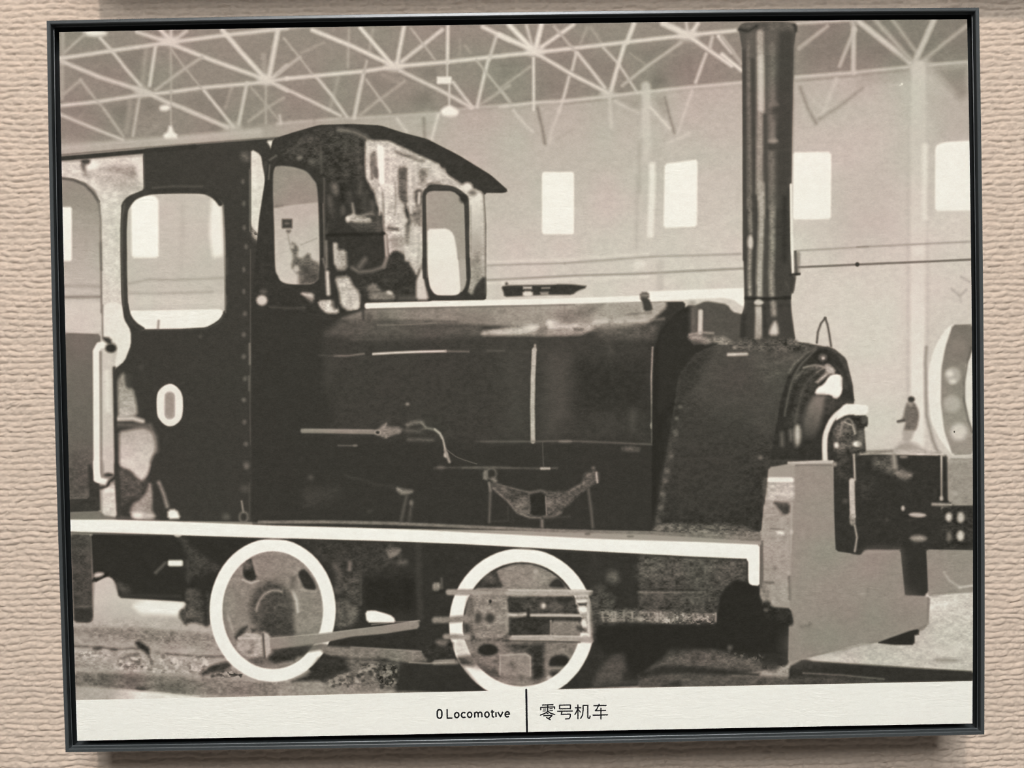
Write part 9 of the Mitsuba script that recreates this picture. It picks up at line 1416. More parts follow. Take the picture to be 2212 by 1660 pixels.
F 144 1.4 1 3 0 0|205.8 -57.7 205.6 -58.4 205.1 -58.9 204.4 -59 203.7 -58.8 203.2 -58.3 203 -57.6 203.2 -56.9 203.7 -56.4 204.4 -56.2 205.1 -56.4 205.6 -57
L 105 .93 .6 3 0 .83|179.2 -57.9 202.3 -58.3
L 162 1.21 .4 3 0 .83|177.6 -81.3 177.8 -58.9
F 49 1.59 1 8 0 0|155.1 -149.6 156.1 -147.6 159.4 -146.6 161.2 -147.4 161.8 -149.7 163.7 -151.2 173 -152.4 174.8 -154.1 176.1 -160.1 175.9 -162.1 174.9 -163.1 173 -163.1 158.7 -157.6 156.8 -155.6
F 108 1.4 .7 3 0 0|159.5 -153.4 159.1 -153.7 158.5 -153.8 157.8 -153.6 157.3 -153.1 157.1 -152.5 157.2 -151.9 157.6 -151.6 158.3 -151.5 158.9 -151.7 159.4 -152.2 159.7 -152.8
L 130 .93 1 4 0 2.99|-142.1 -29.8 -124.4 -30.3 -95.9 -31.3
L 168 .93 .4 3 0 .68|-140.7 -29.2 -97.2 -30.2
F 124 1.31 1 18 0 0|-95.8 -31 -92.3 -28.5 -90.1 -27.1 -87.6 -25.6 -87.6 -27.7 -79.6 -28.4 -78.1 -29.6 -78.2 -31.6 -79.7 -32.9 -83.5 -33.6 -85.9 -34.5 -87.6 -35.6 -89.2 -35.7 -90.4 -34.9 -92.2 -34.2 -95.2 -33.3
L 168 .93 .7 3 0 .54|-91.7 -31.7 -92 -32.4 -92.6 -32.9 -93.5 -33 -94.4 -32.8 -95 -32.3 -95.2 -31.6 -95 -31 -94.3 -30.5 -93.4 -30.3 -92.6 -30.5 -91.9 -31 -91.7 -31.7
F 47 .93 1 3 0 0|-92.4 -31.7 -92.5 -32.2 -92.9 -32.5 -93.5 -32.6 -94 -32.5 -94.4 -32.1 -94.6 -31.7 -94.4 -31.2 -94 -30.8 -93.5 -30.7 -92.9 -30.9 -92.5 -31.2
L 99 1.59 .8 14 0 1.77|-78.1 -30.6 -66.6 -31.5 -63.1 -29.5
L 106 1.59 .9 13 0 2.31|-74 -27.2 -69.9 -25.6 -64.4 -25.4
L 114 1.21 1 11 0 1.36|-64.4 -26 -61.8 -29.5 -56.3 -30.3 -53.7 -32.4 -51.7 -35.8
L 168 .89 1 3 0 1.22|-56.3 -30.3 -53 -33.1 -51 -37.2 -49.8 -43.3
F 197 1.12 1 3 0 0|-48.3 -47.1 -48.5 -48 -48.9 -48.7 -49.5 -48.9 -50.1 -48.6 -50.6 -48 -50.7 -47.1 -50.5 -46.2 -50.1 -45.6 -49.5 -45.3 -48.9 -45.6 -48.4 -46.2
L 144 1.03 1 3 0 1.77|-49.8 -44 -47.2 -51.6
L 105 .56 .8 3 0 .54|-49.1 -43.4 -48 -44.3 -46.5 -45.6 -44.7 -47 -43 -48.2 -41.4 -49.1 -39.7 -49.8 -38 -50.5 -36.3 -51.1 -34.4 -51.7 -32.5 -52.4 -30.7 -52.9 -29.5 -53.3
L 107 1.03 .8 3 0 .68|-119.2 -39.8 -107.6 -40.1
F 122 1.12 .8 3 0 0|-106.9 -40 -107.1 -40.3 -107.6 -40.5 -108.3 -40.6 -109 -40.5 -109.5 -40.2 -109.6 -39.9 -109.4 -39.6 -108.9 -39.4 -108.3 -39.3 -107.6 -39.4 -107.1 -39.7
L 99 1.59 .8 11 0 1.63|-73.5 -36.8 -57.8 -37.4
F 88 1.87 .7 3 0 0|-136 -60.3 -136.2 -61 -136.8 -61.4 -137.6 -61.6 -138.4 -61.4 -139 -60.9 -139.2 -60.2 -139 -59.5 -138.4 -59.1 -137.6 -58.9 -136.8 -59.1 -136.2 -59.6
L 88 1.4 .7 10 0 .95|-56.8 -55.5 -25.4 -55.4 -8.3 -56
F 113 1.59 .7 3 0 0|-50.3 -55.3 -50.6 -55.8 -51.5 -56.1 -52.7 -56.2 -54 -56.1 -54.8 -55.7 -55.2 -55.2 -54.8 -54.7 -53.9 -54.4 -52.7 -54.3 -51.5 -54.4 -50.6 -54.8
L 80 1.4 .6 3 0 .95|-29.2 -38.6 -8 -38.9
F 73 5.6 .5 8 0 0|-142.7 -69.9 -141.4 -68.3 -119.9 -67.5 -119.3 -68.6 -121.6 -71.6 -123.9 -73.4 -140.4 -80.1 -141.9 -79.2
L 73 2.33 .5 3 0 1.09|-115.5 -59.3 -93.8 -65.8 -84.3 -67.3
F 123 1.4 1 16 0 0|-82.1 -68.3 -81.2 -67.7 -79.2 -68.4 -76.7 -69 -72.2 -69.5 -71.1 -70.2 -71.7 -71.4 -73.6 -72.2 -76.8 -72.7 -79.1 -72.4 -80.8 -71.3 -81.8 -69.9
L 92 1.59 .8 3 0 1.63|-75.5 -73.6 -79.3 -89.3
L 89 1.87 .7 11 0 1.77|-72.2 -77.1 -73.8 -89.4
F 123 1.4 .8 3 0 0|-71.5 -78.2 -71.6 -78.9 -72 -79.5 -72.6 -79.6 -73.1 -79.4 -73.5 -78.9 -73.7 -78.1 -73.5 -77.4 -73.1 -76.8 -72.5 -76.6 -72 -76.8 -71.6 -77.4
F 77 1.87 .6 3 0 0|-98.6 -82.8 -98.7 -83.3 -99.3 -83.6 -99.9 -83.7 -100.6 -83.6 -101.1 -83.2 -101.3 -82.8 -101.1 -82.3 -100.6 -81.9 -99.9 -81.8 -99.2 -82 -98.7 -82.3
F 133 1.4 .8 3 0 0|-72.5 -13.6 -72.7 -14 -73.1 -14.3 -73.8 -14.4 -74.4 -14.3 -74.8 -14 -75 -13.6 -74.8 -13.2 -74.3 -12.9 -73.7 -12.8 -73.1 -12.9 -72.7 -13.2
F 88 1.59 .75 24 0 0|-21.9 -66.5 -21.4 -65.7 -17.6 -66.5 -14.7 -67.5 -11.4 -69.1 -8.5 -70 2.1 -72.4 5.1 -72.5 10.3 -72 13.3 -71.9 28 -72.7 30.9 -72.1 37.2 -68.5 39.7 -68.5 42 -69.9 42 -71.5 36.2 -75.1 33.9 -77.1 26.3 -85 24 -86.8 21.7 -88 18.9 -88.8 11.7 -89.1 8.7 -89 6.1 -88.6 3.3 -87.9 -2 -86.1 -4.4 -84.4 -8.5 -79.1 -10.7 -77 -17 -71.9 -19.2 -69.8
F 46 1.21 1 3 0 0|5 -74.2 6.5 -72.7 13 -72.8 14.6 -74.4 15.5 -86.4 14.1 -87.9 6.9 -87.8 5.3 -86.3
L 115 1.12 .8 11 0 .82|-16.1 -66.9 -5.9 -69.8 5 -72.7
L 125 1.31 .9 14 0 .95|-18.9 -69.5 -9.5 -77.9 -3.5 -85.6 4.7 -89.1 11.5 -89.2
L 116 1.4 .8 11 0 .95|14.3 -88.6 20.4 -88.7 25.2 -86.1
L 108 1.4 .8 3 0 1.22|6.3 -72.7 11.8 -71.4 14.5 -72.2
L 115 1.4 .8 16 0 1.36|29.5 -72.8 35.1 -69.8 40.6 -67.2
L 145 .75 .8 3 0 .68|15.2 -75.6 15.6 -87.3
L 106 1.03 .6 3 0 .82|4.3 -73.4 4.1 -85.7
F 116 2.33 .6 21 0 0|-7.8 -80.4 -7.4 -78.9 2.1 -76.5 3.5 -77.6 3.4 -84.8 1.9 -86.3 -.7 -86.3 -3.2 -85.2
F 106 2.33 .6 19 0 0|15.9 -78.5 17.3 -76.8 32.1 -74.8 33.4 -75.5 33.1 -77.1 31.6 -78.7 23.8 -83.2 21 -83.9 17.9 -83.9 16.3 -82.3
F 145 1.87 .6 3 0 0|19.6 -79.5 19.3 -80.2 18.7 -80.7 17.8 -80.9 16.9 -80.7 16.3 -80.2 16 -79.4 16.3 -78.6 17 -78.1 17.8 -77.9 18.7 -78.1 19.4 -78.7
F 130 1.31 1 13 0 0|-25.2 -59.2 -24.4 -57.8 -22.9 -57.8 -22.3 -59.4 -22.9 -64 -25.3 -63.3
L 107 1.4 .8 13 0 1.09|-16.7 -60 -17.2 -61.7 -18.4 -62.9 -20.1 -63.4 -21.8 -62.9 -23.1 -61.6 -23.5 -59.9 -23 -58.2 -21.7 -57 -20 -56.5 -18.3 -57 -17.1 -58.3 -16.7 -60
F 144 1.59 .8 16 0 0|-16.6 -65.4 -17.2 -65.8 -18.1 -65.6 -19 -65.1 -19.7 -64.3 -19.9 -63.4 -19.7 -62.7 -19 -62.4 -18.1 -62.5 -17.2 -63.1 -16.6 -63.9 -16.3 -64.7
L 127 1.21 1 3 0 1.36|-21.6 -66.1 -20.8 -70.9
L 104 1.31 .8 3 0 1.36|-20.8 -70.9 -21.9 -91.4
F 115 1.4 .7 3 0 0|-10.1 -69.7 -10.3 -70.4 -10.9 -70.9 -11.7 -71 -12.6 -70.8 -13.2 -70.3 -13.4 -69.6 -13.1 -69 -12.5 -68.5 -11.7 -68.3 -10.9 -68.5 -10.3 -69
F 100 1.87 .8 22 0 0|40.9 -61.1 42.9 -59.6 48.1 -59.2 49.7 -60.6 50.2 -65.3 48.1 -67 43.2 -69.8 41 -70.1 39.4 -69 39 -67.1
L 183 1.12 1 11 0 1.09|48.5 -60.5 49.1 -66.6
F 117 1.4 .8 3 0 0|47.6 -57.4 47.5 -57.8 47.1 -58.2 46.5 -58.3 46 -58.2 45.6 -57.8 45.4 -57.3 45.6 -56.9 46 -56.5 46.5 -56.4 47.1 -56.5 47.5 -56.9
L 100 1.31 .8 3 0 1.63|43.2 -71.3 44.7 -84.4 45.6 -96
L 96 1.21 .8 11 0 .95|-38.4 -55.9 -11.2 -56.3 13.4 -57.1 23 -56.9
L 171 .93 1 8 0 1.5|12.7 -57.1 17.8 -57.2
L 135 1.31 .8 3 0 1.77|12.6 -91.3 12.6 -95.1
L 99 .61 .5 3 0 .68|13.7 -40 14.1 -56.4
F 107 1.87 .8 22 0 0|65.6 -45.5 65.6 -44.7 68.2 -44.1 71.1 -44 77.1 -44.9 76.4 -46.6 72.3 -47 69.5 -46.7
L 73 1.21 .5 3 0 .82|-9.5 -82 -9.7 -90.9 -22 -91.4
L 81 1.21 .6 3 0 .68|14.2 -89.3 30.7 -88.9
L 118 .93 1 13 0 2.11|-171.7 -89 -129.5 -89.5 -87.3 -91.1 -39.1 -94.1 21.3 -97.9 81.8 -100.5 154.5 -106.1
L 108 .84 .7 3 0 1.2|-294.9 -85 -249.8 -86.7 -195.8 -89.2 -171.7 -89.6
F 68 1.12 .7 3 0 0|43.7 -100.5 43.5 -100.8 42.9 -101 42.1 -101 41.3 -100.9 40.7 -100.7 40.5 -100.5 40.7 -100.2 41.3 -100 42.1 -99.9 42.9 -100 43.5 -100.2
F 68 1.12 .6 3 0 0|72.2 -102.5 71.9 -102.8 71.2 -103 70.1 -103 69.1 -103 68.3 -102.7 68.1 -102.5 68.4 -102.2 69.1 -102 70.1 -102 71.2 -102 71.9 -102.3
F 233 .75 1 2 0 0|-297.9 -86.5 -296.4 -85 -269.3 -85.5 -266.3 -85.6 -227.3 -87.4 -224.3 -87.6 -191.3 -89.5 -188.3 -89.7 -161.2 -91.3 -158.2 -91.4 -113 -93.4 -110 -93.5 -70.8 -95.6 -67.8 -95.8 -16.5 -99.3 -13.5 -99.5 49.9 -103.8 53 -104 110.5 -106.8 113.5 -106.9 153.2 -109.4 154.7 -111 154.4 -135.3 153.2 -136.5 149.8 -136.2 148.2 -135.5 147.3 -134.5 146.9 -132.4 147 -120.9 145.8 -118.7 113.4 -116.7 110.3 -116.5 83.1 -114.6 80.1 -114.4 22.6 -110.2 19.6 -110 -37.8 -105.8 -40.8 -105.6 -86.1 -103 -89.1 -102.9 -158.4 -99.6 -161.4 -99.5 -203.5 -97.6 -206.5 -97.4 -266.5 -94 -269.5 -93.9 -296.5 -92.6 -298 -91
L 58 .75 .6 3 0 .78|-295.1 -93.5 -250.1 -95.8 -190 -99 -99.6 -103 -39.3 -106.6 51.3 -113.3 142.2 -119.6
F 225 .93 .7 3 0 0|-222.4 -96.6 -222.8 -97.2 -223.6 -97.6 -224.8 -97.8 -226 -97.6 -226.9 -97.1 -227.2 -96.5 -226.9 -95.9 -226 -95.5 -224.8 -95.3 -223.6 -95.5 -222.7 -96
L 82 .84 .8 3 0 1.2|155.6 -110.4 155.3 -137.1
F 232 .24 1 1 0 0|-297.9 -203.3 -222.5 -203.3 -150 -203 -71.3 -202.5 -2.2 -202.3 80.3 -202.2 156.4 -202.1 232.5 -202.1 299.6 -202 302.4 -247.5 -301.9 -244.8
"""
ink = Ink(PRINT, -300, -240, 300, 240)

def print_colour(p, n, uv):
    x, y = uv.x * 1000, uv.y * 1000
    n1 = 1.2 * (noise(x * .30, y * .42, 1.) - .5) + 1.1 * (noise(x * .75, y * 1.1, 2.) - .5) + .35 * (noise(x * 2.2, y * 5.0, 9.) - .5)
    n2 = .65 * noise(x * .5, y * .62, 3.) + .35 * noise(x * 1.2, y * 1.5, 4.)
    t = ink.tone(x, y, n1 * 1.4, n2) + (noise(x * 2.0, y * 4.6, 31.) - .5) * 9
    hue = .7 * (fbm(x * .035, y * .035, 5., 2) - .45) * smoothstep(40, 130, t) * smoothstep(240, 190, t)     # the ink leans to pink here, to green there
    w = smoothstep(35, 150, t) * smoothstep(250, 190, t)
    rgb = mi.Color3f(t + 2 + 6.8 * w + 12 * hue, t - 1.4 * w - 5 * hue, t - 5 - 8.4 * w + 2 * hue - 4 * smoothstep(180, 230, t)) / 255
    lin = dr.power(dr.clip((rgb + .055) / 1.055, .02, 1), 2.4)
    return dr.clip(lin * mi.Color3f(0.83, 0.84, 0.835), 0, .93)

def canvas_grain(p, n, uv):
    x, y = uv.x * 1000, uv.y * 1000
    return .55 * noise(x * .7, y * 1.9, 21.) + .45 * noise(x * 1.6, y * 3.2, 22.) + .2 * noise(x * .25, y * .4, 23.)
scene['printed_canvas'] = {'type': 'bumpmap', 'arbitrary': mikit.proc(canvas_grain, eps=1.5e-4), 'scale': 0.00022, 'bsdf': {'type': 'diffuse', 'reflectance': mikit.proc(print_colour)}}
scene['canvas_edge'] = diffuse((0.10, 0.10, 0.095))

def sheet(key, poly, level, label=None):
    """A printed part of the canvas: its own flat piece of the printed surface, hair-thin above the one below."""
    m, uv = flat(poly.buffer(0).intersection(canvas_outline), CANVAS_Y - level * 2e-5)
    return add(key, m, 'printed_canvas', uv=uv, label=label)

outer = np.array(canvas_outline.exterior.coords)[:-1]
n = len(outer)
sv = np.vstack([np.c_[outer[:, 0] / 1000, np.full(n, d), HZ + outer[:, 1] / 1000] for d in (CANVAS_Y, .017)])
sf = [[i, (i + 1) % n, n + (i + 1) % n] for i in range(n)] + [[i, n + (i + 1) % n, n + i] for i in range(n)]
canvas = add(pic + '__canvas', (sv, np.array(sf)), 'canvas_edge', label='canvas with the printed photograph and caption')
CAPTION_TOP = np.array([[-320.00, -203.33], [-222.48, -203.26], [-149.99, -202.97], [-71.32, -202.50], [-2.22, -202.30], [80.35, -202.20], [156.37, -202.13], [232.52, -202.06], [320.00, -201.96]])
below = Polygon(np.vstack([CAPTION_TOP, [[320, -260], [-320, -260]]]))
sheet(canvas + '__printed_photograph', canvas_outline.difference(below), 0, 'black and white photograph of a locomotive in a hall')
sheet(canvas + '__caption_strip', canvas_outline.intersection(below), 0, 'white caption strip under the photograph')
PARTS = [
('printed_roof_truss', 'printed pale roof truss of the hall', 1, '-293.4 229 -146.9 229.9 -3.5 230 140.4 230.6 147.6 229.6 147.1 191.5 91.4 155.9 19.2 152.5 -28.4 175.6 -55.4 171.5 -118.2 170.3 -154.2 164 -214.1 160.5 -294.7 153.9'),
('printed_locomotive', 'printed black steam locomotive', 2, '-294.5 150.3 -208.2 155.9 -154.3 160.8 -142.3 164.2 -127.3 168.1 -106.3 168.4 -87.8 167.2 -74.1 162.5 -58 158.1 -37.8 147.4 -17.1 134.2 -5.8 123.9 -20.3 122.3 -21.3 63.3 -9.3 62.5 41.9 60.8 42.4 58.4 35.7 54.9 79.1 55.7 84 55.9 144.3 58.5 146.4 77.1 147.4 211.8 145.2 226.7 158.4 230.1 183 227.4 180.5 214.3 176.9 81.2 183.2 81.1 182.5 66 176.2 46.6 179 23.9 192.3 21.6 197.8 33.6 202.5 19.6 212.7 11.3 217.9 -17.5 225.7 -19.4 225.4 -50.9 294 -53.6 293 -198.3 188.2 -186.5 172.3 -189.9 153.4 -194.1 45.3 -187.5 40.3 -201.4 -44 -202 -66.3 -176.2 -123.4 -172.1 -134.5 -187.1 -164.9 -195.7 -191.8 -183 -218.4 -158.2 -222.8 -153.5 -279.5 -132.8 -281.5 -150.9 -293.2 -151.6 -295 -92.6 -294.8 -81.1 -273.7 -80 -275.7 -62.7 -277 29.9 -267 44.8 -270.3 119.6 -286.2 136.2 -294 136.6'),
('printed_cab_side', 'printed black cab side sheet', 3, '-240.5 153.4 -172.3 158 -177.4 -88.6 -222.8 -87.2 -261.2 -82.3 -264.5 -48.4 -263.3 11.7 -256.3 17.6 -252 35.5 -257.7 59.6 -256.2 119.4 -251.9 124.1 -241.1 128.1'),
('printed_cab_roof', 'printed curved cab roof', 3, '-154.3 159.6 -142.3 164.2 -127.3 168.1 -106.3 168.4 -87.8 167.2 -74.1 162.5 -58 158.1 -37.8 147.4 -17.1 134.2 -5.8 123.9 -21.5 122.6 -41.2 129.5 -66.3 149.3 -82.6 157.6 -97.5 159.3 -124.3 165.1'),
('printed_cab_window', 'printed view through the cab side window', 4, '-247.2 124.6 -237.7 125.4 -204 125.3 -197.3 123.8 -191.9 120.4 -190.4 112.9 -189.8 92.6 -190.7 52 -192.9 46.6 -196.4 42.3 -203.2 38.3 -219.5 37.6 -244.6 37.5 -249.9 40.5 -253.1 46.6 -253.7 53.1 -253.2 100.4 -252.2 113.9 -250.7 120.6'),
('printed_cab_window', 'printed view through the left front cab window', 4, '-157.9 139.9 -154.5 142.1 -144.4 141 -137.7 139.6 -132.3 136.1 -129.4 130.7 -128.4 80.6 -130.3 69.8 -134.5 65.1 -152.1 66.1 -156 70.2 -157.9 78.4'),
('printed_cab_window', 'printed view through the right front cab window', 4, '-59.4 122.8 -56 124.4 -41.8 124.2 -36.5 119.8 -34.5 115.7 -33.6 68.3 -35.5 58.8 -39.6 56.2 -54.6 56.4 -57.9 60.5 -59.1 102.6'),
('printed_handrail', 'printed white handrail', 4, '-267.1 29.7 -273.2 28.8 -276 25.5 -277.1 20 -278.1 -58.8 -277.5 -61.6 -274.2 -64 -268 -61 -266.3 -48.1 -264.1 -.5 -263.2 22.5'),
('printed_numeral', 'printed white numeral 0', 4, '-236.1 -5.1 -233.3 -.4 -229.2 1.9 -225.8 1.9 -221.8 -1.3 -219.5 -6.7 -219.8 -16.9 -221.6 -21.7 -225.7 -25 -230.5 -24.9 -234.5 -21.4 -236.4 -16.6'),
('printed_side_tank', 'printed black side tank', 3, '-127 32.9 -114.8 42.3 -99.7 49 -21.5 49.8 80.9 50.5 107.4 48.3 95.8 37.4 87.1 17.9 85 -42.4 7.1 -40.5 -128.4 -32.7'),
('printed_chimney', 'printed tall chimney', 3, '145.2 227.3 158.4 230.1 176.4 229.8 183 227.4 180.5 214.3 178 124.7 176.5 76.7 178.2 64.6 176.5 46.6 179.6 23 143.9 23 142.8 29.1 146.6 47.1 146.4 77.1 146.9 143.1 147.4 211.8'),
('printed_smokebox', 'printed dark smokebox with its round door', 3, '94.6 -50.2 103.1 2.6 113.6 16 137.8 21.6 143.9 23.6 178.7 23 192.2 20.7 204.3 18.4 212.7 11.3 216.8 -5.4 219.1 -17.5 203.9 -23.3 197 -41.3 195.7 -53.4 179.3 -56.2 161.1 -58.9 156 -101.3 86.3 -98.5'),
('printed_lamp_bracket', 'printed lamp bracket with a white arc', 4, '196.3 -53.4 197.1 -38.3 203.9 -23.3 213 -18 226.4 -19.4 226 -52.4 218.8 -52.3'),
('printed_running_board', 'printed white edge of the running board', 4, '-294.6 -85 -225.8 -87.5 -159.7 -91.4 -69.3 -95.7 -15 -99.4 51.4 -103.9 154.7 -109.4 154.4 -135.9 147.1 -133.9 147 -120.9 145.8 -118.7 81.6 -114.5 21.1 -110.1 -87.6 -103 -205 -97.5 -294.5 -92.9'),
('printed_buffer_beam', 'printed grey buffer beam', 3, '177.8 -57 203.5 -57.2 203.9 -114.9 221.2 -117.6 247 -115.1 249.8 -145.6 266.5 -145.9 264.6 -164.2 257.8 -168.9 220.6 -175.9 188.2 -184.1 172.4 -186.9 176.3 -161.3 174 -150.3'),
('printed_wheel', 'printed rear wheel with a white rim', 4, '-123 -147.5 -124.3 -158 -127.5 -167.9 -132.6 -176.7 -139.3 -184 -147.2 -189.5 -156 -192.8 -165.2 -193.9 -174.3 -192.5 -183 -188.8 -190.7 -183.1 -197 -175.5 -201.7 -166.5 -204.5 -156.5 -205.3 -146 -204.1 -135.5 -200.8 -125.7 -195.7 -116.9 -189 -109.5 -181.1 -104.1 -172.4 -100.8 -163.2 -99.8 -154.1 -101.1 -145.4 -104.7 -137.8 -110.5 -131.4 -118 -126.7 -127 -123.8 -137'),
('printed_wheel', 'printed front wheel with a white rim behind the slide bars', 4, '45.8 -159.8 45.2 -166.9 43.6 -173.8 41.1 -180.4 37.8 -186.6 33.6 -192.3 28.7 -197.2 23.2 -201.4 -28.2 -200.4 -33.6 -196 -38.3 -190.9 -42.3 -185.1 -45.4 -178.8 -47.6 -172.1 -49 -165.1 -49.3 -158 -48.7 -150.9 -47.1 -144 -44.7 -137.4 -41.3 -131.2 -37.1 -125.6 -32.3 -120.7 -26.8 -116.5 -20.8 -113.2 -14.4 -110.8 -7.7 -109.4 -1 -109.1 5.8 -109.7 12.4 -111.3 18.7 -113.9 24.6 -117.4 29.9 -121.8 34.6 -126.9 38.6 -132.7 41.8 -139 44 -145.7 45.4 -152.7'),
('printed_coupling_rod', 'printed grey coupling rod', 5, '-190 -167.8 -179.3 -161.3 -166.1 -165.2 -131 -162.6 -68.9 -155.2 -68.7 -160.4 -112.9 -165 -149.3 -171 -166.3 -172.5 -173.6 -177.9 -185.7 -176.4'),
('printed_crosshead', 'printed crosshead and slide bars', 5, '-49.1 -135 44.6 -137 44.5 -141.8 42.8 -143.9 43.4 -171.4 -14.1 -169.6 -35.3 -168.6 -34.8 -139.7 -49.2 -139.1'),
('printed_hall_window', 'printed bright hall window, right of the cab', 1, '35.1 135.4 35.8 135.2 36.4 134.8 36.8 134.2 37 133.4 36.4 96.8 36.2 96 35.8 95.4 35.2 95 34.5 94.9 17.4 95.2 16.7 95.3 16.1 95.7 15.7 96.4 15.5 97.1 16.1 133.8 16.3 134.5 16.7 135.1 17.3 135.5 18.1 135.6'),
('printed_hall_window', 'printed bright hall window, left of the chimney', 1, '95.8 139.7 116.3 142 117.3 140.1 116.4 98.8 94.6 98.1'),
('printed_hall_window', 'printed bright hall window, right of the chimney', 1, '182.1 145.6 204.4 145.2 203.7 102.1 180.4 102.1'),
('printed_hall_window', 'printed bright hall window at the right edge', 1, '272 147.2 273.8 149.9 281.1 151.3 294.4 151.7 295.3 106.4 271.7 106.4'),
('printed_hall_lamp', 'printed white hanging hall lamp, below the truss left of the middle', 2, '-228.7 163.4 -224.2 168.7 -222.5 168.7 -219 163.2 -219.4 160.6 -228.1 160.7'),
('printed_hall_lamp', 'printed white hanging hall lamp, above the cab roof', 2, '-48.5 176.2 -45.1 178.8 -41 178.8 -37.4 175.7 -39.1 172.7 -46.6 172.8'),
('printed_visitor', 'printed tiny visitor standing in the hall', 2, '252.2 -14 257.2 -14.1 258 -18.8 259.9 -25 259.4 -31.3 257 -36.7 254.6 -42.9 256.9 -50 248.3 -49.8 250.4 -36.2 250.8 -31.1 246.1 -31 249.3 -28 251.7 -19.4'),
('printed_round_exhibit', 'printed white ring of the exhibit behind', 2, '282.6 32.6 294.3 32.4 294.1 -53 281.9 -53.5 273.4 -42.4 268 -31.4 265.8 -15 266 1.4 269.2 13.8 274 23.8 278.7 30'),
]
for name, label, level, pts in PARTS:
    sheet(canvas + '__' + name, Polygon(np.array(pts.split(), float).reshape(-1, 2)).difference(below), level, label)
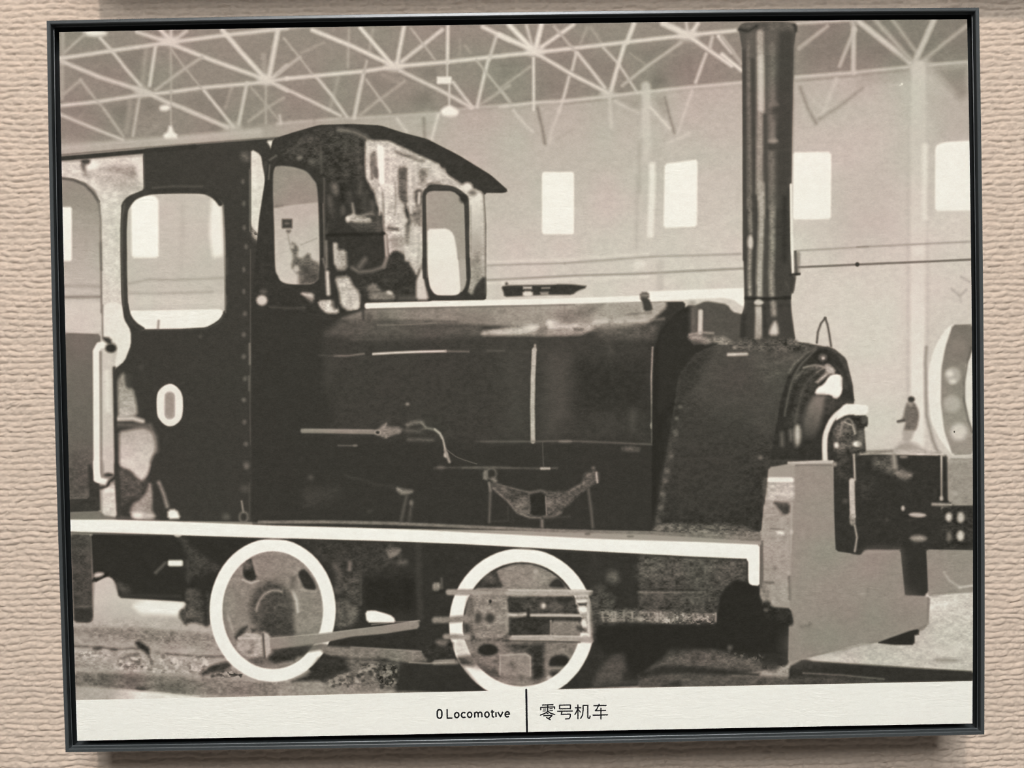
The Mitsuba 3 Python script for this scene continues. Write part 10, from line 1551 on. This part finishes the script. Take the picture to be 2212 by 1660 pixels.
LETTERS = [
('caption_text', 'black caption 0 Locomotive', '''
0.97|-58.04 -215.8 -57.83 -214.74 -57.06 -214.17 -56.1 -214.19 -55.34 -214.79 -55.07 -215.85 -55.11 -217.98 -55.42 -219.23 -56.2 -219.79 -57.16 -219.77 -57.91 -219.18 -58.08 -217.92 -58.04 -215.8
0.97|-51.59 -213.99 -51.6 -219.88 -48.14 -219.85
0.97|-43.94 -218 -44.06 -218.66 -44.37 -219.22 -44.82 -219.59 -45.36 -219.71 -45.89 -219.57 -46.33 -219.18 -46.62 -218.61 -46.72 -217.95 -46.6 -217.28 -46.29 -216.73 -45.83 -216.36 -45.3 -216.24 -44.77 -216.38 -44.32 -216.76 -44.03 -217.33 -43.94 -218
0.97|-39.65 -216.73 -40.31 -216.33 -41.27 -216.36 -42.05 -216.97 -42.35 -217.94 -42.09 -219 -41.33 -219.6 -40.37 -219.66 -39.59 -219.24
0.97|-35.49 -217.97 -35.61 -218.63 -35.92 -219.19 -36.38 -219.56 -36.92 -219.68 -37.45 -219.54 -37.89 -219.15 -38.18 -218.58 -38.28 -217.92 -38.16 -217.25 -37.85 -216.7 -37.39 -216.33 -36.86 -216.21 -36.33 -216.35 -35.88 -216.73 -35.59 -217.3 -35.49 -217.97
0.97|-33.56 -219.84 -33.59 -216.27
0.97|-33.52 -217.24 -33.02 -216.47 -32.25 -216.29 -31.59 -216.69 -31.31 -217.38 -31.26 -219.79
0.97|-31.31 -217.38 -30.72 -216.52 -29.95 -216.29 -29.19 -216.74 -28.91 -217.42 -28.86 -219.79
0.97|-24.17 -218.05 -24.29 -218.71 -24.6 -219.27 -25.06 -219.64 -25.59 -219.76 -26.12 -219.61 -26.57 -219.23 -26.86 -218.66 -26.96 -217.99 -26.84 -217.33 -26.53 -216.77 -26.07 -216.4 -25.53 -216.28 -25 -216.42 -24.56 -216.81 -24.27 -217.38 -24.17 -218.05
0.97|-22.15 -214.94 -22.12 -218.81 -21.85 -219.49 -21.37 -219.69 -20.79 -219.61
0.97|-23.04 -216.38 -20.74 -216.32
0.97|-19.68 -216.44 -19.64 -219.82
1.08|-19.7 -214.7 -19.69 -214.7
0.97|-18.43 -216.37 -16.76 -219.59 -15.07 -216.34
0.97|-13.76 -218.1 -10.88 -218.01 -11.06 -217.09 -11.62 -216.5 -12.48 -216.39 -13.26 -216.86 -13.71 -218.01 -13.49 -219.07 -12.83 -219.67 -11.96 -219.78 -11.19 -219.31'''),
('caption_text', 'black caption in four Chinese characters', '''
0.82|10.53 -212.39 18.12 -212.34
0.82|9.71 -215.75 9.74 -213.92 18.86 -213.8 18.74 -215.35
0.82|14.37 -212.46 14.29 -217.1
0.69|11.16 -215.1 13.37 -215.05
0.69|10.94 -216.36 13.25 -216.3
0.69|15.38 -214.99 17.59 -214.94
0.69|15.36 -216.25 17.77 -216.2
0.82|14.4 -216.71 12.26 -218.03 9.17 -219.13
0.82|14.4 -216.71 16.3 -218.01 19.16 -218.93
0.69|13.52 -217.76 14.75 -218.36
0.82|11.28 -219.46 17.04 -219.37 16.26 -220.33 14.71 -221.36
0.82|13.18 -220.56 16.13 -222.35
0.82|22.14 -212.71 29.25 -212.65
0.82|22.15 -212.42 22.1 -215.41
0.82|29.26 -212.46 29.21 -215.55
0.82|22.11 -215.12 29.22 -215.07
0.82|20.45 -216.73 30.63 -216.74
0.82|23.62 -216.79 23.11 -218.81 29.16 -218.74
0.82|29.16 -218.55 28.94 -220.57 28.25 -221.72 25.65 -221.86
0.82|34.16 -212.45 34.01 -222.22
0.82|32.11 -214.64 36.33 -214.62
0.82|34.02 -215.06 33.22 -217.17 31.94 -219.28
0.72|34.3 -215.84 35.9 -217.81
0.82|37.51 -213.2 37.46 -216.48 37.13 -219.38 35.64 -221.96
0.82|37.32 -213.19 40.78 -213.16
0.82|40.59 -212.97 40.46 -221.18 41.03 -221.77 41.7 -221.69 42.11 -219.96
0.82|44.33 -213.52 52.88 -213.49
0.82|48.19 -212.34 46.4 -215.98 45.24 -216.83
0.82|45.24 -216.83 52.54 -216.77
0.82|49.21 -214.97 49.09 -222.61
0.82|43.65 -219.79 53.75 -219.7'''),
('caption_divider', 'black upright line between the two captions', '''
1.24|.42 -202.05 .47 -234.14'''),
]
for name, label, text in LETTERS:
    strokes = []
    for line in text.strip().split('\n'):
        w, body = line.split('|')
        p = np.array(body.split(), float).reshape(-1, 2)
        strokes.append(LineString(p).buffer(float(w) / 2, cap_style='round' if 'text' not in name else 'flat', quad_segs=3))
    m, uv = flat(unary_union(strokes).intersection(canvas_outline), CANVAS_Y - 1e-4)
    add(canvas + '__' + name, m, 'ink_black', label=label)

# ---------------------------------------------------------------- the next picture above, only its shadow falls into view
UPX, UPZ, UPD = (-0.282, 0.47), (0.3197, 0.75), 0.09
upper = thing('framed_picture_001', 'wider slate picture frame hung above, out of view over the top edge', 'picture')
y0, y1 = WALL_Y - UPD, WALL_Y
for a in (box(UPX[0], UPX[1], y0, y1, HZ + UPZ[0], HZ + UPZ[0] + .006), box(UPX[0], UPX[1], y0, y1, HZ + UPZ[1] - .006, HZ + UPZ[1]),
          box(UPX[0], UPX[0] + .006, y0, y1, HZ + UPZ[0] + .006, HZ + UPZ[1] - .006), box(UPX[1] - .006, UPX[1], y0, y1, HZ + UPZ[0] + .006, HZ + UPZ[1] - .006)):
    add(upper + '__frame_rail', a, 'frame_paint')
add(upper + '__canvas', box(UPX[0] + .006, UPX[1] - .006, y0 + .006, y0 + .02, HZ + UPZ[0] + .006, HZ + UPZ[1] - .006), 'plaster')
